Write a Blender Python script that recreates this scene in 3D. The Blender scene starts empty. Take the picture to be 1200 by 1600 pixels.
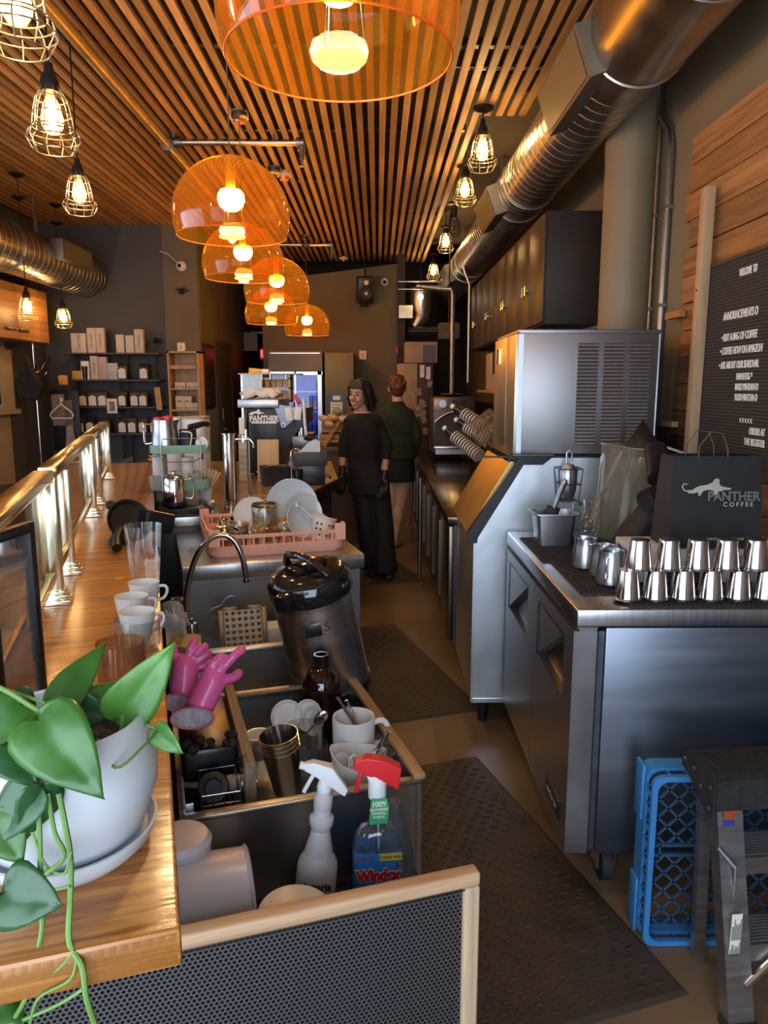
import bpy, bmesh, math, random
from mathutils import Vector, Matrix, Euler
random.seed(7)
C = bpy.context.scene.collection
PI = math.pi
# ---------------- camera ----------------
FPX, CAMH = 1150.0, 1.51
TH = math.atan(195/1150); PSI = math.atan(10/1150*math.cos(TH))
cd = bpy.data.cameras.new('camera'); cam = bpy.data.objects.new('camera', cd); C.objects.link(cam)
cam.location = (0, 0, CAMH); cam.rotation_euler = (PI/2-TH, 0, -PSI)
cd.sensor_fit = 'VERTICAL'; cd.sensor_height = 36; cd.lens = FPX/1600*36; cd.clip_start = .05; cd.clip_end = 60
bpy.context.scene.camera = cam
# ---------------- exposure and daylight ----------------
S = bpy.context.scene
S.view_settings.view_transform = 'Standard'; S.view_settings.look = 'None'
S.view_settings.gamma = 1; S.view_settings.exposure = 1.0; S.view_settings.use_curve_mapping = False
w = bpy.data.worlds.new('world'); S.world = w; w.use_nodes = True
w.node_tree.nodes['Background'].inputs[0].default_value = (.62, .74, 1, 1)
w.node_tree.nodes['Background'].inputs[1].default_value = .25
def area(name, loc, rot, sx, sy, power, col):
    l = bpy.data.lights.new(name, 'AREA'); l.shape = 'RECTANGLE'; l.size = sx; l.size_y = sy
    l.energy = power; l.color = col
    o = bpy.data.objects.new(name, l); C.objects.link(o); o.location = loc; o.rotation_euler = rot
    return o
# daylight through the shop front behind the camera
area('shopfront_daylight', (-1.2, -1.45, 1.55), (PI/2, 0, 0), 4.2, 2.2, 95, (.72, .84, 1))
area('side_window_daylight', (-3.55, 2.2, 1.6), (PI/2, 0, -PI/2), 3.4, 1.7, 30, (.68, .81, 1))  # area lamp in the side window opening of the left wall
DOME_BULB, CAGE_BULB = 75.0, 260.0
# ---------------- pixel to place ----------------
_F = Vector((math.sin(PSI)*math.cos(TH), math.cos(PSI)*math.cos(TH), -math.sin(TH)))
_R = Vector((math.cos(PSI), -math.sin(PSI), 0)); _U = _R.cross(_F)
def ray(u, v): return _F + _R*((u-600)/FPX) + _U*((800-v)/FPX)
CP = Vector((0, 0, CAMH))
def PY(u, v, y): d = ray(u, v); return CP + d*(y/d.y)
def PZ(u, v, z): d = ray(u, v); return CP + d*((z-CAMH)/d.z)
def PX(u, v, x): d = ray(u, v); return CP + d*(x/d.x)
# bar frame: s runs away along the bar, t to its right
BA = math.radians(17.11); B0 = Vector((-.163, .543, 0))
ED = Vector((-math.sin(BA), math.cos(BA), 0)); EN = Vector((math.cos(BA), math.sin(BA), 0))
def BW(s, t, z=0): return B0 + ED*s + EN*t + Vector((0, 0, z))
# ---------------- materials ----------------
MATS = {}
def nt(name):
    m = bpy.data.materials.new(name); m.use_nodes = True; n = m.node_tree
    return m, n, n.nodes['Principled BSDF']
def L(n, a, b): n.links.new(a, b)
def mat(name, col, rough=.5, metal=0, var=.08, scale=12, bump=0, stretch=None, coat=0, spec=None, trans=0, emit=None, es=0, sub=0, alpha=1, rvar=0, col2=None, detail=4):
    if name in MATS: return MATS[name]
    m, n, p = nt(name); N = n.nodes
    c = tuple(col)+(1,)
    p.inputs['Roughness'].default_value = rough; p.inputs['Metallic'].default_value = metal
    p.inputs['Coat Weight'].default_value = coat
    if coat: p.inputs['Coat Roughness'].default_value = .08
    if spec is not None: p.inputs['Specular IOR Level'].default_value = spec
    p.inputs['Transmission Weight'].default_value = trans
    if sub: p.inputs['Subsurface Weight'].default_value = sub; p.inputs['Subsurface Scale'].default_value = .02
    if emit: p.inputs['Emission Color'].default_value = tuple(emit)+(1,); p.inputs['Emission Strength'].default_value = es
    tc = N.new('ShaderNodeTexCoord'); mp = N.new('ShaderNodeMapping'); no = N.new('ShaderNodeTexNoise')
    L(n, tc.outputs['Object'], mp.inputs[0]); L(n, mp.outputs[0], no.inputs['Vector'])
    no.inputs['Scale'].default_value = scale; no.inputs['Detail'].default_value = detail
    if stretch: mp.inputs['Scale'].default_value = stretch
    if var or col2:
        r = N.new('ShaderNodeValToRGB')
        a = [max(0, x*(1-var*2)) for x in col]; b = [min(1, x*(1+var*2)) for x in col]
        if col2: a, b = list(col), list(col2)
        r.color_ramp.elements[0].position = .3; r.color_ramp.elements[1].position = .7
        r.color_ramp.elements[0].color = (*a, 1); r.color_ramp.elements[1].color = (*b, 1)
        L(n, no.outputs[0], r.inputs[0]); L(n, r.outputs[0], p.inputs['Base Color'])
    else: p.inputs['Base Color'].default_value = c
    if rvar:
        mr = N.new('ShaderNodeMapRange'); mr.inputs[3].default_value = max(.02, rough-rvar); mr.inputs[4].default_value = rough+rvar
        L(n, no.outputs[0], mr.inputs[0]); L(n, mr.outputs[0], p.inputs['Roughness'])
    if bump:
        b = N.new('ShaderNodeBump'); b.inputs['Strength'].default_value = bump; b.inputs['Distance'].default_value = .01
        L(n, no.outputs[0], b.inputs['Height']); L(n, b.outputs[0], p.inputs['Normal'])
    MATS[name] = m; return m
def wood(name, c1, c2, rough=.4, axis=1, scale=9, coat=0, board=None, bump=.1, ring=1.0):
    """long-grained wood; board = (axis index, board width) gives each board its own tone"""
    if name in MATS: return MATS[name]
    m, n, p = nt(name); N = n.nodes
    tc = N.new('ShaderNodeTexCoord'); mp = N.new('ShaderNodeMapping')
    sc = [scale*6]*3; sc[axis] = scale*.35; mp.inputs['Scale'].default_value = sc
    L(n, tc.outputs['Object'], mp.inputs[0])
    vec = mp.outputs[0]
    wn = None
    if board:
        sp = N.new('ShaderNodeSeparateXYZ'); L(n, tc.outputs['Object'], sp.inputs[0])
        dv = N.new('ShaderNodeMath'); dv.operation = 'DIVIDE'; dv.inputs[1].default_value = board[1]; L(n, sp.outputs[board[0]], dv.inputs[0])
        fl = N.new('ShaderNodeMath'); fl.operation = 'FLOOR'; L(n, dv.outputs[0], fl.inputs[0])
        wn = N.new('ShaderNodeTexWhiteNoise'); wn.noise_dimensions = '1D'; L(n, fl.outputs[0], wn.inputs['W'])
        ad = N.new('ShaderNodeVectorMath'); ad.operation = 'MULTIPLY_ADD'; L(n, wn.outputs['Color'], ad.inputs[0]); ad.inputs[1].default_value = (9, 9, 9); L(n, vec, ad.inputs[2])
        vec = ad.outputs[0]
    no = N.new('ShaderNodeTexNoise'); no.inputs['Scale'].default_value = 1.6; no.inputs['Detail'].default_value = 6; no.inputs['Roughness'].default_value = .65; no.inputs['Distortion'].default_value = .6*ring
    L(n, vec, no.inputs['Vector'])
    r = N.new('ShaderNodeValToRGB'); r.color_ramp.elements[0].position = .34; r.color_ramp.elements[1].position = .66
    r.color_ramp.elements[0].color = (*c1, 1); r.color_ramp.elements[1].color = (*c2, 1)
    L(n, no.outputs[0], r.inputs[0]); out = r.outputs[0]
    if wn:
        mr = N.new('ShaderNodeMapRange'); mr.inputs[3].default_value = .55; mr.inputs[4].default_value = 1.15; L(n, wn.outputs['Value'], mr.inputs[0])
        mx = N.new('ShaderNodeVectorMath'); mx.operation = 'SCALE'; L(n, out, mx.inputs[0]); L(n, mr.outputs[0], mx.inputs['Scale']); out = mx.outputs[0]
    L(n, out, p.inputs['Base Color'])
    p.inputs['Roughness'].default_value = rough; p.inputs['Coat Weight'].default_value = coat; p.inputs['Coat Roughness'].default_value = .12
    b = N.new('ShaderNodeBump'); b.inputs['Strength'].default_value = bump; b.inputs['Distance'].default_value = .004
    L(n, no.outputs[0], b.inputs['Height']); L(n, b.outputs[0], p.inputs['Normal'])
    if coat: L(n, b.outputs[0], p.inputs['Coat Normal'])
    MATS[name] = m; return m
def thin(name, col, gloss=.12, rough=.02, opac=0.0, glow=None):
    """thin clear wall: tinted see-through plus a fresnel reflection (opac adds a milky diffuse share)"""
    if name in MATS: return MATS[name]
    m = bpy.data.materials.new(name); m.use_nodes = True; n = m.node_tree; N = n.nodes
    N.remove(N['Principled BSDF']); out = N['Material Output']
    t = N.new('ShaderNodeBsdfTransparent'); t.inputs[0].default_value = (*col, 1)
    g = N.new('ShaderNodeBsdfGlossy'); g.inputs['Roughness'].default_value = rough
    fr = N.new('ShaderNodeLayerWeight'); fr.inputs[0].default_value = .25
    ml = N.new('ShaderNodeMath'); ml.operation = 'MULTIPLY_ADD'; ml.inputs[1].default_value = .95; ml.inputs[2].default_value = gloss*.4
    L(n, fr.outputs['Facing'], ml.inputs[0])
    pw = N.new('ShaderNodeMath'); pw.operation = 'POWER'; L(n, ml.outputs[0], pw.inputs[0]); pw.inputs[1].default_value = 1.25
    no = N.new('ShaderNodeTexNoise'); no.inputs['Scale'].default_value = 6; tc = N.new('ShaderNodeTexCoord'); L(n, tc.outputs['Object'], no.inputs['Vector'])
    mn = N.new('ShaderNodeMapRange'); mn.inputs[3].default_value = .85; mn.inputs[4].default_value = 1.1; L(n, no.outputs[0], mn.inputs[0])
    m2 = N.new('ShaderNodeMath'); m2.operation = 'MULTIPLY'; L(n, pw.outputs[0], m2.inputs[0]); L(n, mn.outputs[0], m2.inputs[1])
    x = N.new('ShaderNodeMixShader'); L(n, m2.outputs[0], x.inputs[0]); L(n, t.outputs[0], x.inputs[1]); L(n, g.outputs[0], x.inputs[2])
    s = x.outputs[0]
    if opac:
        d = N.new('ShaderNodeBsdfDiffuse'); d.inputs[0].default_value = (*(glow or col), 1)
        tr = N.new('ShaderNodeBsdfTranslucent'); tr.inputs[0].default_value = (*(glow or col), 1)
        dm = N.new('ShaderNodeMixShader'); L(n, d.outputs[0], dm.inputs[1]); L(n, tr.outputs[0], dm.inputs[2])
        y = N.new('ShaderNodeMixShader'); y.inputs[0].default_value = opac; L(n, s, y.inputs[1]); L(n, dm.outputs[0], y.inputs[2]); s = y.outputs[0]
    L(n, s, out.inputs[0]); MATS[name] = m; return m
def glowmat(name, col, st):
    if name in MATS: return MATS[name]
    m = bpy.data.materials.new(name); m.use_nodes = True; n = m.node_tree; N = n.nodes
    N.remove(N['Principled BSDF']); e = N.new('ShaderNodeEmission'); e.inputs[0].default_value = (*col, 1); e.inputs[1].default_value = st
    L(n, e.outputs[0], N['Material Output'].inputs[0]); MATS[name] = m; return m
def perf(name, col, hole, pitch, r, metal=.8, rough=.4, axes=(0, 2)):
    """perforated sheet: staggered round holes shown as dark recesses, in object space"""
    if name in MATS: return MATS[name]
    m, n, p = nt(name); N = n.nodes
    tc = N.new('ShaderNodeTexCoord'); sp = N.new('ShaderNodeSeparateXYZ'); L(n, tc.outputs['Object'], sp.inputs[0])
    def M(op, a, b=None, c=None):
        q = N.new('ShaderNodeMath'); q.operation = op
        for i, v in enumerate((a, b, c)):
            if v is None: continue
            if isinstance(v, (int, float)): q.inputs[i].default_value = v
            else: L(n, v, q.inputs[i])
        return q.outputs[0]
    a = M('DIVIDE', sp.outputs[axes[0]], pitch); b = M('DIVIDE', sp.outputs[axes[1]], pitch*.866)
    row = M('FLOOR', b); off = M('MULTIPLY', M('FRACT', M('MULTIPLY', row, .5)), 1.0)
    fx = M('SUBTRACT', M('FRACT', M('ADD', a, off)), .5); fy = M('MULTIPLY', M('SUBTRACT', M('FRACT', b), .5), .866)
    d = M('SQRT', M('ADD', M('MULTIPLY', fx, fx), M('MULTIPLY', fy, fy)))
    k = M('LESS_THAN', d, r)
    mx = N.new('ShaderNodeMix'); mx.data_type = 'RGBA'; L(n, k, mx.inputs[0]); mx.inputs[6].default_value = (*col, 1); mx.inputs[7].default_value = (*hole, 1)
    L(n, mx.outputs[2], p.inputs['Base Color'])
    L(n, M('MULTIPLY', M('SUBTRACT', 1.0, k), metal), p.inputs['Metallic'])
    L(n, M('ADD', M('MULTIPLY', k, .9-rough), rough), p.inputs['Roughness'])
    L(n, M('MULTIPLY', M('SUBTRACT', 1.0, k), .5), p.inputs['Specular IOR Level'])
    MATS[name] = m; return m
def stripes(name, c1, c2, period, frac, axis, rough=.6, metal=0):
    if name in MATS: return MATS[name]
    m, n, p = nt(name); N = n.nodes
    tc = N.new('ShaderNodeTexCoord'); sp = N.new('ShaderNodeSeparateXYZ'); L(n, tc.outputs['Object'], sp.inputs[0])
    d = N.new('ShaderNodeMath'); d.operation = 'DIVIDE'; d.inputs[1].default_value = period; L(n, sp.outputs[axis], d.inputs[0])
    f = N.new('ShaderNodeMath'); f.operation = 'FRACT'; L(n, d.outputs[0], f.inputs[0])
    k = N.new('ShaderNodeMath'); k.operation = 'LESS_THAN'; k.inputs[1].default_value = frac; L(n, f.outputs[0], k.inputs[0])
    mx = N.new('ShaderNodeMix'); mx.data_type = 'RGBA'; L(n, k.outputs[0], mx.inputs[0]); mx.inputs[6].default_value = (*c1, 1); mx.inputs[7].default_value = (*c2, 1)
    L(n, mx.outputs[2], p.inputs['Base Color']); p.inputs['Roughness'].default_value = rough; p.inputs['Metallic'].default_value = metal
    MATS[name] = m; return m

steel = mat('brushed_steel', (.50, .51, .53), .3, 1, .06, 6, stretch=(40, 1, 1), rvar=.07, bump=.02)
steelv = mat('steel_sheet', (.42, .43, .45), .36, 1, .08, 5, stretch=(1, 30, 1), rvar=.08, bump=.02)
dents = mat('dented_steel_sheet', (.74, .80, .86), .36, 1, .03, 5, bump=.22, rvar=.06)
chrome = mat('polished_steel', (.68, .67, .66), .14, 1, .03, 8, rvar=.03)
darksteel = mat('dark_steel', (.20, .21, .23), .38, 1, .1, 4, stretch=(1, 1, 14), rvar=.08)
galv = mat('galvanised_duct', (.40, .37, .30), .33, 1, .1, 7, rvar=.06)
brass = mat('polished_brass', (.83, .62, .26), .2, 1, .06, 9, rvar=.05)
blackm = mat('black_metal', (.012, .012, .013), .45, .3, .1, 20)
blackp = mat('black_plastic', (.012, .012, .014), .32, 0, .1, 20)
blackg = mat('gloss_black', (.008, .008, .009), .12, 0, .05, 20, coat=.5)
rubber = mat('rubber_black', (.018, .017, .017), .75, 0, .15, 40, bump=.2)
white = mat('white_ceramic', (.78, .78, .76), .18, 0, .02, 10, coat=.3)
paper = mat('paper_white', (.75, .72, .64), .8, 0, .04, 20)
cream = mat('cream_plastic', (.72, .66, .50), .45, 0, .04, 10)
plasticw = mat('white_plastic', (.72, .73, .75), .35, 0, .02, 10)
glass = thin('clear_glass', (.90, .93, .93), .3, .02, .03, (.75, .78, .78))
pane = thin('pane_glass', (.86, .88, .87), .3)
textw = mat('lettering_white', (.80, .78, .70), .6, 0, .02, 10)
textk = mat('lettering_black', (.02, .02, .02), .6, 0, .02, 10)
cagem = mat('cage_wire', (.42, .36, .24), .35, .9, .05, 20)
# ---------------- mesh builder ----------------
class MB:
    def __init__(self): self.bm = bmesh.new(); self.M = Matrix.Identity(4)
    def set(self, loc=(0, 0, 0), rot=(0, 0, 0), sc=(1, 1, 1)):
        self.M = Matrix.Translation(loc) @ Euler(rot).to_matrix().to_4x4() @ Matrix.Diagonal((*sc, 1)); return self
    def v(self, p): return self.bm.verts.new(self.M @ Vector(p))
    def f(self, vs):
        try: return self.bm.faces.new(vs)
        except ValueError: return None
    def box(self, x0, x1, y0, y1, z0, z1, bev=0, seg=2):
        vs = [self.v((x, y, z)) for x in (x0, x1) for y in (y0, y1) for z in (z0, z1)]
        fs = [self.f([vs[i] for i in q]) for q in ((0, 1, 3, 2), (4, 6, 7, 5), (0, 4, 5, 1), (2, 3, 7, 6), (0, 2, 6, 4), (1, 5, 7, 3))]
        if bev:
            es = list({e for f in fs for e in f.edges})
            bmesh.ops.bevel(self.bm, geom=es+vs, offset=bev, segments=seg, affect='EDGES', profile=.5)
        return self
    def cyl(self, p0, p1, r0, r1=None, n=16, caps=True):
        r1 = r0 if r1 is None else r1
        p0, p1 = Vector(p0), Vector(p1); d = (p1-p0).normalized(); a = d.orthogonal().normalized(); b = d.cross(a)
        A = [self.v(p0+(a*math.cos(2*PI*i/n)+b*math.sin(2*PI*i/n))*r0) for i in range(n)]
        B = [self.v(p1+(a*math.cos(2*PI*i/n)+b*math.sin(2*PI*i/n))*r1) for i in range(n)]
        for i in range(n): self.f([A[i], A[(i+1) % n], B[(i+1) % n], B[i]])
        if caps: self.f(A[::-1]); self.f(B)
        return self
    def tube(self, pts, r, n=8, closed=False, caps=True):
        pts = [Vector(p) for p in pts]; m = len(pts); rings = []
        rr = r if isinstance(r, (list, tuple)) else [r]*m; prev = None
        for i, p in enumerate(pts):
            q0 = pts[i-1] if (i or closed) else p; q1 = pts[(i+1) % m] if (i < m-1 or closed) else p
            d = (q1-q0).normalized()
            if prev is None: a = d.orthogonal().normalized()
            else:
                a = prev-d*prev.dot(d); a = a.normalized() if a.length > 1e-6 else d.orthogonal().normalized()
            prev = a; b = d.cross(a)
            rings.append([self.v(p+(a*math.cos(2*PI*k/n)+b*math.sin(2*PI*k/n))*rr[i]) for k in range(n)])
        for i in range(m if closed else m-1):
            A, B = rings[i], rings[(i+1) % m]
            if closed and i == m-1:
                o = min(range(n), key=lambda o: (A[0].co-B[o].co).length); B = B[o:]+B[:o]
            for k in range(n): self.f([A[k], A[(k+1) % n], B[(k+1) % n], B[k]])
        if caps and not closed: self.f(rings[0][::-1]); self.f(rings[-1])
        return self
    def ring(self, c, r, w, n=32, m=6, sy=1, ax='z'):
        P = []
        for i in range(n):
            a = 2*PI*i/n; x, y = r*math.cos(a), r*sy*math.sin(a)
            P.append(Vector(c)+Vector({'z': (x, y, 0), 'y': (x, 0, y), 'x': (0, x, y)}[ax]))
        return self.tube(P, w, m, closed=True)
    def lathe(self, prof, n=32, c=(0, 0, 0), sx=1, sy=1, arc=None):
        c = Vector(c); rings = []
        for r, z in prof:
            if r < 1e-6: rings.append([self.v(c+Vector((0, 0, z)))])
            else: rings.append([self.v(c+Vector((r*sx*math.cos(2*PI*i/n), r*sy*math.sin(2*PI*i/n), z))) for i in range(n)])
        for A, B in zip(rings, rings[1:]):
            for i in range(n):
                j = (i+1) % n
                if len(A) == 1 and len(B) == 1: continue
                if len(A) == 1: self.f([A[0], B[j], B[i]])
                elif len(B) == 1: self.f([A[i], A[j], B[0]])
                else: self.f([A[i], A[j], B[j], B[i]])
        return self
    def sph(self, c, r, sc=(1, 1, 1), n=16, m=10):
        c = Vector(c); rings = []
        for j in range(m+1):
            a = -PI/2+PI*j/m; z = math.sin(a)*r*sc[2]; q = math.cos(a)*r
            rings.append([self.v(c+Vector((0, 0, z)))] if j in (0, m) else [self.v(c+Vector((q*sc[0]*math.cos(2*PI*i/n), q*sc[1]*math.sin(2*PI*i/n), z))) for i in range(n)])
        for A, B in zip(rings, rings[1:]):
            for i in range(n):
                j = (i+1) % n
                if len(A) == 1: self.f([A[0], B[j], B[i]])
                elif len(B) == 1: self.f([A[i], A[j], B[0]])
                else: self.f([A[i], A[j], B[j], B[i]])
        return self
    def prism(self, poly, ext):
        ext = Vector(ext); A = [self.v(p) for p in poly]; B = [self.v(Vector(p)+ext) for p in poly]
        n = len(A); self.f(A[::-1]); self.f(B)
        for i in range(n): self.f([A[i], A[(i+1) % n], B[(i+1) % n], B[i]])
        return self
    def loft(self, rings, capA=True, capB=True):
        R = [[self.v(p) for p in r] for r in rings]; n = len(R[0])
        for A, B in zip(R, R[1:]):
            for i in range(n): self.f([A[i], A[(i+1) % n], B[(i+1) % n], B[i]])
        if capA: self.f(R[0][::-1])
        if capB: self.f(R[-1])
        return self
    def grid(self, fn, nu, nv):
        V = [[self.v(fn(i/nu, j/nv)) for j in range(nv+1)] for i in range(nu+1)]
        for i in range(nu):
            for j in range(nv): self.f([V[i][j], V[i+1][j], V[i+1][j+1], V[i][j+1]])
        return self
    def bar(self, p0, p1, w, h):
        """rectangular bar from p0 to p1; w across (horizontal), h the other way"""
        p0, p1 = Vector(p0), Vector(p1); d = (p1-p0).normalized()
        up = Vector((0, 0, 1)) if abs(d.z) < .95 else Vector((0, 1, 0)); a = d.cross(up).normalized()*w/2; b = a.cross(d).normalized()*h/2
        return self.loft([[p+a+b, p-a+b, p-a-b, p+a-b] for p in (p0, p1)])
    def build(self, name, m, parent=None, ang=35, loc=None, rot=None, recalc=True):
        if recalc: bmesh.ops.recalc_face_normals(self.bm, faces=self.bm.faces)
        me = bpy.data.meshes.new(name); self.bm.to_mesh(me); self.bm.free(); me.materials.append(m)
        me.shade_smooth(); me.set_sharp_from_angle(angle=math.radians(ang))
        o = bpy.data.objects.new(name, me); C.objects.link(o); o.parent = parent
        if loc is not None: o.location = loc
        if rot is not None: o.rotation_euler = rot
        return o
def thing(name, label, cat, loc=(0, 0, 0), rz=0, group=None, rot=None):
    o = bpy.data.objects.new(name, None); C.objects.link(o); o.empty_display_size = .05
    o.location = loc; o.rotation_euler = rot if rot else (0, 0, rz); o['label'] = label; o['category'] = cat
    if group: o['group'] = group
    return o
def spl(pts, k=5, closed=False):
    P = [Vector(p) for p in pts]; Q = []; m = len(P)
    for i in range(m-1):
        p0, p1, p2, p3 = P[max(0, i-1)], P[i], P[i+1], P[min(m-1, i+2)]
        for j in range(k): x = j/k; Q.append(.5*((2*p1)+(p2-p0)*x+(2*p0-5*p1+4*p2-p3)*x*x+(3*p1-p0-3*p2+p3)*x**3))
    return Q+[P[-1]]
def tag(o, label, cat, group=None):
    o['label'] = label; o['category'] = cat
    if group: o['group'] = group
    return o
def struct(o, label=None, cat=None):
    o['kind'] = 'structure'
    if label: o['label'] = label; o['category'] = cat
    return o
def kids(o): return [c for c in bpy.data.objects if c.parent == o]
def dup(o, loc=None, rz=None, label=None, group=None, rot=None, sc=None):
    r = o.copy(); C.objects.link(r)
    for ch in kids(o):
        c = ch.copy(); C.objects.link(c); c.parent = r
        for g in kids(ch):
            d = g.copy(); C.objects.link(d); d.parent = c
    if loc is not None: r.location = loc
    if rz is not None: r.rotation_euler = (0, 0, rz)
    if rot is not None: r.rotation_euler = rot
    if sc is not None: r.scale = (sc,)*3 if not isinstance(sc, tuple) else sc
    if label: r['label'] = label
    if group: r['group'] = group
    return r
def text(name, s, size, m, parent, loc, rot, ext=.0006, align='CENTER', sx=1, bold=0, shear=0):
    cu = bpy.data.curves.new(name, 'FONT'); cu.body = s; cu.size = size; cu.extrude = ext; cu.align_x = align; cu.align_y = 'CENTER'; cu.offset = bold; cu.shear = shear
    t = bpy.data.objects.new(name, cu); C.objects.link(t)
    dg = bpy.context.evaluated_depsgraph_get(); me = bpy.data.meshes.new_from_object(t.evaluated_get(dg))
    bpy.data.objects.remove(t); me.materials.clear(); me.materials.append(m)
    o = bpy.data.objects.new(name, me); C.objects.link(o); o.parent = parent; o.location = loc; o.rotation_euler = rot; o.scale = (sx, 1, 1)
    return o
# ================= SETTING =================
concrete = mat('stained_concrete', (.10, .062, .035), .34, 0, 0, 1.6, bump=.05, rvar=.12, col2=(.23, .15, .085), detail=10)
struct(MB().box(-5, 1.5, -1.6, 13, -.05, 0).build('floor', concrete))
darkceil = mat('dark_ceiling_paint', (.035, .031, .026), .8, 0, .1, 3)
struct(MB().box(-5, 1.5, -1.6, 13, 3.5, 3.56).build('ceiling', darkceil))
wallw = mat('warm_grey_wall', (.19, .15, .08), .75, 0, .06, 2)
walld = mat('charcoal_wall', (.065, .064, .068), .75, 0, .08, 2)
wallo = mat('olive_wall', (.13, .105, .06), .7, 0, .06, 2)
wallk = mat('near_black_wall', (.022, .018, .014), .7, 0, .1, 3)
creamw = mat('cream_wall', (.36, .30, .20), .7, 0, .05, 2)
# right wall: upper paint, darker lower band
struct(MB().box(1.40, 1.5, -1.6, 13, 1.32, 3.5).build('wall_right', wallw))
struct(MB().box(1.40, 1.5, -1.6, 13, 0, 1.32).build('wall_right', wallk))
# shop front behind the camera: wall with the wide window the daylight comes through
mb = MB(); mb.box(-5, 1.5, -1.7, -1.6, 0, .4); mb.box(-5, 1.5, -1.7, -1.6, 2.7, 3.5); mb.box(-5, -3.4, -1.7, -1.6, .4, 2.7); mb.box(1.0, 1.5, -1.7, -1.6, .4, 2.7)
struct(mb.build('wall_front', wallk))
mb = MB(); 
for x in (-3.37, -1.95, -.5, .95): mb.box(x-.03, x+.03, -1.66, -1.6, .4, 2.7)
mb.box(-3.4, 1, -1.66, -1.6, .38, .44); mb.box(-3.4, 1, -1.66, -1.6, 2.66, 2.72)
struct(mb.build('window_1', blackm))
# left wall with side window towards the street
LX = -3.6
struct(MB().box(LX-.1, LX, 4.1, 7.30, 0, 3.5).build('wall_left', creamw))
mb = MB(); mb.box(LX-.1, LX, -1.6, 4.1, 0, .6); mb.box(LX-.1, LX, -1.6, 4.1, 2.6, 3.5); mb.box(LX-.1, LX, -1.6, .4, .6, 2.6)
struct(mb.build('wall_left', creamw))
mb = MB()
for y in (.42, 1.6, 2.85, 4.08): mb.box(LX-.06, LX, y-.03, y+.03, .6, 2.6)
mb.box(LX-.06, LX, .4, 4.1, .58, .63); mb.box(LX-.06, LX, .4, 4.1, 2.57, 2.62)
struct(mb.build('window_2', blackm))
struct(MB().box(LX-.1, LX, 7.30, 8.2, 0, 3.5).build('wall_left', walld))
# shelf wall, olive pier, receding wall with door, olive back wall
struct(MB().box(LX-.1, -2.29, 8.2, 8.3, 0, 3.5).build('wall_back', walld))
struct(MB().box(-2.29, -1.93, 8.2, 8.3, 0, 3.5).build('wall_back', wallo))
corr = mat('corridor_wall', (.085, .078, .068), .55, 0, .12, 1.2, stretch=(1, 7, .25))  # streaks of grey light put into the wall colour by stretched noise
struct(MB().box(-2.0, -1.93, 8.3, 12.5, 0, 3.5).build('wall_middle', corr))
d = struct(MB().box(-1.93, -1.905, 9.05, 9.75, 0, 2.0).build('door_1', wallk))
MB().cyl((-1.9, 9.15, 1.0), (-1.86, 9.15, 1.0), .02).build('door_handle', steel, d)
mb = MB(); mb.box(-1.93, -1.89, 9.0, 9.05, 0, 2.06); mb.box(-1.93, -1.89, 9.75, 9.8, 0, 2.06); mb.box(-1.93, -1.89, 9.05, 9.75, 2.0, 2.06)
struct(mb.build('trim_1', wallk))
struct(MB().box(-5, 1.5, 12.5, 12.6, 0, 3.5).build('wall_back', wallk))
pl = [(-1.52, 0), (.26, 0), (.26, 3.10), (-.5, 3.0), (-1.1, 2.93), (-1.52, 2.86)]
mb = MB(); mb.prism([(x, 10.0, z) for x, z in pl], (0, .12, 0)); struct(mb.build('wall_back', wallo))
struct(MB().box(.26, .36, 9.9, 10.3, 0, 3.5).build('trim_2', wallk))
# olive box beside the fridge
struct(MB().box(-.655, -.30, 9.3, 9.99, 0, 1.93).build('wall_back', wallo))
# ceiling slats
PITCH = .0735
slatm = wood('ceiling_slat_wood', (.33, .17, .055), (.60, .34, .12), .55, axis=1, scale=2.2, board=(0, PITCH), bump=.15)
sr = thing('slatted_ceiling', 'ceiling of evenly spaced thin wooden slats running the length of the cafe', 'ceiling'); sr['kind'] = 'structure'
mb = MB(); x = -3.6+.01; k = 0
x = PITCH*math.ceil(-3.55/PITCH)
while x < 1.02:
    yend = 10.5 if x < .60 else (5.0 if x < .9 else 4.6)
    mb.box(x+.014, x+.054, -1.5, yend, 3.20, 3.222); x += PITCH
mb.build('slat', slatm, sr)
mb = MB()
for y in [-.9+1.25*i for i in range(10)]: mb.box(-3.58, 1.0 if y < 4.9 else .6, y-.02, y+.02, 3.223, 3.26)
mb.build('batten', blackm, sr)
# a flat grey soffit panel over the right-hand gap
struct(MB().box(.62, 1.39, 5.1, 10.2, 3.38, 3.49).build('trim_4', mat('soffit_paint', (.12, .105, .08), .8, 0, .05, 2)))
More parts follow.
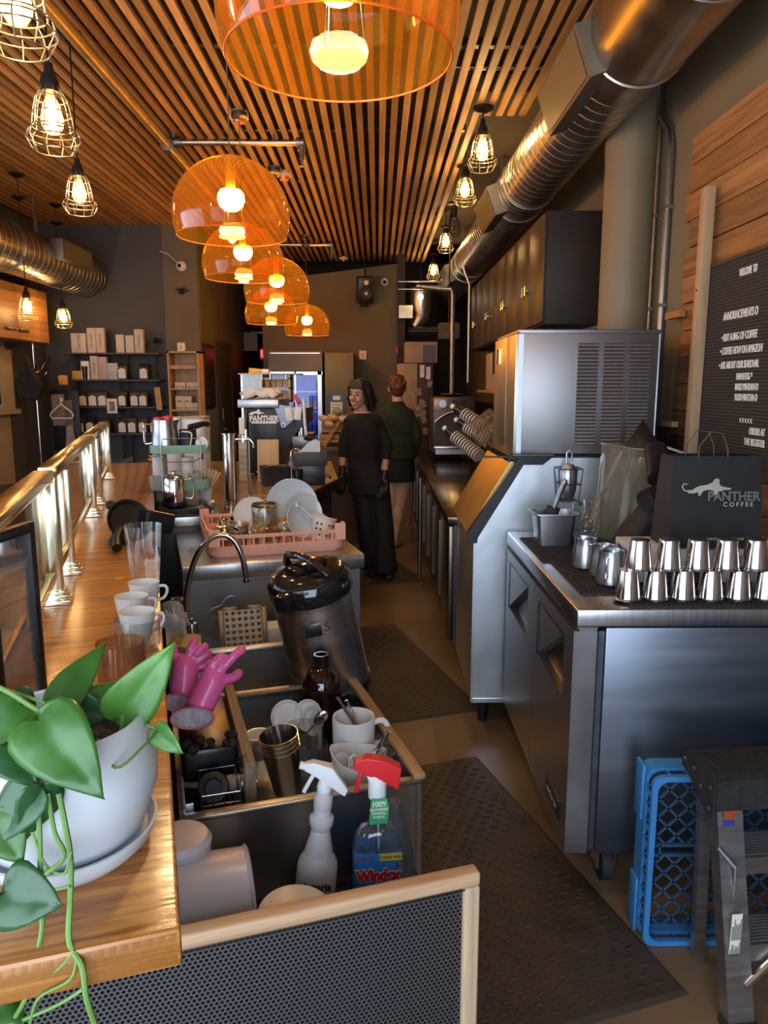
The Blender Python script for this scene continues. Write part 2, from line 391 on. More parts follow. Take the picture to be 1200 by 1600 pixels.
# ================= SERVICES UNDER THE CEILING =================
def pipe_head(p, mb, r=.022):   # sprinkler fitting at p
    x, y, z = p
    mb.cyl((x, y, z+.02), (x, y, z-.03), r*1.25); mb.cyl((x, y, z-.03), (x, y, z-.09), r*.8); mb.cyl((x, y, z-.09), (x, y, z-.13), r*.45); mb.cyl((x, y, z-.13), (x, y, z-.134), r*.9)
def sprinkler(label, xa, xb, y, z, r=.022, tee=True):
    t = thing('sprinkler_pipe', label, 'pipe', (xa, y, z), group=None)
    MB().cyl((0, 0, 0), (xb-xa, 0, 0), r, n=14).build('pipe', galv, t)
    mb = MB(); mb.cyl((-.03, 0, 0), (.05, 0, 0), r*1.6, n=14); mb.cyl((0, 0, 0), (0, 0, .12), r*1.3); mb.build('fitting', darksteel, t)
    MB().cyl((xb-xa-.02, 0, 0), (xb-xa+.03, 0, 0), r*1.5, n=14).build('fitting', darksteel, t)
    mb = MB(); pipe_head((xb-xa+.015, 0, -.02), mb, r); mb.build('sprinkler_head', darksteel, t)
    mb = MB()
    mb.cyl(((xb-xa)*.8, 0, 0), ((xb-xa)*.8, 0, .09), .008); mb.build('hanger', galv, t)
    return t
sprinkler('steel sprinkler pipe crossing under the slats near the second amber dome', -1.38, -.53, 5.36, 3.15)
sprinkler('farther thin steel sprinkler pipe crossing right of the third amber dome', -1.4, -.55, 9.0, 3.15)
sprinkler('steel sprinkler pipe crossing under the slats at the far left', -3.5, -1.7, 9.1, 3.16, .02)
sprinkler('short steel sprinkler pipe end at the left edge of the view', -2.3, -1.93, 3.95, 3.08, .02)
goldpipe = mat('gold_painted_pipe', (.38, .25, .09), .4, .6, .1, 6)
t = thing('main_sprinkler_pipe', 'long ochre painted pipe running lengthwise along the slatted ceiling', 'pipe', (-1.42, 0, 3.13))
MB().cyl((0, -1.4, 0), (0, 9.4, 0), .032, n=16).build('pipe', goldpipe, t)
for y in (1.5, 3.0, 5.36, 7.4, 9.0): MB().cyl((0, y-.04, 0), (0, y+.04, 0), .045, n=16).build('coupling', darksteel, t)
for y in (.9, 3.3, 6.2): MB().cyl((0, y, .03), (0, y, .35), .006).build('hanger', darksteel, t)
# thin conduit across the slats near the front
t = MB().cyl((-1.5, 3.42, 3.245), (-.4, 3.42, 3.245), .012).build('conduit', galv); tag(t, 'thin steel conduit crossing above the slats left of the nearest amber dome', 'pipe')
t = MB().cyl((.35, 4.4, 3.245), (1.0, 4.4, 3.245), .012).build('conduit', galv); tag(t, 'thin steel conduit crossing above the slats beside the big round duct', 'pipe')
for i, (x, y, lab) in enumerate([(-.87, 5.0, 'small white and copper ceiling detector left of the second amber dome cord'), (-.75, 6.3, 'small white and copper ceiling detector right of the second amber dome'), (-.45, 10.2, 'small copper ceiling disc above the farthest amber dome')]):
    t = thing('smoke_detector', lab, 'detector', (x, y, 3.2))
    MB().lathe([(0, .02), (.06, .02), (.06, -.02), (0, -.02)], 20).build('base', cream, t)
    MB().lathe([(0, -.02), (.045, -.02), (.035, -.045), (0, -.045)], 20).build('cover', mat('copper', (.6, .25, .1), .4, .7, .05, 9), t)
# ---- amber dome pendants ----
amber = thin('amber_acrylic', (1.0, .50, .075), .05, .03, .045, (1, .45, .05))
amberrim = mat('amber_rim', (1.0, .22, .02), .25, 0, .03, 8, emit=None, trans=.5)
opal = thin('opal_disc', (1.0, .80, .50), .1, .2, .92, (1.0, .78, .45))
bulbd = glowmat('warm_bulb', (1.0, .72, .36), DOME_BULB)
def dome(u, v, D, label, first=[None]):
    # u, v: centre of the rim ellipse, D: distance along y
    p = PY(u, v, D)
    if first[0] is None:
        t = thing('dome_pendant', label, 'pendant lamp', p, group='amber dome pendants over the bar')
        prof = []
        for k in range(15):
            a = math.radians(-21+111*k/14); prof.append((.262*math.cos(a) if k < 14 else .03, .25*(math.sin(a)+.3584)))
        prof[0] = (.2446, 0)
        MB().lathe(prof, 56).build('dome_shade', amber, t, 60)
        MB().ring((0, 0, 0), .2446, .0026, 72, 6).build('rim', amberrim, t)
        MB().lathe([(0, .003), (.056, .003), (.060, 0), (.056, -.004), (0, -.004)], 32).build('rim_disc', opal, t)  # pale disc in the rim plane below the bulb
        mb = MB(); mb.cyl((0, 0, .343), (0, 0, .275), .024); mb.cyl((0, 0, .275), (0, 0, .203), .022); mb.build('lamp_socket', goldpipe, t)
        MB().lathe([(0, .110), (.03, .114), (.052, .133), (.06, .158), (.057, .182), (.046, .198), (.02, .204), (0, .204)], 28).build('bulb', bulbd, t)
        mb = MB()
        for a in (0, 2.1, 4.2): mb.cyl((.058*math.cos(a), .058*math.sin(a), 0), (.03*math.cos(a), .03*math.sin(a), .27), .0008, n=4)
        mb.build('disc_wire', steel, t)
        first[0] = t
    else: t = dup(first[0], p, 0, label)
    MB().cyl((0, 0, .34), (0, 0, 3.2-p.z), .0028, n=6).build('cord', mat('cord_grey', (.25, .22, .18), .5), t)
    MB().lathe([(0, 3.199-p.z), (.05, 3.199-p.z), (.05, 3.18-p.z), (0, 3.17-p.z)], 20).build('ceiling_cup', darksteel, t)
    return t
dome(530, 92, 1.74, 'nearest and biggest-looking amber dome pendant at the top of the view')
dome(363, 370, 3.50, 'second nearest amber dome pendant, hanging left of the row')
dome(381, 435, 4.95, 'third nearest amber dome pendant, just below and behind the second')
dome(433, 471, 6.1, 'fourth amber dome pendant, with two glowing bulbs seen through it')
dome(424, 505, 7.6, 'fifth amber dome pendant, low in the cluster above the espresso machine')
dome(480, 523, 8.7, 'farthest amber dome pendant, separate at the right end of the row')
# ---- caged bulb pendants ----
bulbc = glowmat('filament_bulb', (1.0, .66, .30), CAGE_BULB); bulbgl = thin('bulb_glass', (1, .9, .72), .15, .03, .12, (1, .75, .4))
def cage(u, v, D, label, ztop, group, first=[None], cup=True, sc=1.0):
    # u, v: bottom-ring centre
    p = PY(u, v, D)
    if first[0] is None:
        t = thing('cage_pendant', label, 'pendant lamp', p)
        mb = MB(); prof = [(.062, 0), (.082, .036), (.076, .056), (.063, .070), (.058, .11), (.048, .155), (.028, .192)]
        for r, z in prof[:6]: mb.ring((0, 0, z), r, .0019, 28, 5)
        for k in range(10):
            a = 2*PI*k/10; P = [(r*math.cos(a), r*math.sin(a), z) for r, z in prof]; mb.tube(P, .0017, 5)
        mb.build('wire_cage', cagem, t)
        mb = MB(); mb.lathe([(0, .265), (.012, .262), (.016, .235), (.027, .215), (.03, .19), (.03, .175), (0, .175)], 20); mb.build('lamp_socket', blackm, t)
        MB().lathe([(0, .048), (.02, .053), (.033, .075), (.034, .10), (.026, .135), (.014, .165), (.014, .18)], 20).build('bulb', bulbgl, t)
        mb = MB(); 
        mb.lathe([(0, .065), (.009, .072), (.012, .1), (.008, .14), (0, .148)], 8)
        mb.build('filament', bulbc, t)
        first[0] = t
    else: t = dup(first[0], p, random.random()*3, label)
    t['group'] = group; t.scale = (sc, sc, sc)
    top = (ztop-p.z)/sc
    MB().cyl((0, 0, .26), (0, 0, top), .0035, n=6).build('cord', blackm, t)
    if cup: MB().lathe([(0, top), (.055, top), (.055, top-.012), (.02, top-.03), (0, top-.03)], 20).build('ceiling_cup', blackm, t)
    return t
gl, gr = 'caged filament bulbs on the left side', 'caged filament bulbs beside the round duct'
cage(30, 78, 1.75, 'caged bulb pendant cut off by the top left corner, nearest on the left', 3.2, gl)
cage(85, 236, 2.55, 'caged bulb pendant at left, second nearest, with a wide pale cage', 3.2, gl)
cage(126, 334, 3.9, 'caged bulb pendant at left, third nearest, coppery glow', 3.2, gl)
cage(44, 500, 6.3, 'caged bulb pendant hanging in front of the wooden wall cabinet', 3.2, gl)
cage(100, 512, 7.3, 'caged bulb pendant left of the book and coffee shelves', 3.2, gl)
cage(753, 266, 4.85, 'nearest caged bulb right of the slats, beside the duct grille', 3.2, gr, sc=1.13)
cage(726, 320, 6.05, 'caged bulb beside the duct, second nearest of the right-hand row', 3.2, gr, sc=1.1)
cage(696, 394, 8.25, 'caged bulb beside the duct, small, with an unlit one before it', 3.2, gr, sc=1.08)
cage(677, 437, 9.9, 'farthest caged bulb beside the duct, above the dark passage', 3.2, gr, sc=1.08)
# an unlit one between them
p = PY(709, 368, 7.2); t = thing('unlit_cage_pendant', 'unlit caged lamp between the glowing ones beside the duct', 'pendant lamp', p)
mb = MB(); prof = [(.05, 0), (.07, .035), (.06, .075), (.05, .12), (.03, .17)]
for r, z in prof: mb.ring((0, 0, z), r, .0025, 24, 5)
for k in range(8): a = 2*PI*k/8; mb.tube([(r*math.cos(a), r*math.sin(a), z) for r, z in prof], .002, 5)
mb.build('wire_cage', blackm, t); MB().lathe([(0, .05), (.03, .08), (.03, .12), (.012, .18), (0, .18)], 16).build('bulb', glass, t)
mb = MB(); mb.cyl((0, 0, .17), (0, 0, .26), .028); mb.cyl((0, 0, .26), (0, 0, 3.2-p.z), .006); mb.cyl((0, 0, 3.2-p.z), (0, 0, 3.18-p.z), .055); mb.build('lamp_socket', blackm, t)
# ---- round ducts ----
def duct(name, label, x, z, r, y0, y1, parts):
    t = thing(name, label, 'duct', (x, 0, z))
    mb = MB(); n = 40; y = y0; prof = []
    mb.M = Matrix.Translation((0, 0, 0)) @ Matrix.Rotation(-PI/2, 4, 'X')
    prof = [(r*.985, y0), (r, y0)]
    y = y0
    while y < y1-.02:
        y += .095; prof += [(r, y-.0045), (r+.0024, y-.003), (r+.0024, y+.003), (r, y+.0045)]
    prof += [(r, y1), (r*.97, y1+.002), (0, y1+.002)]
    mb.lathe(prof, n); mb.build('spiral_duct', galv, t, 8)
    return t
DX, DZ, DR = 1.02, 2.87, .183
t = duct('ceiling_duct', 'big round spiral metal duct running along the right side under the ceiling', DX, DZ, DR, 3.28, 11.0, None)
mb = MB(); mb.M = Matrix.Rotation(-PI/2, 4, 'X')
mb.lathe([(DR+.022, -1.4), (DR+.022, 2.45), (DR+.028, 2.453), (DR+.028, 2.465), (DR+.022, 2.468), (DR+.02, 3.1), (DR+.028, 3.103), (DR+.028, 3.12), (DR+.01, 3.14), (DR, 3.28)], 40)
mb.build('wide_duct_section', galv, t, 20)
mb = MB()
for y in (5.2, 5.6, 8.3, 8.7):
    mb = MB()
    mb.M = Matrix.Rotation(-PI/2, 4, 'X'); mb.lathe([(DR, y-.02), (DR+.009, y-.02), (DR+.009, y+.02), (DR, y+.02)], 40); mb.build('band', galv, t, 50)
grill = stripes('grille_slots', (.30, .27, .19), (.10, .09, .06), .016, .45, 1, .5, .6)
def grille(y0, y1, a=math.radians(200), hh=.10):
    # register box on the side of the duct facing the room
    ca, sa = math.cos(a), math.sin(a); mb = MB(); r0, r1 = DR-.03, DR+.06
    e = Vector((ca, 0, sa)); q = Vector((-sa, 0, ca))
    P = [e*r0+q*hh, e*r1+q*hh, e*r1-q*hh, e*r0-q*hh]
    mb.prism([Vector((0, y0, 0))+p for p in P], (0, y1-y0, 0)); g = mb.build('duct_grille', mat('grille_box_paint', (.17, .16, .125), .5, .5, .05, 9), t)
    mb = MB(); P = [e*(r1+.001)+q*hh*.86, e*(r1+.004)+q*hh*.86, e*(r1+.004)-q*hh*.86, e*(r1+.001)-q*hh*.86]
    mb.prism([Vector((0, y0+.03, 0))+p for p in P], (0, y1-y0-.06, 0)); mb.build('grille_slots', grill, g)
    return g
grille(3.08, 3.77); grille(5.4, 6.05); grille(8.75, 9.3)
# hanging straps
for y in (1.2, 3.9, 6.4, 9.2): MB().box(-.01, .01, y-.015, y+.015, DR, 3.5-DZ).build('hanger', galv, t)
t = duct('ceiling_duct', 'round spiral metal duct along the left wall above the wooden cabinet', -3.08, 2.66, .205, -1.4, 8.05, None)
for y in (5.6, 6.35): mb = MB(); mb.M = Matrix.Rotation(-PI/2, 4, 'X'); mb.lathe([(.205, y-.02), (.214, y-.02), (.214, y+.02), (.205, y+.02)], 40); mb.build('band', galv, t, 50)
g = MB().box(.165, .27, 6.9, 7.6, -.02, .16, .004).build('duct_grille', mat('grille_box_paint', (.2, .2, .2)), t)
MB().box(.271, .275, 6.93, 7.57, 0, .14).build('grille_slots', grill, g)
for y in (1.2, 4.2, 7.0): MB().box(-.01, .01, y-.015, y+.015, .205, .84).build('hanger', galv, t)
# ================= RIGHT SIDE =================
def rot2(o, x, y, a): return o
# ---- undercounter freezer worktable ----
WX0, WX1, WY0, WY1 = .55, 1.36, 1.955, 3.07
wt = thing('worktable_fridge', 'stainless undercounter fridge on casters at right, with steel top and dark side', 'fridge', (WX0, WY0, 0))
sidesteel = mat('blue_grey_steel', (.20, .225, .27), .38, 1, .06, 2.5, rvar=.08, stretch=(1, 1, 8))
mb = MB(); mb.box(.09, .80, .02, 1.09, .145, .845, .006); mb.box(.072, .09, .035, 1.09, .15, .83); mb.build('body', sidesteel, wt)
mb = MB(); mb.box(0, .81, 0, 1.115, .852, .905, .006, 3); mb.build('worktop', steel, wt)
for k, (a, b) in enumerate(((.02, .535), (.545, 1.09))):
    mb = MB()
    # door slab with a pocket handle: frame pieces around a triangular recess
    ym = b-.20 if True else 0
    mb.box(.0, .066, a, b, .15, .60); mb.box(.0, .066, a, a+.10, .60, .835); mb.box(.0, .066, b-.06, b, .60, .835)
    mb.box(.0, .066, a+.10, b-.06, .795, .835); mb.box(.03, .066, a+.10, b-.06, .60, .795)
    dr = mb.build('door', steelv, wt)
    mb = MB(); mb.prism([(.001, a+.10, .795), (.001, b-.06, .795), (.001, b-.06, .60)], (.03, 0, 0)); mb.build('handle_plate', steelv, dr)
    mb = MB(); mb.prism([(-.001, a+.10, .797), (-.001, b-.055, .797), (-.001, b-.055, .60), (-.001, b-.07, .60), (-.001, b-.07, .785), (-.001, a+.10, .785)], (.004, 0, 0)); mb.build('handle_trim', blackp, dr)
    mb = MB(); mb.box(.028, .031, a+.11, b-.07, .61, .79); mb.build('handle_recess', blackp, dr)
mb = MB(); mb.box(.066, .074, .03, 1.08, .16, .83); mb.build('door_gasket', rubber, wt)
mb = MB(); mb.box(.02, .07, .03, .07, .835, .85); mb.cyl((.05, .05, .845), (.05, .05, .853), .018); mb.build('hinge', steel, wt)
mb = MB(); mb.box(-.004, 0, .09, .26, .21, .27); lp = mb.build('maker_badge', blackp, wt)
text('badge_lettering', 'turbo air', .035, mat('badge_gold', (.5, .4, .25), .4, .6), wt, (-.0055, .175, .24), (PI/2, 0, -PI/2))
def caster(parent, x, y):
    mb = MB(); mb.cyl((x-.016, y, .055), (x+.016, y, .055), .055, n=24); c = mb.build('caster_wheel', rubber, parent)
    mb = MB(); mb.box(x-.03, x-.022, y-.03, y+.03, .05, .125); mb.box(x+.022, x+.03, y-.03, y+.03, .05, .125); mb.box(x-.04, x+.04, y-.04, y+.04, .12, .146); mb.cyl((x-.03, y, .055), (x+.03, y, .055), .008); mb.build('caster_fork', galv, c)
for x in (.15, .72):
    for y in (.12, 1.0): caster(wt, x, y)
# bar mats on it
barmat = mat('black_bar_mat', (.014, .013, .013), .7, 0, .2, 30)
def bmat(x0, x1, y0, y1, z, label):
    t = thing('bar_mat', label, 'bar mat', (x0, y0, z))
    MB().box(0, x1-x0, 0, y1-y0, 0, .005, .002).build('mat_base', barmat, t)
    mb = MB(); nx = int((x1-x0)/.0135); ny = int((y1-y0)/.0135)
    for i in range(nx):
        for j in range(ny):
            x, y = .007+i*.0135, .007+j*.0135
            if x < x1-x0-.01 and y < y1-y0-.01:
                mb.box(x, x+.006, y, y+.006, .005, .0095)
    mb.build('rubber_nub', barmat, t); kids(t)[-1]['kind'] = 'stuff'
    return t
bmat(.575, 1.02, 2.50, 2.92, .905, 'black rubber bar mat, farther one, on the steel worktable top')
bmat(.60, 1.02, 2.09, 2.49, .905, 'black rubber bar mat, nearer one, under the milk pitchers')
bmat(.70, 1.33, 1.965, 2.085, .905, 'narrow black mat under the row of upturned steel cups')
# upturned cups
def cupprof(r0, r1, h, t=.002, z=0): return [(0, z), (r0, z), (r1, z+h), (r1-t, z+h), (r0-t, z+t), (0, z+t)]
ut = thing('steel_cup', '', 'cup', (0, 0, 0), group='upturned steel cups on the worktable')
MB().lathe([(.0378, .002), (.0385, 0), (.0385, .004), (.0365, .006), (.0275, .082), (.026, .0855), (0, .0855), ], 32).build('cup_body', chrome, ut)
zc = .9148; first = True; spots = []
for k in range(6): spots.append((.712+k*.0785, 2.025, zc, 'bottom', k))
for k in range(5): spots.append((.742+k*.083, 2.032, zc+.0862, 'top', k))
ordn = ['leftmost', 'second', 'third', 'fourth', 'fifth', 'sixth']
for x, y, z, row, k in spots:
    lab = f'upturned polished steel cup, {ordn[k]}{"" if k == 0 else " from left"} in the {row} row'
    if first: ut.location = (x, y, z); ut['label'] = lab; first = False
    else: dup(ut, (x, y, z), random.random()*6, lab)
# a third, rear row peeks at the right edge
dup(ut, (1.17, 2.105, .9148), 0, 'upturned steel cup just behind the cup rows at the right edge of the view')
# milk pitchers
def pitcher(loc, rz, label, s=1):
    t = thing('milk_pitcher', label, 'pitcher', loc, rz, 'steel milk pitchers on the bar mat')
    mb = MB(); prof = [(0, .002), (.041, 0), (.045, .004), (.0452, .02), (.043, .05), (.040, .075), (.0385, .09), (.039, .105), (.0375, .105), (.0365, .09), (.038, .075), (.041, .05), (.043, .02), (.042, .008), (0, .006)]
    mb.lathe([(r*s, z*s) for r, z in prof], 32)
    for v in mb.bm.verts:
        if v.co.z > .085*s and v.co.x > .02*s: v.co.x += (v.co.z-.085*s)*.5*max(0, 1-abs(v.co.y)/.02/s); 
    mb.build('pitcher_body', steel, t)
    mb = MB(); mb.tube(spl([(-.036*s, 0, .088*s), (-.06*s, 0, .092*s), (-.066*s, 0, .085*s), (-.066*s, 0, .035*s), (-.061*s, 0, .027*s), (-.044*s, 0, .03*s)]), .0032*s, 8)
    mb.build('handle', chrome, t); return t
p0 = PZ(965, 925, .9148)
pitcher((.715, 2.19, .9148), math.radians(60), 'steel milk pitcher in front, nearest to the steel cups')
pitcher((.72, 2.29, .9148), math.radians(70), 'steel milk pitcher half hidden behind the nearest pitcher', .95)
pitcher((.695, 2.40, .9148), math.radians(100), 'steel milk pitcher, rearmost on the bar mat', .95)
# steam-table pan with ice scoops
t = thing('steel_pan', 'deep steel pan holding an ice scoop, on the worktable by the ice maker', 'pan', (.68, 2.80, .9055))
mb = MB(); W2, D2, H2 = .082, .07, .13
def rr(w, d, z, r=.015, n=4):
    P = []
    for cx, cy, a0 in ((w-r, d-r, 0), (-w+r, d-r, 90), (-w+r, -d+r, 180), (w-r, -d+r, 270)):
        for k in range(n+1): a = math.radians(a0+90*k/n); P.append((cx+r*math.cos(a), cy+r*math.sin(a), z))
    return P
mb.loft([rr(.062, .055, 0), rr(.075, .065, H2), rr(.088, .078, H2+.002), rr(.088, .078, H2-.003), rr(.0765, .0665, H2-.003), rr(.074, .064, H2-.004), rr(.061, .054, .003)], False, True)
mb.build('pan_body', steelv, t)
def scoop(loc, rot, label, m, hm):
    t = thing('ice_scoop', label, 'scoop', loc, rot=rot)
    mb = MB(); mb.grid(lambda a, b: (.035*math.cos(PI*(a)) * (.75+.25*b), .10*b, -.035*math.sin(PI*a)*(.9+.2*b)), 14, 6)
    mb.prism([(.028*math.cos(PI*k/10), 0, -.032*math.sin(PI*k/10)) for k in range(11)], (0, -.003, 0)); o = mb.build('scoop_bowl', m, t)
    mb = MB(); mb.tube([(0, 0, -.01), (0, -.03, -.005), (0, -.07, .004), (0, -.11, .003), (0, -.12, 0)], [.007, .009, .011, .011, .007], 10); mb.build('handle', hm, t); return t
scoop((.675, 2.79, 1.055), (math.radians(-68), .25, .2), 'black bladed ice scoop standing in the steel pan', rubber, steelv)
# wire holder with scoop on the ice bin wall
t = thing('scoop_holder', 'black wire holder fixed to the ice maker side, with a metal scoop in it', 'holder', (.80, 3.105, 1.04))
mb = MB()
for z, sx in ((0, .036), (.07, .045), (.135, .05)):
    mb.tube([(-sx, 0, z), (sx, 0, z), (sx, -.08, z), (-sx, -.08, z)], .0022, 6, closed=True)
for x, y in ((-1, 0), (1, 0), (1, -1), (-1, -1), (0, 0), (0, -1)): mb.tube([(x*.036, y*.08, 0), (x*.05, y*.08, .135)], .0022, 6)
mb.tube([(-.036, -.04, 0), (.036, -.04, 0)], .0022, 6)
mb.build('wire_frame', blackm, t)
mb = MB(); mb.sph((.05, -.07, -.01), .01); mb.sph((-.05, -.07, .0), .008); mb.build('knob', blackm, t)
t = thing('ice_scoop', 'grey metal ice scoop with loop handle hung in the wire holder', 'scoop', (.80, 3.06, 1.05))
MB().lathe([(0, .0), (.02, .004), (.033, .03), (.036, .08), (.033, .12), (.018, .142), (0, .145)], 20, sy=.8).build('scoop_bowl', steelv, t)
mb = MB(); mb.tube([(-.01, 0, .14), (-.012, 0, .19), (0, 0, .203), (.012, 0, .19), (.01, 0, .14)], .004, 8); mb.build('handle', steelv, t)
# clear tumbler pile and whisks behind the pan
def ribglass(r0, r1, h, n=24):
    mb = MB(); R = []
    for z in (0, .01, h*.3, h*.62, h*.66, h*.8, h):
        k = z/h; r = r0+(r1-r0)*k; amp = .0016 if z < h*.64 else 0
        R.append([((r+amp*math.cos(n/2*2*PI*i/n*1))*math.cos(2*PI*i/n), (r+amp*math.cos(PI*i))*math.sin(2*PI*i/n), z) for i in range(n)])
    mb.loft(R, True, False); return mb
t = ribglass(.036, .042, .17).build('clear_jar', glass); t.location = (.795, 2.80, .9055); tag(t, 'tall clear fluted container between the steel pan and the whisks', 'container')
t = ribglass(.034, .04, .175).build('clear_jar', glass); t.location = (.87, 2.90, .9055); tag(t, 'tall clear container holding the upright whisks', 'container')
def whisk(base, tip, label, n=7, r=.032):
    base, tip = Vector(base), Vector(tip); d = (tip-base); Ln = d.length; t = thing('whisk', label, 'whisk', base)
    q = d.to_track_quat('Z', 'Y'); t.rotation_euler = q.to_euler()
    mb = MB(); mb.tube([(0, 0, Ln*.52), (0, 0, Ln*.56), (0, 0, Ln*.9), (0, 0, Ln)], [.006, .0085, .009, .006], 12); mb.build('handle', mat('pale_handle', (.55, .53, .47), .4), t)
    mb = MB()
    for k in range(n):
        a = PI*k/n; P = []
        for j in range(13):
            b = PI*j/12; x = math.cos(b); rr_ = r*(math.sin(b)**.6 if 0 < j < 12 else 0)
            P.append(None)
        P = []
        for j in range(17):
            s = -1+2*j/16; zz = Ln*.53*(abs(s)**1.7); rad = r*math.sin(min(1, (1-abs(s))*1.15+.0)*PI/2*.999)*(1 if s > 0 else -1)*min(1, abs(s)*2.2) if abs(s) < .999 else 0
            P.append((rad*math.cos(a), rad*math.sin(a), zz))
        mb.tube(P, .0011, 5)
    mb.build('wire_loop', chrome, t); return t
whisk((.79, 2.78, .96), (.975, 2.93, 1.255), 'big wire whisk with pale handle leaning right')
whisk((.85, 2.90, .93), (.93, 2.96, 1.16), 'smaller wire whisk standing in the clear container', 6, .026)
# tall clear bucket with sieve
t = thing('clear_canister', 'large tall clear plastic canister tilted beside the ice maker', 'canister', (.955, 2.88, .9055), rot=(0, math.radians(7), 0))
clearp = thin('frosted_clear_plastic', (.88, .86, .80), .35, .12, .14, (.75, .72, .65))
MB().lathe([(0, .0), (.088, 0), (.092, .01), (.117, .36), (.123, .375), (.120, .375), (.114, .36), (.089, .012), (0, .006)], 40).build('canister_body', clearp, t)
MB().ring((0, 0, .375), .122, .004, 40, 6).build('rim', clearp, t)
t = thing('cone_sieve', 'dark cone filter resting in the mouth of the clear canister', 'sieve', (1.035, 2.87, 1.285), rot=(.12, -.1, .1))
MB().lathe([(.066, 0), (.064, .003), (0, .105), (0, .1), (.06, 0)], 28).build('cone', mat('dark_mesh', (.02, .018, .016), .6, .3, .2, 90), t)
MB().ring((0, 0, 0), .067, .004, 32, 6).build('rim', steelv, t)
MB().bar((.06, -.01, .0), (.165, -.04, -.045), .018, .008).build('handle', mat('pale_handle', (.5, .5, .5)), t)
# stacks of black lids and a black sack behind
lidm = mat('black_lid', (.022, .018, .016), .3, 0, .1, 20)
def lidstack(loc, rot, n, r, label, gap=.0085):
    t = thing('lid_stack', label, 'lids', loc, rot=rot)
    mb = MB()
    for k in range(n): z = k*gap; mb.lathe([(0, z+.004), (r*.75, z+.006), (r*.8, z), (r, z), (r, z+.003), (r*.82, z+.008), (0, z+.008)], 28)
    o = mb.build('lid', lidm, t); o['kind'] = 'stuff'; return t
lidstack(tuple(PY(1030, 748, 2.52)), (math.radians(-50), math.radians(35), .2), 20, .040, 'fanned stack of black cup lids leaning behind the black coffee bag, upper one')
lidstack(tuple(PY(1008, 782, 2.45)), (math.radians(-15), math.radians(78), .3), 17, .036, 'fanned stack of black cup lids leaning behind the black coffee bag, lower one')
mb = MB(); mb.grid(lambda a, b: (.83+.33*a+.02*math.sin(9*b), 2.50+.16*b, .9055+(.21*math.sin(min(1, a*1.6+.05)*PI/2)**.8)*(1-.25*b)*(1 if a > .02 else 0)), 18, 6)
mb = MB(); P = [(.80, .9055), (1.15, .9055), (1.15, 1.12), (.99, 1.125), (.93, 1.10), (.87, 1.03), (.83, .96)]
mb.prism([(x, 2.46, z) for x, z in P], (0, .14, 0)); t = mb.build('black_sack', mat('black_fabric', (.012, .011, .011), .8, 0, .3, 15, bump=.6)); tag(t, 'black sack slumped on the worktable left of the coffee boxes', 'sack')
bv = t.modifiers.new('b', 'BEVEL'); bv.width = .03; bv.segments = 4
# cardboard boxes under the bag
def carton(x0, x1, y0, y1, z0, z1, m, label, top=None, name='carton', cat='box', group=None, rz=0):
    t = thing(name, label, cat, ((x0+x1)/2, (y0+y1)/2, z0), rz, group); a, b = (x1-x0)/2, (y1-y0)/2
    MB().box(-a, a, -b, b, 0, z1-z0, .002).build('box_body', m, t)
    mb = MB(); mb.box(-a-.0004, a+.0004, -.0012, .0012, z1-z0-.002, z1-z0+.0008); mb.build('top_seam', mat('seam', (.2, .2, .2), .7), t)
    return t
bxw = mat('carton_pale_blue', (.50, .54, .62), .7, 0, .03, 5); bxc = mat('carton_cream', (.62, .58, .5), .7, 0, .03, 5)
navy = mat('navy_print', (.035, .05, .13), .5, 0, .05, 10)
t = carton(.80, 1.03, 2.20, 2.42, .915, 1.015, bxw, 'white and navy carton left under the black coffee bag, its cream end facing the aisle')
MB().box(-.1155, -.115, -.11, .11, .0, .035).build('printed_band', navy, t)
text('lettering', 'Victoria', .028, navy, t, (-.1162, .035, .075), (PI/2, 0, -PI/2), bold=.0006); text('lettering', 'BAY', .02, navy, t, (-.1162, -.045, .073), (PI/2, 0, -PI/2))
MB().box(-.1157, -.115, -.04, .08, .052, .056).build('printed_band', navy, t)
MB().box(-.03, .09, -.1106, -.1098, .0, .04).build('printed_band', navy, t)
t = carton(1.045, 1.30, 2.20, 2.42, .915, 1.015, bxw, 'second white and navy carton under the right side of the black coffee bag')
MB().box(-.12, .12, -.1106, -.1098, .035, .085).build('printed_band', mat('slate_print', (.22, .26, .36), .6), t)
# black shop bag
t = thing('paper_bag', 'black paper carrier bag with a cat logo and shop lettering, standing on the cartons', 'bag', (1.045, 2.30, 1.0165), .0)
mb = MB(); a, b, h = .145, .075, .285
mb.loft([[(-a, -b, 0), (a, -b, 0), (a, b, 0), (-a, b, 0)], [(-a+.004, -b+.006, .12), (a-.006, -b+.002, .12), (a-.004, b-.006, .12), (-a+.004, b-.006, .12)], [(-a+.008, -.05, h), (a-.012, -.052, h), (a-.012, .045, h), (-a+.008, .045, h)]], True, False)
bagm = mat('black_kraft', (.008, .008, .009), .6, 0, .15, 8, bump=.15)
mb.build('bag_body', bagm, t, 20)
def roundtube(P, r, name, m, par): return MB().tube(P, r, 6).build(name, m, par)
for y in (-.05, .045):
    roundtube([(-.06, y, h-.02), (-.058, y, h+.03), (-.03, y-.01, h+.075), (.005, y-.01, h+.07), (.03, y, h+.02), (.032, y, h-.02)], .002, 'handle', mat('twine', (.10, .075, .05), .8), t)
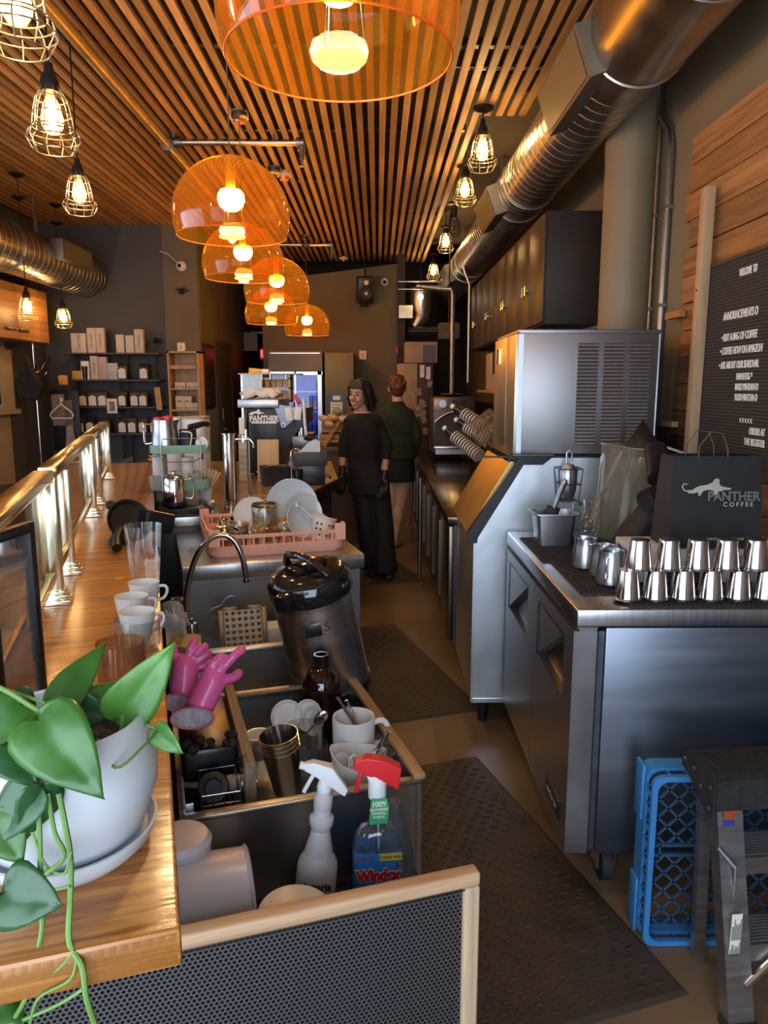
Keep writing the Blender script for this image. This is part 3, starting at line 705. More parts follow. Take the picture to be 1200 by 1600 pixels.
# lean of the front face between z .12 and h
tilt = math.atan2(.023, h-.12)
text('lettering', 'PANTHER', .040, mat('bag_grey', (.13, .13, .13), .6), t, (.048, -.0735, .162), (PI/2-tilt, 0, 0), bold=.0012, sx=.92)
text('lettering', 'C O F F E E', .019, mat('bag_light', (.38, .36, .32), .6), t, (.062, -.0765, .138), (PI/2-tilt, 0, 0), bold=.0003)
text('lettering', 'PANTHERCOFFEE.COM', .011, mat('bag_light', (.4, .4, .4)), t, (.03, -.0785, .03), (PI/2-.03, 0, 0), bold=.0002)
cat_pts = [(-.105, 0), (-.100, .006), (-.09, .004), (-.075, .014), (-.06, .02), (-.04, .022), (-.02, .03), (-.012, .042), (0, .045), (.006, .036), (.004, .028), (.012, .018), (.03, .014), (.045, .012), (.045, .006), (.02, .005), (.01, .0), (.0, .0), (-.006, -.012), (-.012, -.012), (-.014, .002), (-.03, .006), (-.05, .002), (-.06, -.014), (-.068, -.014), (-.066, -.002), (-.08, -.006), (-.10, -.006)]
def cat_logo(parent, loc, rot, s, m, name='cat_emblem'):
    mb = MB(); mb.prism([(x*s, y*s, 0) for x, y in cat_pts], (0, 0, .0008))
    mb.tube([(-.098*s, 0, .0004), (-.115*s, .004*s, .0004), (-.122*s, .016*s, .0004), (-.116*s, .027*s, .0004), (-.105*s, .024*s, .0004)], .0025*s, 5)
    o = mb.build(name, m, parent); o.location = loc; o.rotation_euler = rot; return o
cat_logo(t, (-.002, -.0725, .178), (PI/2-tilt, 0, 0), .9, mat('bag_light', (.4, .4, .4)))
# white paper edge at the extreme right by the bag
t = carton(1.215, 1.30, 2.10, 2.16, .915, 1.10, paper, 'white paper menu standing at the right edge behind the steel cups', name='menu_card', cat='menu')
# ---- ice machine ----
t = thing('ice_machine', 'stainless ice machine head with louvred side on top of an ice bin', 'ice machine', (.60, 3.20, 0))
mb = MB(); mb.box(.012, .60, .0, .56, 1.222, 1.748, .005); mb.box(0, .605, -.004, .565, 1.735, 1.752, .003); mb.build('machine_head', mat('satin_grey_steel', (.31, .30, .305), .42, 1, .04, 3, rvar=.05), t)
mb = MB(); mb.box(-.012, .012, 0, .215, 1.222, 1.735, .004); mb.build('front_panel', mat('lit_satin_front', (.52, .46, .34), .4, 1, .03, 3), t)  # light on the front put into a warmer, brighter steel colour
mb = MB(); mb.box(-.012, .012, .222, .56, 1.222, 1.735, .004); mb.build('front_panel', mat('lit_satin_front', (.52, .46, .34)), t)
mb = MB(); mb.box(-.018, -.012, .40, .46, 1.62, 1.69); mb.build('badge', brass, t)
mb = MB(); mb.box(.0, .022, -.006, 0, 1.225, 1.733); mb.build('edge_strip', mat('bright_edge', (.75, .82, .88), .3, 1, 0), t)
lm = mat('louvre_dark', (.03, .028, .028), .7); lmm = mat('louvre_steel', (.42, .41, .42), .4, 1, .04, 3)
for c in range(3):
    x0 = .255+c*.111; mb = MB(); mb.box(x0, x0+.088, -.0015, .0, 1.262, 1.695); f = mb.build('louvre_panel', lm, t)
    mb = MB()
    for k in range(28):
        z = 1.265+k*.01545; mb.prism([(x0, -.001, z+.0105), (x0, -.006, z+.003), (x0, -.006, z+.001), (x0, -.001, z+.0055)], (.088, 0, 0))
    mb.build('louvre_slats', lmm, f)
# bin
t = thing('ice_bin', 'tall dented stainless ice storage bin with sloping lid under the ice machine', 'ice bin', (.42, 3.12, 0))
mb = MB(); prof = [(0, .115), (0, .86), (.20, 1.215), (.80, 1.215), (.80, .115)]
mb.prism([(x, 0, z) for x, z in prof], (0, .70, 0)); mb.build('bin_body', dents, t)
mb = MB(); mb.prism([(-.012, .03, .88), (.175, .03, 1.195), (.155, .03, 1.205), (-.03, .03, .885)], (0, .64, 0)); mb.build('lid', mat('orange_lit_satin', (.55, .38, .14), .38, .9, .05, 4, rvar=.06), t)  # orange light falling on the lid is put into its steel colour
mb = MB()
mb.prism([(-.02, -.012, .845), (.008, -.012, .845), (.012, -.012, .87), (.20, -.012, 1.185), (.20, -.012, 1.215), (.17, -.012, 1.205), (-.035, -.012, .885)], (0, .04, 0))
mb.prism([(.155, -.016, 1.225), (.33, -.016, 1.225), (.28, -.016, 1.185), (.20, -.016, 1.185)], (0, .05, 0))
mb.box(.14, .26, .03, .67, 1.195, 1.222)
mb.build('lid_frame', blackp, t)
mb = MB(); mb.box(.03, .80, -.004, 0, 1.214, 1.222); mb.build('joint_strip', blackp, t)
mb = MB(); mb.box(-.006, .004, -.006, .02, .116, .86); mb.box(0, .26, -.006, .0, .112, .13); mb.build('corner_trim', mat('bright_edge', (.7, .8, .9)), t)
for x in (.06, .74):
    for y in (.06, .64): MB().cyl((x, y, 0), (x, y, .115), .022, .028).build('foot', blackp, t)
# ---- low counters beyond ----
lt = thing('prep_counter', 'long low stainless counter running down the right side beyond the ice bin', 'counter', (.375, 3.9, 0))
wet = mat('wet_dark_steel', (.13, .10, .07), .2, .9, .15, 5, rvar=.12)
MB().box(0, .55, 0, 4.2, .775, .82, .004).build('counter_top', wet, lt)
MB().box(.55, .775, 0, 4.2, .78, .86, .004).build('back_ledge', mat('ledge_steel', (.17, .13, .09), .35, .8, .1, 5), lt)
MB().box(.04, .77, .01, 4.19, .10, .775).build('counter_body', darksteel, lt)
y = .02
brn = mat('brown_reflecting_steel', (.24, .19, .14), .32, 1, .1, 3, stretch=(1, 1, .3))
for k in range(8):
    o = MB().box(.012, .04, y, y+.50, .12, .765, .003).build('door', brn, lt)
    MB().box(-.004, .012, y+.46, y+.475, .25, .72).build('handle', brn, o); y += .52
for yy in (.1, 1.4, 2.8, 4.1): MB().cyl((.1, yy, 0), (.1, yy, .1), .02).build('foot', steel, lt)
for y, lab in ((5.75, 'slim bright steel leg of the counter line standing nearest'), (7.3, 'slim bright steel leg by the bare legged person')):
    mb = MB(); mb.cyl((.335, y, .0), (.335, y, .80), .014, n=12); o = mb.build('steel_post', steel); tag(o, lab, 'post')
# items on the low counter
t = MB().box(0, .06, 0, .07, 0, .035, .006).build('black_block', blackp, loc=(.60, 4.35, .82)); tag(t, 'small black block on the wet counter beside the ice bin lid', 'block')
mb = MB(); mb.grid(lambda a, b: (.09*a, .07*b, .03*abs(math.sin(5*a+2*b))+.02*a), 8, 6); t = mb.build('crumpled_towel', white, loc=(.93, 4.25, .862)); tag(t, 'small crumpled white towel on the counter ledge by the ice bin', 'towel')
sol = t.modifiers.new('s', 'SOLIDIFY'); sol.thickness = .003
# black cup dispenser with three slanted stacks
t = thing('cup_dispenser', 'black dispenser box holding slanted stacks of striped cups', 'dispenser', (.82, 4.75, .862))
mb = MB(); mb.box(0, .26, 0, .26, 0, .16, .006); mb.box(-.02, .0, 0, .26, 0, .20); mb.build('dispenser_body', blackp, t)
cupm = stripes('stacked_cup_rims', (.04, .035, .03), (.60, .54, .45), .024, .42, 2)
for k, (u, v, du, dv, lab) in enumerate(((706, 634, 52, 34, 'upper slanted stack of striped cups with a white end beside the oven'), (712, 655, 44, 30, 'middle slanted stack of striped cups with a white end beside the oven'), (694, 668, 42, 34, 'lower slanted stack of striped cups with a white end beside the oven'))):
    a = PY(u, v, 4.95); b = PY(u+du, v+dv, 4.75); d = b-a
    t = thing('cup_stack', lab, 'cups', a, group='slanted cup stacks by the oven'); t.rotation_euler = d.to_track_quat('Z', 'Y').to_euler()
    MB().cyl((0, 0, 0), (0, 0, .035), .017, .017).build('stack_end', paper, t)
    MB().cyl((0, 0, .035), (0, 0, .11), .026, .036).build('cup', blackp, t)
    MB().cyl((0, 0, .11), (0, 0, d.length+.08), .042, .046, n=24).build('stacked_rims', cupm, t)
# clear lids stack right of them
lidg = thin('clear_lid', (.85, .8, .7), .3, .05, .2, (.6, .5, .35))
for k, (u, v, y) in enumerate(((760, 655, 4.6), (765, 675, 4.45))):
    p = PY(u, v, y); t = MB().lathe([(0, .0), (.045, 0), (.048, .01), (.048, .05), (0, .055)], 20).build('clear_lid_stack', lidg, loc=p, rot=(0, 1.0, .2)); tag(t, ['stack of clear cup lids above the dispenser', 'stack of clear cup lids low beside the ice machine'][k], 'lids')
    MB().cyl((.0, 0, -.1), (0, 0, 0), .045, .045).build('lid_sleeve', lidg, t)
# oven / roaster on the counter
t = thing('bread_oven', 'countertop appliance with round dial, curved steel handle and dark door', 'oven', (.52, 7.0, .861))
mb = MB(); mb.box(0, .40, 0, .4, .03, .56, .012); mb.build('oven_body', mat('oven_brown', (.09, .07, .05), .4, .5, .1, 4), t)
mb = MB(); mb.box(.01, .15, -.008, 0, .43, .55, .003); mb.build('control_panel', mat('oven_panel', (.35, .27, .16), .4, .5), t)
mb = MB(); mb.cyl((.09, -.035, .495), (.09, -.008, .495), .038, .042, n=24); mb.build('dial', steel, t)
mb = MB(); mb.box(.18, .32, -.006, 0, .455, .53); mb.build('button_panel', blackp, t)
mb = MB(); mb.prism([(.02+.36*k/16, -.01, .30+.10*math.sin(PI*k/16)) for k in range(17)]+[(.38, -.01, .10), (.02, -.01, .10)], (0, .012, 0)); mb.build('oven_door', mat('oven_door', (.05, .042, .035), .5, .2), t)
mb = MB(); mb.tube([(.02+.36*k/12, -.035, .33+.09*math.sin(PI*k/12)) for k in range(13)], .016, 8); mb.build('door_handle', steel, t)
mb = MB(); mb.box(.01, .39, -.05, 0, .07, .10, .006); mb.box(.03, .37, -.02, 0, .02, .07); mb.build('drip_tray', steel, t)
for x in (.05, .35):
    for y in (.05, .35): MB().cyl((x, y, 0), (x, y, .03), .015).build('foot', rubber, t)
mb = MB(); mb.lathe([(0, .0), (.09, 0), (.12, .02), (.1, .03), (0, .025)], 24); t = mb.build('metal_tray', darksteel, loc=(.72, 7.2, 1.422)); tag(t, 'dark round tray lying on top of the countertop oven', 'tray')
# wood wall shelf with cream tub
t = thing('wall_shelf', 'orange brown wooden shelf on brackets above the cup stacks', 'shelf', (.86, 5.1, 1.465))
MB().box(0, .54, 0, 1.35, 0, .022, .002).build('shelf_board', wood('shelf_orange', (.30, .13, .035), (.45, .21, .07), .5, 1, 6), t)
mb = MB(); 
for y in (.2, 1.15): mb.box(.30, .54, y, y+.02, -.02, 0); mb.box(.52, .54, y, y+.02, -.15, -.02)
mb.build('bracket', blackm, t)
tubm = mat('tub_tan', (.48, .38, .24), .5, 0, .04, 6)
t = thing('bus_tub', 'tan plastic tub on the wooden wall shelf', 'tub', (1.06, 5.85, 1.488))
MB().loft([rr(.14, .19, 0, .03), rr(.165, .215, .12, .03), rr(.172, .222, .12, .03), rr(.172, .222, .112, .03), rr(.16, .21, .112, .03), rr(.135, .185, .005, .03)], True, True).build('tub_body', tubm, t)
t = carton(.97, 1.10, 5.1, 5.25, 1.488, 1.56, wood('shelf_orange', (.3, .1, .03), (.4, .2, .07)), 'small orange box on the wooden shelf beside the ice machine', name='small_box')
t = MB().box(0, .015, 0, .28, 0, .30, .003).build('cutting_board', mat('board_tan', (.42, .33, .2), .5, 0, .05, 9), loc=(.93, 6.15, 1.4885)); tag(t, 'tan cutting board standing on the wall shelf behind the tub', 'board')
mb = MB(); mb.loft([[( .09*(1-.25*abs(z-.5))*math.cos(a)*(1 if z < .9 else .5)*(.8+.2*math.sin(3*a+5*z)), .09*math.sin(a)*(1 if z < .9 else .5), .26*z) for a in [2*PI*k/16 for k in range(16)]] for z in (0, .2, .45, .7, .9, 1)])
t = mb.build('dark_bag', mat('dark_bag_plastic', (.02, .018, .015), .4, 0, .2, 20, bump=.4), loc=(.97, 5.45, 1.488)); tag(t, 'bunched dark bag on the wall shelf left of the ice machine', 'bag')
# ---- wall cabinets ----
cabm = mat('dark_cabinet', (.018, .013, .009), .6, 0, .15, 3)
cabd = mat('dark_cabinet_door', (.055, .038, .02), .42, 0, .05, 3, stretch=(1, 1, .4))
y0 = 4.62
for k in range(4):
    t = thing('wall_cabinet', ['nearest dark glossy wall cabinet, its plain black end facing the room', 'dark wall cabinet, second from the near end', 'dark wall cabinet, third from the near end', 'farthest dark wall cabinet, beside the dark passage'][k], 'cabinet', (1.0, y0, 1.89), group='dark wall cabinets above the counter')
    Lc = .86; MB().box(.02, .398, 0, Lc, 0, .66, .003).build('cabinet_body', cabm, t)
    for j in range(2):
        a = .01+j*Lc/2; dr = MB().box(0, .02, a, a+Lc/2-.02, .012, .648, .003).build('door', cabd, t)
        yh = a+Lc/2-.055 if j == 0 else a+.035
        mb = MB(); mb.cyl((-.03, yh, .24), (0, yh, .24), .009); mb.tube([(-.03, yh-.04, .24), (-.03, yh+.04, .24)], .006, 8); mb.tube([(-.03, yh, .215), (-.03, yh, .275)], .006, 8); mb.build('handle', chrome, dr)
    y0 += Lc+.01
t = MB().box(0, .05, 0, 3.3, 0, .018).build('cabinet_rail', mat('rail_tan', (.3, .24, .14), .5), loc=(1.345, 4.62, 1.868)); tag(t, 'thin pale rail under the dark wall cabinets', 'rail')
# ---- column, conduits ----
colm = mat('column_paint', (.20, .155, .09), .55, 0, .04, 2)
t = thing('round_column', 'round grey-brown painted column behind the ice machine, flaring at its top', 'column', (1.262, 3.90, 0))
mb = MB(); mb.lathe([(0, 0), (.121, 0), (.121, 2.6), (.125, 2.66), (.125, 3.5), (0, 3.5)], 40); mb.build('column_shaft', colm, t)
def conduit(u1, u2, lab, m, r=.014, bend=False, yv=None):
    pass
def wallpipe(y, lab, r, m, pts, strap=True):
    t = thing('wall_conduit', lab, 'pipe', (1.40-r-.004, y, 0))
    MB().tube(pts, r, 10).build('pipe', m, t)
    for z in (1.9, 2.35): MB().box(-r*1.2, r, -.012-r, .012+r, z-.008, z+.008).build('strap', galv, t)
    return t
cuprm = mat('brown_pipe', (.24, .15, .09), .4, .5, .08, 12)
def ss(P): return P
wallpipe(PX(1039, 400, 1.38).y, 'bent galvanised conduit on the wall right of the round column', .017, steelv, [(0, 0, .2), (0, 0, 2.62), (0, .03, 2.70), (-.02, .12, 2.80), (-.02, .14, 2.9), (-.02, .14, 3.48)])
wallpipe(PX(1019, 400, 1.384).y, 'middle straight brown conduit between column and bent conduit', .012, cuprm, [(0, 0, .2), (0, 0, 3.48)])
wallpipe(PX(1004, 400, 1.384).y, 'brown conduit closest to the round column', .012, cuprm, [(0, 0, .2), (0, 0, 3.48)])
# ---- plank wall with letter board ----
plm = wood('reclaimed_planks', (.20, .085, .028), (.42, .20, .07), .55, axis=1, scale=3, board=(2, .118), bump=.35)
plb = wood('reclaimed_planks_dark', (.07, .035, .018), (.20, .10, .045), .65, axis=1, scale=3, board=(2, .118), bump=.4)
t = thing('plank_panel', 'reclaimed horizontal wooden plank panel covering the right wall around the letter board', 'wall panel', (1.375, 0, .7))
mb = MB(); md = MB(); k = 0
random.seed(3)
z = 0
while z < 1.88:
    ye = 3.42+random.uniform(-.07, .05); h = .114
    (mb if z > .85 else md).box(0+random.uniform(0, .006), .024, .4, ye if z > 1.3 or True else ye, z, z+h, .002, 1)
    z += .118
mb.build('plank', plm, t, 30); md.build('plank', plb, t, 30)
t = thing('letter_board', 'black grooved letter board with white announcement letters on the plank wall', 'letter board', (1.362, 3.14, 1.2))
gb = stripes('letter_board_felt', (.014, .012, .010), (.045, .038, .03), .0127, .45, 2, .9)
MB().box(-.004, .011, -1.55, -.012, .01, .79).build('felt_board', gb, t)
mb = MB(); mb.box(-.008, .012, -1.565, 0, .79, .803); mb.box(-.008, .012, -1.565, 0, 0, .012); mb.box(-.008, .012, -.012, 0, .012, .79); mb.box(-.008, .012, -1.565, -1.55, .012, .79); mb.build('board_frame', mat('board_frame_dark', (.06, .045, .035), .5, .4), t)
def lb(u, v, s, size, al='LEFT', sx=.8):
    p = PX(u, v, 1.3575); q = p-t.location
    text('lettering', s, size*.88, textw, t, (-.006, q.y, q.z), (PI/2, 0, -PI/2), .0012, al, sx*.78, 0)
lb(1156, 427, 'WELCOME  TO', .045, sx=.62); lb(1131, 496, 'ANNOUNCEMENTS O', .05, sx=.78)
lb(1128, 529, '• BUY A BAG OF COFFEE', .047, sx=.78); lb(1126, 550, '• COFFEE NOW ON AMAZON', .047, sx=.74); lb(1124, 572, '• ASK ABOUT OUR SEASONAL', .045, sx=.74)
lb(1151, 589, 'MIAMI FOG *', .042, sx=.72); lb(1149, 605, 'BUKO PANDAN O', .042, sx=.72); lb(1148, 621, 'YUZU MATCHA O', .042, sx=.72)
lb(1156, 657, '< < < < <', .042); lb(1171, 674, 'ORDER AT', .042, sx=.8); lb(1163, 690, 'THE REGISTER', .042, sx=.8)
t = thing('timber_post', 'pale raw timber post leaning against the plank wall left of the letter board', 'post', (1.338, PX(1099, 420, 1.338).y, .905))
MB().box(-.02, .018, -.028, .028, 0, 1.40, .002).build('timber', wood('raw_timber', (.34, .22, .12), (.48, .33, .19), .6, 2, 3), t)
mb = MB(); mb.cyl((-.0215, 0, .06), (-.02, 0, .06), .009); mb.cyl((-.0215, .005, 1.0), (-.02, .005, 1.0), .005); mb.build('knot', textk, t)
t.rotation_euler = (math.radians(0), 0, 0)
t = MB().box(0, .03, 0, .16, 0, .03).build('timber_block', wood('shelf_orange', (.3, .1, .03), (.4, .2, .07)), loc=(1.342, 3.37, 1.82)); tag(t, 'short wooden block crossing behind the leaning timber post, upper', 'block')
t = MB().box(0, .03, 0, .12, 0, .025).build('timber_block', wood('raw_timber', (.34, .22, .12), (.48, .33, .19)), loc=(1.342, 3.37, 1.33)); tag(t, 'short wooden block beside the foot of the leaning timber post, lower', 'block')
# ================= LEFT AND BACK =================
# pipe shelving with boxes and coffee bags
SY = 7.95
def sx(u): return PY(u, 605, SY).x
t = thing('pipe_shelf', 'black pipe shelving with four thin shelves on the charcoal wall', 'shelf', (sx(103), SY-.0, 0))
W_ = sx(250)-sx(103); LV = [1.868, 1.590, 1.305, 1.022]
for z in LV: MB().box(0, W_, -.0, .22, z-.018, z, .002).build('shelf_board', mat('shelf_board_dark', (.07, .05, .045), .6), t)
for k, x in enumerate((.08, .54, .63, W_-.06)):
    mb = MB(); mb.cyl((x, .12, 0), (x, .12, 2.0 if k != 1 else 1.95), .011); mb.build('upright_pipe', blackm, t)
mb = MB()
for x in (.54, W_-.06):
    for z in (2.0,): mb.cyl((x, .12, z), (x, .25, z), .012); mb.cyl((x, .243, z), (x, .25, z), .045, n=20); mb.cyl((x, .10, z-.02), (x, .14, z+.02), .018)
mb.build('pipe_flange', blackm, t)
bagk = mat('coffee_bag_black', (.014, .012, .012), .4, 0, .2, 15, bump=.3)
boxp = mat('parcel_pinkish', (.55, .48, .42), .7, 0, .04, 8)
def sbox(u0, u1, vt, lev, label, m=None, mark=True, d=.065, name='gift_box', group='boxes on the top shelf'):
    x0, x1 = sx(u0), sx(u1); z = LV[lev]; h = 1.51+(605-vt)/147.5*1.008-z
    t = thing(name, label, 'box', ((x0+x1)/2, SY+.03, z), 0, group); a = (x1-x0)/2
    MB().box(-a, a, 0, d, 0.0005, h, .003).build('box_body', m or boxp, t)
    if mark: text('lettering', 'Chemex', min(.07, a*.9), mat('grey_script', (.12, .10, .10), .6), t, (0, -.001, h*.45), (PI/2, -PI/2, 0), shear=.4, sx=1)
    return t
sbox(114, 137, 523, 0, 'pale squarish box with dark script, leftmost on the top shelf')
sbox(139, 152, 515, 0, 'tall pale box with dark script, left one of the touching pair on the top shelf')
sbox(152.5, 166, 515, 0, 'tall pale box with dark script, right one of the touching pair on the top shelf')
sbox(183.5, 196, 525, 0, 'plain pale box, fourth from left on the top shelf', mark=False)
sbox(198.5, 211, 526, 0, 'plain pale box, fifth from left on the top shelf', mark=False)
sbox(212.5, 226, 517, 0, 'tall pale box with dark script, rightmost on the top shelf')
g2 = 'goods on the second shelf'
sbox(112, 126, 580, 1, 'small yellow box on the second shelf', mat('yellow_box', (.55, .34, .06), .6), False, group=g2)
sbox(126.5, 139, 565, 1, 'white box printed with a black tumbler, on the second shelf', paper, False, group=g2)
t = sbox(141.5, 153, 557, 1, 'tall pale box with dark script on the second shelf', group=g2)
sbox(153.5, 167, 558.5, 1, 'tall pinkish box beside the scripted one on the second shelf', mat('pink_box', (.50, .38, .38), .7), False, group=g2)
sbox(167.5, 184, 568, 1, 'pale blue box with a landscape picture on the second shelf', mat('sky_box', (.30, .36, .42), .6, 0, 0, 9, col2=(.55, .58, .60), stretch=(.2, 1, 4)), False, group=g2)
t = thing('black_tumbler', 'black tumbler in front of the white box on the second shelf', 'tumbler', (sx(133), SY+.02, LV[1]))
MB().lathe([(0, 0), (.022, 0), (.030, .12), (.030, .135), (0, .137)], 20).build('tumbler_body', blackp, t); MB().lathe([(0, .137), (.031, .137), (.028, .155), (0, .156)], 20).build('lid', paper, t)
cb = None
def coffee(u, lev, label, group, w=.047, h=.15, sc=1):
    global cb
    p = (sx(u), SY+.05, LV[lev])
    if cb is None:
        t = thing('coffee_bag', label, 'coffee bag', p, 0, group)
        mb = MB(); mb.loft([[(-.05, -.03, 0), (.05, -.03, 0), (.05, .045, 0), (-.05, .045, 0)], [(-.053, -.035, .08), (.053, -.035, .08), (.053, .05, .08), (-.053, .05, .08)], [(-.05, -.02, .14), (.05, -.02, .14), (.05, .035, .14), (-.05, .035, .14)], [(-.045, .0, .165), (.045, .0, .165), (.045, .012, .165), (-.045, .012, .165)]])
        mb.build('bag_body', bagk, t, 25)
        MB().prism([(-.040, -.0365, .012), (.036, -.0365, .012), (.036, -.0405, .105), (.015, -.0385, .112), (.012, -.037, .118), (-.012, -.037, .118), (-.015, -.0385, .112), (-.040, -.0405, .105)], (0, -.001, 0)).build('bag_label', paper, t)
        cb = t
    else: t = dup(cb, p, random.uniform(-.12, .12), label)
    t['group'] = group; return t
gA, gB, gC = 'coffee bags on the second shelf', 'coffee bags on the third shelf', 'coffee bags on the lowest shelf'
coffee(191.5, 1, 'black coffee bag with pale label on the second shelf, next to the blue box', gA)
coffee(225, 1, 'black coffee bag with pale label, last on the second shelf', gA)
nm = ['first', 'second', 'third', 'fourth', 'fifth', 'sixth', 'seventh']
for k, u in enumerate((118, 127.5, 142, 157, 189.5, 208.5, 222)): coffee(u, 2, f'black coffee bag with pale label, {nm[k]} from left on the third shelf', gB)
for k, u in enumerate((119.5, 135.5, 160, 187, 202, 219, 237)): coffee(u, 3, f'black coffee bag with pale label, {nm[k]} from left on the lowest shelf', gC)
t = thing('picture_card', 'small white framed picture card clipped to the middle of the third shelf', 'picture', (sx(173.8), SY-.012, 1.345))
MB().box(-.055, .055, 0, .008, -.11, .045, .001).build('card_frame', paper, t); MB().box(-.03, .03, -.001, 0, -.085, .015).build('picture', mat('dim_photo', (.05, .04, .03), .5, 0, 0, 30, col2=(.4, .3, .2)), t)
t = MB().box(-.03, .03, 0, .004, 0, .24).build('hanging_card', mat('kraft_tan', (.46, .30, .12), .7), loc=(sx(248), SY-.01, 1.27), rot=(0, -.07, 0)); tag(t, 'tan strip card hanging from the right end of the third shelf', 'card')
# wooden box shelf
WS = wood('pine_shelf', (.34, .19, .08), (.50, .31, .14), .55, 2, 4)
x0, x1 = sx(263), sx(312)
t = thing('wooden_shelf', 'narrow upright pine shelf with small boxed goods against the olive wall', 'shelf', (x0, SY, 0))
w_ = x1-x0; mb = MB(); mb.box(0, .02, 0, .24, 0, 1.885); mb.box(w_-.02, w_, 0, .24, 0, 1.885); mb.box(0, w_, 0, .24, 1.865, 1.885); mb.box(0, w_, .225, .24, 0, 1.88); mb.build('frame', WS, t)
zs = [.45, .8, 1.06, 1.275, 1.50, 1.655]
for z in zs[:5]: MB().box(.02, w_-.02, .005, .225, z-.018, z).build('shelf_board', WS, t)
MB().box(.02, w_*.9, .02, .1, 1.70, 1.74).build('cross_bar', WS, t)
bp = mat('small_box_cream', (.55, .47, .36), .7, 0, .05, 20); n_ = 0
sb0 = None
def small(u0, u1, z, h, label, dy=.03):
    global sb0
    a, b = sx(u0), sx(u1)
    t = thing('tea_box', label, 'box', (a, SY+dy, z), 0, 'small pale boxes in the pine shelf')
    MB().box(0, b-a, 0, .12, 0, h, .002).build('box_body', bp, t); mb = MB()
    for i in range(2): mb.box((b-a)*(.12+.46*i), (b-a)*(.40+.46*i), -.001, 0, .012, .02)
    mb.build('printed_line', textk, t)
small(272, 288, 1.50, .062, 'small pale box at left on the top board of the pine shelf'); small(290, 308, 1.50, .062, 'small pale box at right on the top board of the pine shelf')
small(272, 285, 1.275, .07, 'small pale box, lower left of the pile on the second board of the pine shelf'); small(285.5, 298, 1.275, .07, 'small pale box, lower middle of the pile on the second board of the pine shelf'); small(298.5, 307, 1.275, .07, 'small pale box at the right on the second board of the pine shelf'); small(272, 297, 1.3455, .07, 'wide pale box on top of the pile on the second board of the pine shelf')
for k, (a, b) in enumerate(((272, 286.5), (288, 306))):
    small(a, b, 1.06, .07, ['lower left', 'lower right'][k]+' pale box on the third board of the pine shelf'); small(a, b, 1.1305, .07, ['upper left', 'upper right'][k]+' pale box on the third board of the pine shelf')
# wall fittings
def wallbox(u, v, y, w, h, label, m=cream):
    p = PY(u, v, y); t = thing('thermostat', label, 'wall box', p)
    MB().box(-w/2, w/2, -.03, 0, -h/2, h/2, .006).build('cover', m, t); MB().box(-w/5, w/5, -.032, -.03, -h/5, h/5).build('window', mat('window_tan', (.5, .44, .3), .5), t); return t
wallbox(284, 543, 8.2, .085, .10, 'cream wall thermostat above the pine shelf')
wallbox(567, 555, 10.0, .10, .12, 'cream thermostat on the olive back wall above the smiling person')
def camera_ball(u, v, y, label, s=1):
    p = PY(u, v, y); t = thing('security_camera', label, 'camera', p)
    MB().cyl((0, 0, 0), (0, -.03, 0), .05*s, n=20).build('base', plasticw, t); MB().sph((0, -.06*s, 0), .042*s, n=20).build('camera_dome', plasticw, t); MB().cyl((0, -.09*s, -.005), (0, -.105*s, -.01), .02*s, n=16).build('lens', blackg, t)
    return t
camera_ball(284, 416, 8.2, 'round white security camera high on the olive pier at left'); camera_ball(601, 441, 10.0, 'round white security camera on the back wall right of the loudspeaker')
mb = MB(); mb.tube([(.0, -.01, .0), (-.06, -.02, .05), (-.12, -.01, .1), (-.2, 0, .13)], .004, 6); o = mb.build('cable', plasticw, loc=PY(280, 412, 8.2)); tag(o, 'thin white cable running from the left security camera up to the slats', 'cable')
mb = MB(); mb.sph((0, 0, 0), .03); mb.bar((-.06, 0, .02), (.07, 0, 0), .02, .02); mb.bar((-.03, 0, -.03), (.03, 0, .04), .015, .02); o = mb.build('wall_bracket', blackm, loc=PY(284, 455, 8.17)); tag(o, 'empty dark metal bracket on the olive pier under the security camera', 'bracket')
p = PY(570, 453, 9.75); t = thing('loudspeaker', 'black bookshelf loudspeaker hung tilted high on the olive back wall', 'loudspeaker', p, rot=(.25, 0, .2))
MB().box(-.10, .10, -.09, .09, -.16, .16, .008).build('cabinet', blackp, t)
MB().lathe([(0, 0), (.055, 0), (.06, .006), (.075, .008), (.08, 0)], 28).build('woofer_cone', mat('cone_grey', (.03, .03, .03), .5), t, loc=(0, -.091, -.03), rot=(PI/2, 0, 0))
MB().lathe([(0, .012), (.022, .01), (.025, 0)], 20).build('woofer_cap', mat('cap_cream', (.6, .5, .38), .4), t, loc=(0, -.095, -.03), rot=(PI/2, 0, 0))
MB().lathe([(0, .006), (.02, .004), (.03, 0)], 20).build('tweeter', cream, t, loc=(0, -.091, .10), rot=(PI/2, 0, 0))
mb = MB(); mb.box(-.05, .05, -.03, .06, -.21, -.16); mb.cyl((0, 0, .16), (0, .05, .30), .012); mb.cyl((0, .05, .30), (0, .18, .32), .012); mb.build('mount', blackm, t); MB().tube([(0, .05, .30), (0, .27, .30)], .012, 8).build('mount_arm', blackm, t)
# framed dark poster on corridor wall
t = thing('framed_poster', 'dark narrow framed poster with a red figure, on the corridor wall', 'picture', (-1.93, 8.55, 1.63))
MB().box(0, .025, -.24, .24, -.35, .36, .003).build('frame', blackm, t); MB().box(.025, .028, -.20, .20, -.31, .32).build('poster_print', mat('dark_print', (.03, .012, .008), .3, 0, 0, 6, col2=(.02, .008, .006)), t)
t = MB().cyl((0, 0, 0), (0, 0, .14), .008, n=8).build('pull_bar', steel, loc=(-1.87, 9.0, 1.12)); tag(t, 'small steel pull at the edge of the dark corridor door', 'handle')
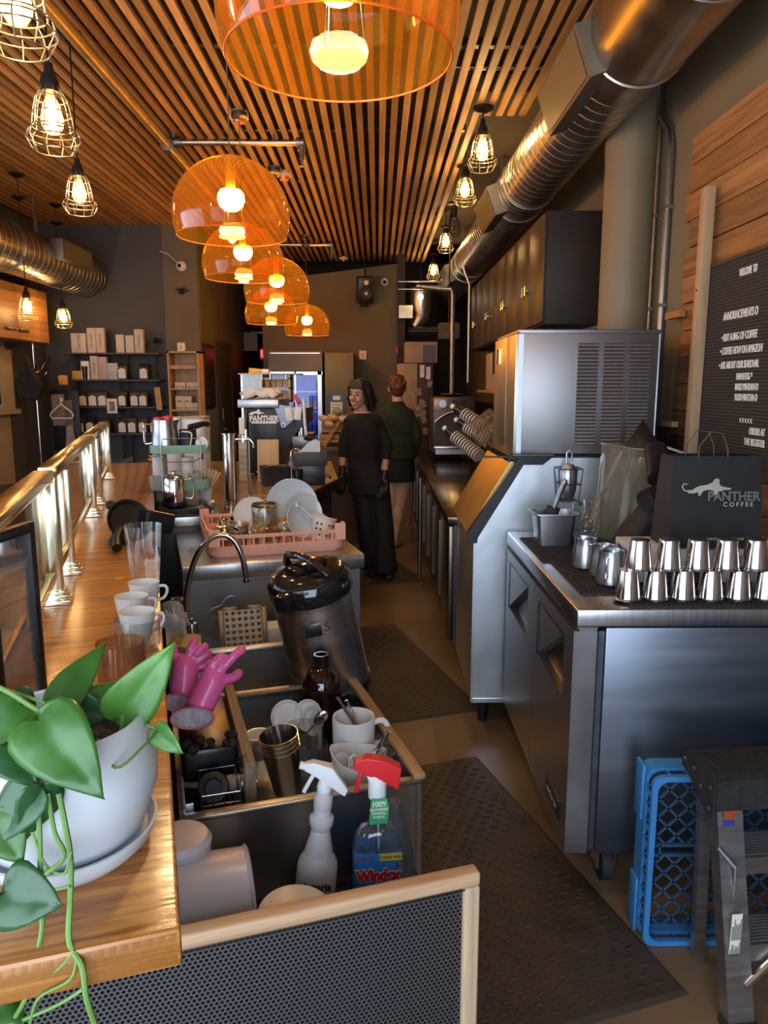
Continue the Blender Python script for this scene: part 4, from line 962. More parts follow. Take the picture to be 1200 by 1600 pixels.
# wood cabinet panel on left wall
LXW = PX(76, 535, -3.3)
pw = wood('cabinet_planks', (.34, .135, .035), (.56, .27, .085), .45, axis=1, scale=2.5, board=(2, .105), bump=.2)
t = thing('wooden_wall_cabinet', 'warm wooden plank wall cabinet with two dark handles, on the left wall under the duct', 'cabinet', (LX, LXW.y, 1.94))
MB().box(0, .30, -2.2, 0, 0, .50, .003).build('cabinet_body', pw, t)
for j, (a, b) in enumerate(((-1.2, -.64), (-.635, -.005))): 
    o = MB().box(.30, .312, a, b, .004, .496, .002).build('door', pw, t); c = -.80 if j == 0 else -.55
    MB().box(.312, .33, c-.09, c+.09, .075, .10, .004).build('handle', blackm, o)
# menu frame and cream column below
t = thing('chalk_menu', 'black framed chalk menu at the left edge below the wooden cabinet', 'sign', (LX+.02, 6.55, 1.35))
MB().box(0, .03, -.5, .5, 0, .52, .003).build('frame', blackm, t); MB().box(.03, .034, -.46, .46, .04, .48).build('chalkboard', mat('chalk_scribble', (.015, .015, .016), .8, 0, 0, 14, col2=(.045, .045, .045)), t)
text('lettering', 'Coffee', .13, textw, t, (.036, .26, .30), (PI/2, 0, PI/2), shear=.3); text('lettering', 'Tea', .1, textw, t, (.036, .3, .15), (PI/2, 0, PI/2), shear=.3)
t = struct(MB().box(LX, LX+.06, 7.06, 7.30, 1.30, 1.86).build('trim_5', creamw)); struct(MB().box(LX, LX+.09, 4.1, 7.34, 1.255, 1.30).build('trim_6', creamw))
# coat stand with bags, aprons and a hanger
p = PY(50, 740, 7.45); t = thing('coat_stand', 'chrome coat stand in the left corner, crowded with black bags', 'coat stand', (-3.42, 7.5, 0))
MB().cyl((0, 0, .02), (0, 0, 1.95), .012).build('pole', chrome, t); MB().lathe([(0, 0), (.17, 0), (.16, .025), (.02, .05), (0, .05)], 28).build('base', blackm, t)
mb = MB()
for k in range(6): a = k*PI/3; mb.tube([(0, 0, 1.55+.1*(k % 2)), (.07*math.cos(a), .07*math.sin(a), 1.58+.1*(k % 2)), (.12*math.cos(a), .12*math.sin(a), 1.66+.1*(k % 2))], .008, 6)
mb.build('coat_hook', chrome, t)
blk = mat('black_fabric', (.015, .014, .013), .8, 0, .3, 15, bump=.5)
def cloth(label, p, pts, dpt, m, name, cat):
    mb = MB(); mb.prism(pts, (0, dpt, 0)); o = mb.build(name, m, loc=p); b = o.modifiers.new('b', 'BEVEL'); b.width = min(.012, dpt*.3); b.segments = 2; tag(o, label, cat); return o
cloth('black shoulder bag hanging from the coat stand', (-3.42, 7.30, 1.2), [(-.12, 0, .36), (-.09, 0, .2), (.1, 0, .18), (.14, 0, .33), (.06, 0, .47), (.02, 0, .62), (-.03, 0, .44)], .08, blk, 'shoulder_bag', 'bag')
t = thing('apron_rack', 'dark framed mirror-like board with hanging aprons in the left corner', 'rack', (-3.33, 7.62, .88))
MB().box(-.02, .27, .02, .05, -.02, .60, .004).build('board', blackm, t)
MB().box(.0, .13, .0, .02, .24, .56, .004).build('apron', mat('tan_print_cloth', (.32, .22, .15), .8, 0, 0, 60, col2=(.12, .07, .05)), t)
MB().box(.13, .21, -.005, .02, .0, .5, .004).build('apron', mat('brown_cloth', (.14, .10, .085), .8, 0, .2, 12), t)
MB().prism([(.12, -.02, 0), (.24, -.02, .0), (.20, -.02, .24), (.15, -.02, .24)], (0, .02, 0)).build('apron', mat('mauve_cloth', (.30, .24, .23), .8), t)
o = MB().box(0, .10, 0, .05, 0, .10, .02).build('orange_bag', mat('orange_cloth', (.60, .28, .06), .7), loc=(-3.23, 7.56, 1.53)); tag(o, 'small orange pouch hanging above the aprons', 'bag')
mb = MB(); mb.tube([(0, 0, .16), (.02, 0, .19), (.0, 0, .21), (0, 0, .14), (-.10, 0, .06), (-.115, 0, .03), (-.1, 0, .0), (.1, 0, .0), (.115, 0, .03), (.10, 0, .06), (0, 0, .14)], .007, 8); o = mb.build('coat_hanger', plasticw, loc=(-3.19, 7.52, 1.20)); tag(o, 'white plastic coat hanger in front of the aprons', 'hanger')
mb = MB(); mb.tube([(-.0, 0, .0), (.03, 0, .25), (.05, 0, .35), (.09, 0, .2), (.12, 0, 0)], .012, 6); o = mb.build('bag_strap', blk, loc=(-3.33, 7.55, 1.48)); tag(o, 'black bag strap looping above the aprons', 'strap')
# cafe seating at left
blkw = mat('black_tabletop', (.025, .022, .02), .35, 0, .1, 6)
t = thing('cafe_table', 'round black cafe table beyond the bar at the left edge', 'table', (-2.60, 5.6, 0))
MB().lathe([(0, .72), (.42, .72), (.43, .735), (.42, .75), (0, .75)], 48).build('tabletop', blkw, t); MB().lathe([(.0, 0), (.24, 0), (.23, .02), (.04, .05), (.03, .1), (.03, .6), (.09, .72), (0, .72)], 28).build('pedestal', blackm, t)
def chair(loc, rz, label, shell):
    t = thing('cafe_chair', label, 'chair', loc, rz, None)
    mb = MB(); mb.grid(lambda a, b: ((a-.5)*.42*(1-.08*b), -.21+.42*min(1, b*1.9) if b < .5263 else .20+.06*(b-.5263)/.4737, .45+.03*abs(a-.5)*2+(0 if b < .5 else (b-.5)*.78)-.02*math.sin(PI*a)), 12, 16); o = mb.build('seat_shell', shell, t); s = o.modifiers.new('s', 'SOLIDIFY'); s.thickness = .012
    for x in (-.17, .17):
        for y in (-.16, .16): MB().tube([(x*.7, y*.7, .45), (x*1.15, y*1.2, 0)], .011, 8).build('leg', blackm, t)
    return t
chair((-2.50, 4.85, 0), PI, 'black shell chair at the left edge, nearest to the bar', mat('black_shell', (.015, .015, .016), .4))
chair((-2.95, 5.1, 0), PI*.9, 'cream backed chair at the left edge behind the black one', mat('cream_shell', (.42, .36, .27), .5))
chair((-2.14, 6.25, 0), PI, 'black shell chair beyond the far end of the bar', mat('black_shell', (.015, .015, .016)))
chair((-2.5, 7.2, 0), PI, 'blue grey chair against the shelves beyond the bar', mat('blue_shell', (.04, .055, .08), .5))
t = thing('high_table', 'dark table with a yellow tray beyond the far end of the bar', 'table', (-1.92, 6.85, 0))
MB().box(-.25, .25, -.25, .25, .82, .85, .004).build('tabletop', blkw, t); MB().cyl((0, 0, 0), (0, 0, .82), .03).build('pedestal', blackm, t); MB().lathe([(0, 0), (.2, 0), (.19, .02), (0, .03)], 24).build('base', blackm, t)
mb = MB(); mb.grid(lambda a, b: ((a-.5)*.30, (b-.5)*.2, .04+.03*math.sin(7*a+3)*math.sin(5*b+1)), 12, 8); mb.box(-.15, .15, -.1, .1, .0, .02); o = mb.build('yellow_cloth', mat('yellow_cloth', (.70, .38, .05), .7, 0, .1, 20), loc=(-1.94, 6.8, .852)); tag(o, 'yellow folded cloth on the dark table beyond the bar', 'cloth')
# ================= BACK: display fridge, dark passage =================
FY = 9.3; fx0, fx1 = PY(420, 600, FY).x, PY(504, 600, FY).x
t = thing('display_fridge', 'tall glass-door display fridge glowing blue, against the back wall', 'fridge', (fx0, FY, 0)); w_ = fx1-fx0; ht = 1.95
brz = mat('bronze_dark', (.05, .035, .018), .4, .3, .1, 5)
mb = MB(); mb.box(0, w_, .08, .62, 0, ht); mb.box(0, w_, 0, .08, ht-.24, ht); mb.box(0, w_, 0, .08, 0, .15); mb.box(0, .04, 0, .08, .15, ht-.24); mb.build('cabinet', brz, t)
MB().box(.03, w_-.03, -.004, 0, ht-.03, ht-.02).build('header_trim', steel, t)
o = MB().box(w_*.48, w_*.51, -.02, .0, .15, ht-.25).build('door_frame', steel, t)
MB().box(w_-.06, w_-.01, -.02, .0, .15, ht-.25).build('door_frame', steel, t); MB().box(0, w_, -.02, 0, ht-.29, ht-.25).build('door_frame', steel, t)
MB().box(w_*.51, w_-.06, -.012, -.006, .15, ht-.29).build('glass_door', thin('fridge_glass', (.75, .8, .9), .15), t)
MB().box(.04, w_*.48, -.012, -.006, .15, ht-.29).build('glass_door', thin('fridge_glass', (.75, .8, .9), .15), t)
blu = glowmat('fridge_light', (.16, .26, .95), 1.5)
MB().box(.03, w_-.02, .070, .078, .2, ht-.3).build('glow_back', mat('fridge_back', (.03, .05, .25), .5, 0, .1, 6, emit=(.05, .10, .75), es=.22), t)  # back panel itself glows blue, in place of the fridge lamps
mb = MB()
for z in (.6, .9, 1.2, 1.45): mb.box(.04, w_-.03, .0, .07, z, z+.01)
mb.build('shelf', steel, t)
o = None
cols = [(.5, .55, .7), (.08, .10, .35), (.25, .3, .6)]
btl = mat('bottle_pale', (.45, .50, .68), .3); btd = mat('bottle_blue', (.05, .08, .30), .3); n = 0
bt = None
for zi, z in enumerate((1.21, .91)):
    for k in range(5):
        x = w_*.55+k*.052; m = btl if zi == 0 else btd; rowl = 'upper' if zi == 0 else 'lower'
        o = MB().lathe([(0, 0), (.02, 0), (.021, .11), (.009, .16), (.009, .19), (0, .19)], 12).build('bottle', m, loc=(fx0+x, FY+.035, z)); tag(o, f'bottle in the blue lit fridge on the {rowl} visible shelf', 'bottle', f'bottles on the {rowl} fridge shelf')
# exit sign
p = PY(420, 553, 10.8); t = thing('exit_sign', 'small glowing red exit sign above the espresso machine display', 'sign', p)
MB().cyl((0, .025, .08), (0, .025, 3.49-p.z), .008).build('hanging_rod', blackm, t)
MB().box(-.13, .13, 0, .05, -.08, .08, .004).build('sign_box', blackp, t); MB().box(-.12, .12, -.004, 0, -.07, .07).build('sign_face', mat('exit_face', (.15, .02, .02), .4, emit=(.5, .02, .02), es=.5), t)
text('lettering', 'EXIT', .12, glowmat('exit_red', (1, .05, .06), 2.2), t, (0, -.006, 0), (PI/2, 0, 0), bold=.002)
# dark left passage: pipes and boxes
o = MB().box(-.14, .14, 0, .15, -.13, .13).build('electrical_box', mat('box_grey', (.12, .11, .09), .5, .3), loc=PY(387, 534, 10.9)); tag(o, 'grey electrical box hung in the dark gap left of the fridge', 'box')
for k, (v, r, lb_) in enumerate(((493, .12, 'thick dark duct crossing the dark gap behind the pendants'), (520, .035, 'steel pipe crossing the dark gap above the electrical box'), (470, .03, 'thin dark pipe high in the gap behind the pendants'))):
    a = PY(352, v, 11.5); mb = MB(); mb.cyl((0, 0, 0), (1.0 if k != 0 else .8, 0, 0), r, n=20); o = mb.build('crossing_pipe', darksteel if k != 1 else steel, loc=a); tag(o, lb_, 'pipe')
# right passage: boxes, reach-in unit with papers, pipes
t = carton(*(lambda a, b: (a.x, b.x, 8.6, 8.95, b.z, a.z))(PY(633, 534, 8.6), PY(683, 567, 8.6)), mat('carton_tan_dim', (.34, .25, .15), .75, 0, .06, 5), 'tan cardboard carton on top of the paper covered unit in the passage')
MB().box(.02, .17, -.178, -.176, .0, .20).build('printed_panel', mat('print_grey_blue', (.10, .10, .13), .7), t)
a = PY(622, 568, 8.55); b = PY(676, 700, 8.55)
t = thing('storage_unit', 'dim cream and dark upright unit covered with pinned papers, in the passage', 'cabinet', (a.x, 8.55, 0))
MB().box(0, .22, 0, .5, 0, a.z, .004).build('side_panel', mat('unit_cream', (.40, .28, .14), .6, 0, .05, 4), t)
MB().box(.22, b.x-a.x, .02, .5, 0, a.z, .004).build('unit_body', mat('unit_dark', (.04, .03, .022), .6), t)
mb = MB(); random.seed(11)
for k in range(16):
    x = random.uniform(.16, .36); z = random.uniform(.95, 1.55); mb.set((x, .0-.002*k*.2, z), (0, random.uniform(-.5, .5), 0)); mb.box(-.028, .028, -.004, 0, -.04, .04)
mb.build('pinned_papers', mat('paper_dim', (.30, .24, .18), .8, 0, .3, 20), t); kids(t)[-1]['kind'] = 'stuff'
mb = MB(); mb.set(); mb.box(.25, .30, -.01, .0, 1.62, 1.76); mb.box(.32, .37, -.01, 0, 1.60, 1.74); mb.build('notice', paper, t)
# small lamp, ducting in the passage top
o = MB().sph((0, 0, 0), .035).build('small_bulb', glowmat('passage_bulb', (1, .95, .6), 14), loc=PY(657, 464, 9.4)); tag(o, 'small round greenish white bulb glowing in the dark passage', 'lamp')
MB().cyl((0, 0, .03), (0, 0, 3.49-o.location.z), .004).build('cord', blackm, o)
mb = MB(); mb.tube([(0, 0, .25), (0, 0, 0), (.02, 0, -.12), (-.07, 0, -.25)], [.14, .14, .11, .07], 16); o = mb.build('flexible_duct', steelv, loc=PY(657, 480, 9.9)); tag(o, 'shiny bent metal duct behind the small bulb in the passage', 'duct')
mb = MB(); mb.tube([(0, 0, 0), (0, 0, .95), (-.02, 0, 1.0), (-.35, 0, 1.03)], .022, 10); o = mb.build('wrapped_pipe', mat('foil_wrap', (.35, .33, .30), .35, .8, .3, 60, bump=.5), loc=(.72, 7.25, 1.425)); tag(o, 'foil wrapped vertical pipe above the countertop oven', 'pipe')
mb = MB(); mb.tube([(0, 0, 0), (0, 0, 1.0), (-.05, 0, 1.12), (-.1, 0, 1.3)], .014, 8); o = mb.build('conduit', steelv, loc=PY(731, 598, 7.9)); tag(o, 'thin bent conduit rising beside the farthest wall cabinet', 'pipe')
for k, v in enumerate((440, 452)): o = MB().cyl((0, 0, 0), (.55, 0, 0), .015).build('crossing_pipe', steel, loc=PY(622, v, 9.7)); tag(o, ['upper', 'lower'][k]+' thin steel pipe crossing high in the passage behind the bulbs', 'pipe')
o = MB().box(-.09, .09, 0, .1, -.08, .08).build('junction_box', galv, loc=PY(634, 487, 9.8)); tag(o, 'small grey box hanging left of the bent duct in the passage', 'box')
o = MB().box(-.12, .12, 0, .12, -.09, .09, .02).build('insulated_unit', mat('insul', (.10, .08, .06), .8), loc=PY(702, 517, 8.4)); tag(o, 'dark insulated fitting under the end of the big duct', 'fitting'); MB().cyl((-.45, .05, .0), (-.12, .05, 0), .04).build('side_pipe', blackm, o); MB().cyl((0, .06, .09), (0, .06, 3.49-o.location.z), .008).build('hanger', blackm, o)
o = MB().box(-.02, .02, 0, .02, -.05, .05).build('fire_alarm', mat('alarm_red', (.30, .02, .02), .5), loc=PY(620, 546, 9.86)); tag(o, 'small dull red alarm box on the dark post beside the passage', 'alarm')
# back counter with crates, leaning board and arch sign
t = thing('back_counter', 'dark wooden back counter behind the smiling person', 'counter', (-.95, 7.0, 0))
MB().box(0, .82, 0, .6, .90, .953, .004).build('counter_top', mat('counter_dark', (.10, .06, .035), .45, 0, .1, 4), t); MB().box(.03, .79, .03, .57, .0, .90).build('counter_body', mat('counter_body_brown', (.09, .05, .028), .5, 0, .1, 4), t)
crt = wood('crate_wood', (.28, .14, .05), (.45, .26, .11), .6, 0, 6)
def crate(u0, u1, v0, v1, y, label, fill=None):
    a, b = PY(u0, v0, y), PY(u1, v1, y); t = thing('wooden_crate', label, 'crate', (a.x, y, b.z), 0, 'wooden crates on the back counter'); W, Hh, D = b.x-a.x, a.z-b.z, .22
    mb = MB(); n = max(2, int(Hh/.04)); h = Hh/n
    for k in range(n): z = k*h; mb.box(0, W, 0, .01, z, z+h*.8); mb.box(0, W, D-.01, D, z, z+h*.8); mb.box(0, .01, .01, D-.01, z, z+h*.8); mb.box(W-.01, W, .01, D-.01, z, z+h*.8)
    for x in (0.011, W-.026): mb.box(x, x+.015, .011, .026, 0, Hh); 
    mb.box(.0, W, 0, D, 0, .008); mb.build('crate_slats', crt, t); return t
cy = 7.05
crate(499, 530, 677, 693, cy, 'lowest wooden crate on the back counter'); crate(502, 537, 660, 677, cy, 'middle wooden crate on the back counter'); crate(515, 543, 647, 660, cy+.02, 'topmost wooden crate with green packets on the back counter')
random.seed(5)
for k, (u, v, c, lab) in enumerate(((528, 643, (.25, .28, .14), 'pale green packet lying on the topmost crate'), (520, 652, (.55, .34, .14), 'tan pastry bag leaning on the crates'), (506, 654, (.62, .36, .28), 'pinkish pastry packet left of the crates'), (514, 662, (.6, .4, .2), 'orange tan pastry packet before the middle crate'), (537, 655, (.6, .5, .34), 'cream packet right of the crates'))):
    mb = MB(); mb.set((0, 0, 0), (0, random.uniform(-.5, .5), 0)); mb.sph((0, 0, 0), .055, (1, .5, .6), 12, 8); o = mb.build('snack_packet', mat(f'packet_{["green","tan","pink","orange","cream"][k]}', c, .5, 0, .2, 30, bump=.3), loc=PY(u, v, cy-.05)); tag(o, lab, 'packet', 'packets around the crates')
o = MB().bar((0, 0, 0), (.16, 0, .25), .01, .04).build('wooden_paddle', crt, loc=(PY(505, 684, cy-.03).x, cy-.03, .956)); tag(o, 'wooden paddle leaning diagonally against the crates', 'paddle')
p = PY(525, 640, 7.45); t = thing('arch_sign', 'black arch shaped chalk sign with a white paper menu, behind the crates', 'sign', (p.x, 7.45, .954))
mb = MB(); P = [(-.10, 0, 0), (.10, 0, 0)]+[(.10*math.cos(PI*k/14), 0, .43+.10*math.sin(PI*k/14)) for k in range(15)]; mb.prism(P, (0, .02, 0)); mb.build('sign_board', blackp, t)
MB().box(-.055, .065, -.003, 0, .17, .41).build('menu_sheet', paper, t); MB().box(-.03, .045, -.003, 0, .43, .47).build('printed_title', textw, t)
mb = MB()
for k in range(6): mb.box(-.045, .05-.02*(k % 3), -.004, -.003, .38-.03*k, .388-.03*k)
mb.build('printed_line', mat('print_brown', (.3, .2, .12), .7), t)
# far floor-level clutter left of the person
a = PY(505, 770, 6.9); o = MB().box(0, .35, 0, .3, 0, .38, .01).build('cardboard_box', mat('brown_carton', (.13, .07, .035), .75, 0, .1, 5), loc=(-.86, 6.62, 0)); tag(o, 'brown cardboard box on the floor under the back counter', 'box')
o = MB().lathe([(0, 0), (.1, 0), (.11, .3), (.1, .32), (0, .32)], 24).build('dark_canister', blackg, loc=(-.60, 6.35, 0)); tag(o, 'dark glossy canister on the floor left of the smiling person', 'canister')
# ================= BAR =================
BR = (0, 0, BA)
barwood2 = wood('bar_top_crossgrain', (.22, .062, .010), (.68, .29, .06), .36, axis=0, scale=7, coat=.6, bump=.12, board=(1, 7.0))
t = thing('bar_counter', 'long varnished orange wooden bar top with brass rail along it, at left', 'bar', BW(0, 0), BA)
MB().box(-.55, 0, 0, 4.0, 1.034, 1.07, .004).build('bar_top', barwood2, t)
MB().box(-.50, -.06, .38, 3.95, 0, 1.034).build('bar_body', mat('bar_body_dark', (.035, .022, .014), .6, 0, .1, 4), t)
# brass rail panels
rl = None
for k, (s0, s1, posts) in enumerate(((.18, 1.08, (.30, 1.04)), (1.15, 2.24, (1.294, 2.124)), (2.30, 3.34, (2.404, 3.244)))):
    t = thing('brass_rail_panel', ['nearest brass framed glass panel of the bar rail, running out of view at left', 'middle brass framed glass panel of the bar rail', 'farthest brass framed glass panel of the bar rail'][k], 'glass partition', BW(s0, -.215, 1.07), BA, 'brass rail panels on the bar'); Ln = s1-s0; zt, zb = .272, .045
    MB().box(-.022, .018, 0, Ln, zt-.022, zt, .004).build('top_rail', brass, t)
    MB().box(-.014, .014, 0, Ln, zb-.0, zb+.022, .004).build('bottom_rail', brass, t)
    for y in (0, Ln-.016): MB().box(-.014, .014, y, y+.016, zb+.022, zt-.022, .003).build('end_stile', brass, t)
    MB().box(-.003, .003, .016, Ln-.016, zb+.022, zt-.022).build('glass_pane', pane, t)
    for s in posts:
        y = s-s0; mb = MB()
        mb.box(.002, .026, y-.012, y+.012, 0, zt-.022, .002); mb.build('post', mat('pale_brass', (.86, .80, .60), .18, 1, .03, 9), t)
        mb = MB(); mb.box(-.016, .042, y-.028, y+.028, 0, .010, .002); mb.box(-.010, .036, y-.022, y+.022, .010, .020, .002); mb.box(-.004, .031, y-.017, y+.017, .020, .028, .002); mb.build('post_base', mat('pale_brass', (.8, .8, .6)), t)
# black picture frame standing on the bar
a = Vector((-.469, .981, 1.07)); b = Vector((-.478, .885, 1.07)); d = (b-a); az = math.atan2(d.y, d.x); Wf = .105
t = thing('table_frame', 'small black framed glass stand on the bar at the left edge, reflecting cups', 'frame', a, az)
mb = MB(); Hf = .262
mb.box(0, .012, -.006, .006, 0, Hf, .001); mb.box(Wf-.012, Wf, -.006, .006, 0, Hf, .001); mb.box(.012, Wf-.012, -.006, .006, Hf-.014, Hf, .001); mb.box(.012, Wf-.012, -.006, .006, 0, .014, .001); mb.build('frame', blackp, t)
MB().box(.012, Wf-.012, -.002, .002, .014, Hf-.014).build('glass_pane', thin('stand_glass', (.75, .77, .78), .6, .02, .12, (.55, .57, .60)), t)
# cups and glasses on the bar
t = ribglass(.026, .039, .15, 20).build('pint_glass', glass, loc=BW(1.06, -.028, 1.0705)); tag(t, 'tall fluted clear pint glass on the bar beside the black strainer', 'glass')
def demi(p, label, rz=0, s=1.0, rot=None):
    t = thing('espresso_cup', label, 'cup', p, rz, 'white espresso cups on the bar', rot=rot)
    MB().lathe([(0, .004), (.014*s, .0), (.018*s, .004), (.026*s, .03*s), (.0305*s, .058*s), (.0285*s, .058*s), (.0245*s, .03*s), (.016*s, .009), (0, .008)], 32).build('cup_body', white, t)
    MB().tube(spl([(.027*s, 0, .048*s), (.040*s, 0, .048*s), (.044*s, 0, .038*s), (.037*s, 0, .024*s), (.023*s, 0, .019*s)]), .003*s, 8).build('handle', white, t); return t
demi(BW(.93, -.03, 1.0705), 'white espresso cup, rearmost of the three, just before the pint glass', .2)
demi(BW(.835, -.052, 1.0705), 'white espresso cup, middle of the three', .4)
demi(BW(.70, -.040, 1.0800), 'white espresso cup sitting inside the clear tumbler', .5)
def tumbler(p, label, r=.036, h=.085, m=glass):
    o = MB().lathe([(0, 0), (r*.86, 0), (r, .01), (r*1.02, h), (r*.99, h), (r*.96, .012), (r*.8, .006), (0, .006)], 36).build('tumbler', m, loc=p); tag(o, label, 'glass'); return o
tumbler(BW(.70, -.040, 1.0705), 'clear tumbler holding a white espresso cup, on the bar', .037, .055)
tumbler(BW(.525, -.060, 1.0705), 'clear glass nearest to the plant on the bar, tan residue inside', .034, .075, thin('murky_glass', (.85, .68, .5), .25, .03, .15, (.6, .4, .25)))
# black strainer / hopper on the bar
t = thing('black_hopper', 'black plastic round hopper with clamp arm lying on the bar', 'hopper', BW(1.62, -.075, 1.0705), BA)
mb = MB(); mb.M = Matrix.Translation((0, 0, .062)) @ Euler((1.15, .15, .35)).to_matrix().to_4x4()
mb.lathe([(0, -.02), (.03, -.02), (.058, .0), (.064, .012), (.060, .012), (.05, .002), (.0, -.006)], 28); mb.build('hopper_bowl', blackp, t)
mb = MB(); mb.set((.075, .02, .055), (0, .3, .5)); mb.box(-.045, .045, -.03, .03, -.03, .03, .006); mb.build('motor_box', blackp, t)
mb = MB(); mb.tube([(-.02, -.05, .05), (-.03, -.10, .03), (-.028, -.14, .016)], [.012, .011, .013], 10); mb.build('handle', blackm, t)
mb = MB(); mb.sph((-.045, .02, .108), .014); mb.cyl((-.03, 0, .0), (-.02, 0, .05), .03, .012); mb.build('foot', rubber, t)
mb = MB(); mb.cyl((0, 0, 0), (0, 0, .003), .012); o = mb.build('orange_peel', mat('orange_spot', (.7, .25, .02), .5), loc=BW(1.2, -.085, 1.0705)); tag(o, 'small orange drop on the bar beside the pint glass', 'drop')
# ---- plant in pot ----
pc = BW(.145, -.098, 1.0705)
t = thing('potted_pothos', 'trailing green pothos in a white pot on the near end of the bar', 'potted plant', pc)
potm = mat('white_glazed_pot', (.60, .64, .68), .3, 0, .02, 5, coat=.2)
MB().lathe([(0, .016), (.062, .016), (.071, .024), (.085, .065), (.086, .085), (.077, .132), (.074, .135), (.071, .133), (.072, .12), (.076, .09), (0, .09)], 56).build('pot', potm, t)
MB().lathe([(0, .0), (.066, 0), (.078, .012), (.083, .026), (.080, .026), (.073, .014), (0, .012)], 56).build('saucer', potm, t)
mb = MB(); random.seed(2); mb.grid(lambda a, b: ((.070*a)*math.cos(2*PI*b), (.070*a)*math.sin(2*PI*b), .103+.004*random.random()), 10, 36); mb.build('soil', mat('soil', (.025, .017, .012), .95, 0, .4, 60, bump=1), t)
leafm = mat('pothos_leaf', (.022, .095, .012), .4, 0, 0, 14, col2=(.050, .165, .022), coat=.12)
leafy = mat('pothos_leaf_light', (.045, .165, .018), .4, 0, 0, 14, col2=(.085, .24, .035), coat=.12)
leafd = mat('pothos_leaf_shade', (.012, .058, .014), .4, 0, 0, 14, col2=(.028, .10, .03), coat=.12)
stemm = mat('pothos_stem', (.12, .25, .05), .5, 0, .15, 20)
def leaf(b, tp, wd, m=leafm, roll=0, bend=.12, name='leaf', parent=None, org=None):
    """heart leaf from base b to tip tp (world points), wd full width"""
    b, tp = Vector(b), Vector(tp); ax = (tp-b); Ln = ax.length; ax.normalize()
    view = (CP-b).normalized(); n = (view-ax*view.dot(ax)).normalized(); n = (Matrix.Rotation(roll, 3, ax) @ n); sd = ax.cross(n)
    prof = [(-.10, .0), (-.12, .22), (-.06, .40), (.05, .49), (.2, .50), (.38, .44), (.56, .34), (.74, .21), (.9, .08), (1, .0)]
    mb = MB(); L_ = []; C_ = []; R_ = []; th = .0006
    ND = 5; rows = []
    for i, (l, w_) in enumerate(prof):
        cl = max(0, l) if i < 2 else l
        row = []
        for j in range(-ND, ND+1):
            q = j/ND; ll = l if abs(q) > .01 or i > 2 else 0.0
            ll = cl*(1-abs(q))+l*abs(q) if i < 3 else l
            P = b+ax*Ln*ll+sd*wd*w_*q+n*(-bend*Ln*(max(0, ll)**2)*.9+wd*.16*abs(q)*w_*2-wd*.10*w_*2*q*q+.006*math.sin(3*ll*PI+q*2)*wd/.06*.3)
            row.append(P-(org or Vector((0, 0, 0))))
        rows.append(row)
    V = [[mb.v(p) for p in r] for r in rows]
    for A, B in zip(V, V[1:]):
        for j in range(2*ND): mb.f([A[j], A[j+1], B[j+1], B[j]])
    bmesh.ops.remove_doubles(mb.bm, verts=mb.bm.verts, dist=.0003)
    o = mb.build(name, m, parent, 80); s = o.modifiers.new('s', 'SOLIDIFY'); s.thickness = .0007
    return o
def LF(bu, bv, by, tu, tv, ty, wd, m=leafm, roll=0, bend=.12): return leaf(PY(bu, bv, by), PY(tu, tv, ty), wd, m, roll, bend, 'leaf', t, pc)
LF(190, 1118, .655, 273, 1008, .66, .050, leafy, .15)
LF(92, 1100, .65, 166, 998, .70, .036, leafm, -.3)
LF(104, 1112, .66, 183, 1062, .69, .030, leafy, -.3)
LF(62, 1128, .575, 160, 1248, .545, .062, leafm, .1, .1)
LF(112, 1106, .66, 176, 1120, .66, .040, leafd, .3)
LF(243, 1142, .65, 284, 1180, .64, .026, leafy, .5)
LF(30, 1105, .60, -40, 1190, .56, .05, leafm, .2)
LF(50, 1235, .56, -30, 1330, .54, .042, leafd, .4)
LF(66, 1232, .56, 40, 1320, .55, .040, leafd, -.5)
LF(10, 1395, .53, 96, 1416, .525, .052, leafd, .2)
LF(-8, 1280, .55, 36, 1352, .54, .04, leafm, .1)
LF(15, 1165, .57, 60, 1230, .56, .045, leafd, -.2)
LF(-20, 1130, .60, 28, 1172, .58, .035, leafy, .2)
LF(20, 1090, .62, 60, 1120, .62, .03, leafd, -.3)
LF(20, 1560, .52, -30, 1600, .5, .04, leafm, .2)
def vine(pts, r=.0018, name='stem'):
    P = [PY(*p)-pc for p in pts]; Q = []
    for i in range(len(P)-1):
        p0, p1, p2, p3 = P[max(0, i-1)], P[i], P[i+1], P[min(len(P)-1, i+2)]
        for k in range(5):
            x = k/5; Q.append(.5*((2*p1)+(p2-p0)*x+(2*p0-5*p1+4*p2-p3)*x*x+(3*p1-p0-3*p2+p3)*x**3))
    Q.append(P[-1]); return MB().tube(Q, r, 7).build(name, stemm, t)
vine([(180, 1165, .655), (190, 1140, .655), (192, 1116, .655)], .0022)
vine([(155, 1150, .66), (110, 1120, .62), (92, 1102, .65)]); vine([(153, 1155, .655), (180, 1200, .60), (225, 1165, .62), (243, 1142, .65), (228, 1132, .65)], .0013)
vine([(110, 1130, .60), (60, 1110, .60), (20, 1085, .60), (-10, 1070, .60)], .0022); vine([(100, 1115, .61), (60, 1095, .61), (0, 1075, .62)], .0016)
vine([(92, 1240, .56), (102, 1290, .552), (110, 1340, .545), (110, 1400, .535), (108, 1470, .525), (128, 1510, .515), (135, 1560, .51), (152, 1610, .51)], .0024)
vine([(75, 1240, .56), (85, 1300, .55), (100, 1340, .545), (60, 1380, .535), (66, 1440, .53), (56, 1500, .52), (40, 1560, .51), (10, 1610, .51)], .0020)
vine([(60, 1245, .56), (62, 1320, .55), (64, 1400, .535), (66, 1450, .53)], .0022); vine([(50, 1300, .55), (70, 1350, .545), (100, 1365, .54), (112, 1330, .545)], .0012); vine([(30, 1350, .54), (60, 1390, .535), (110, 1385, .535)], .0012)
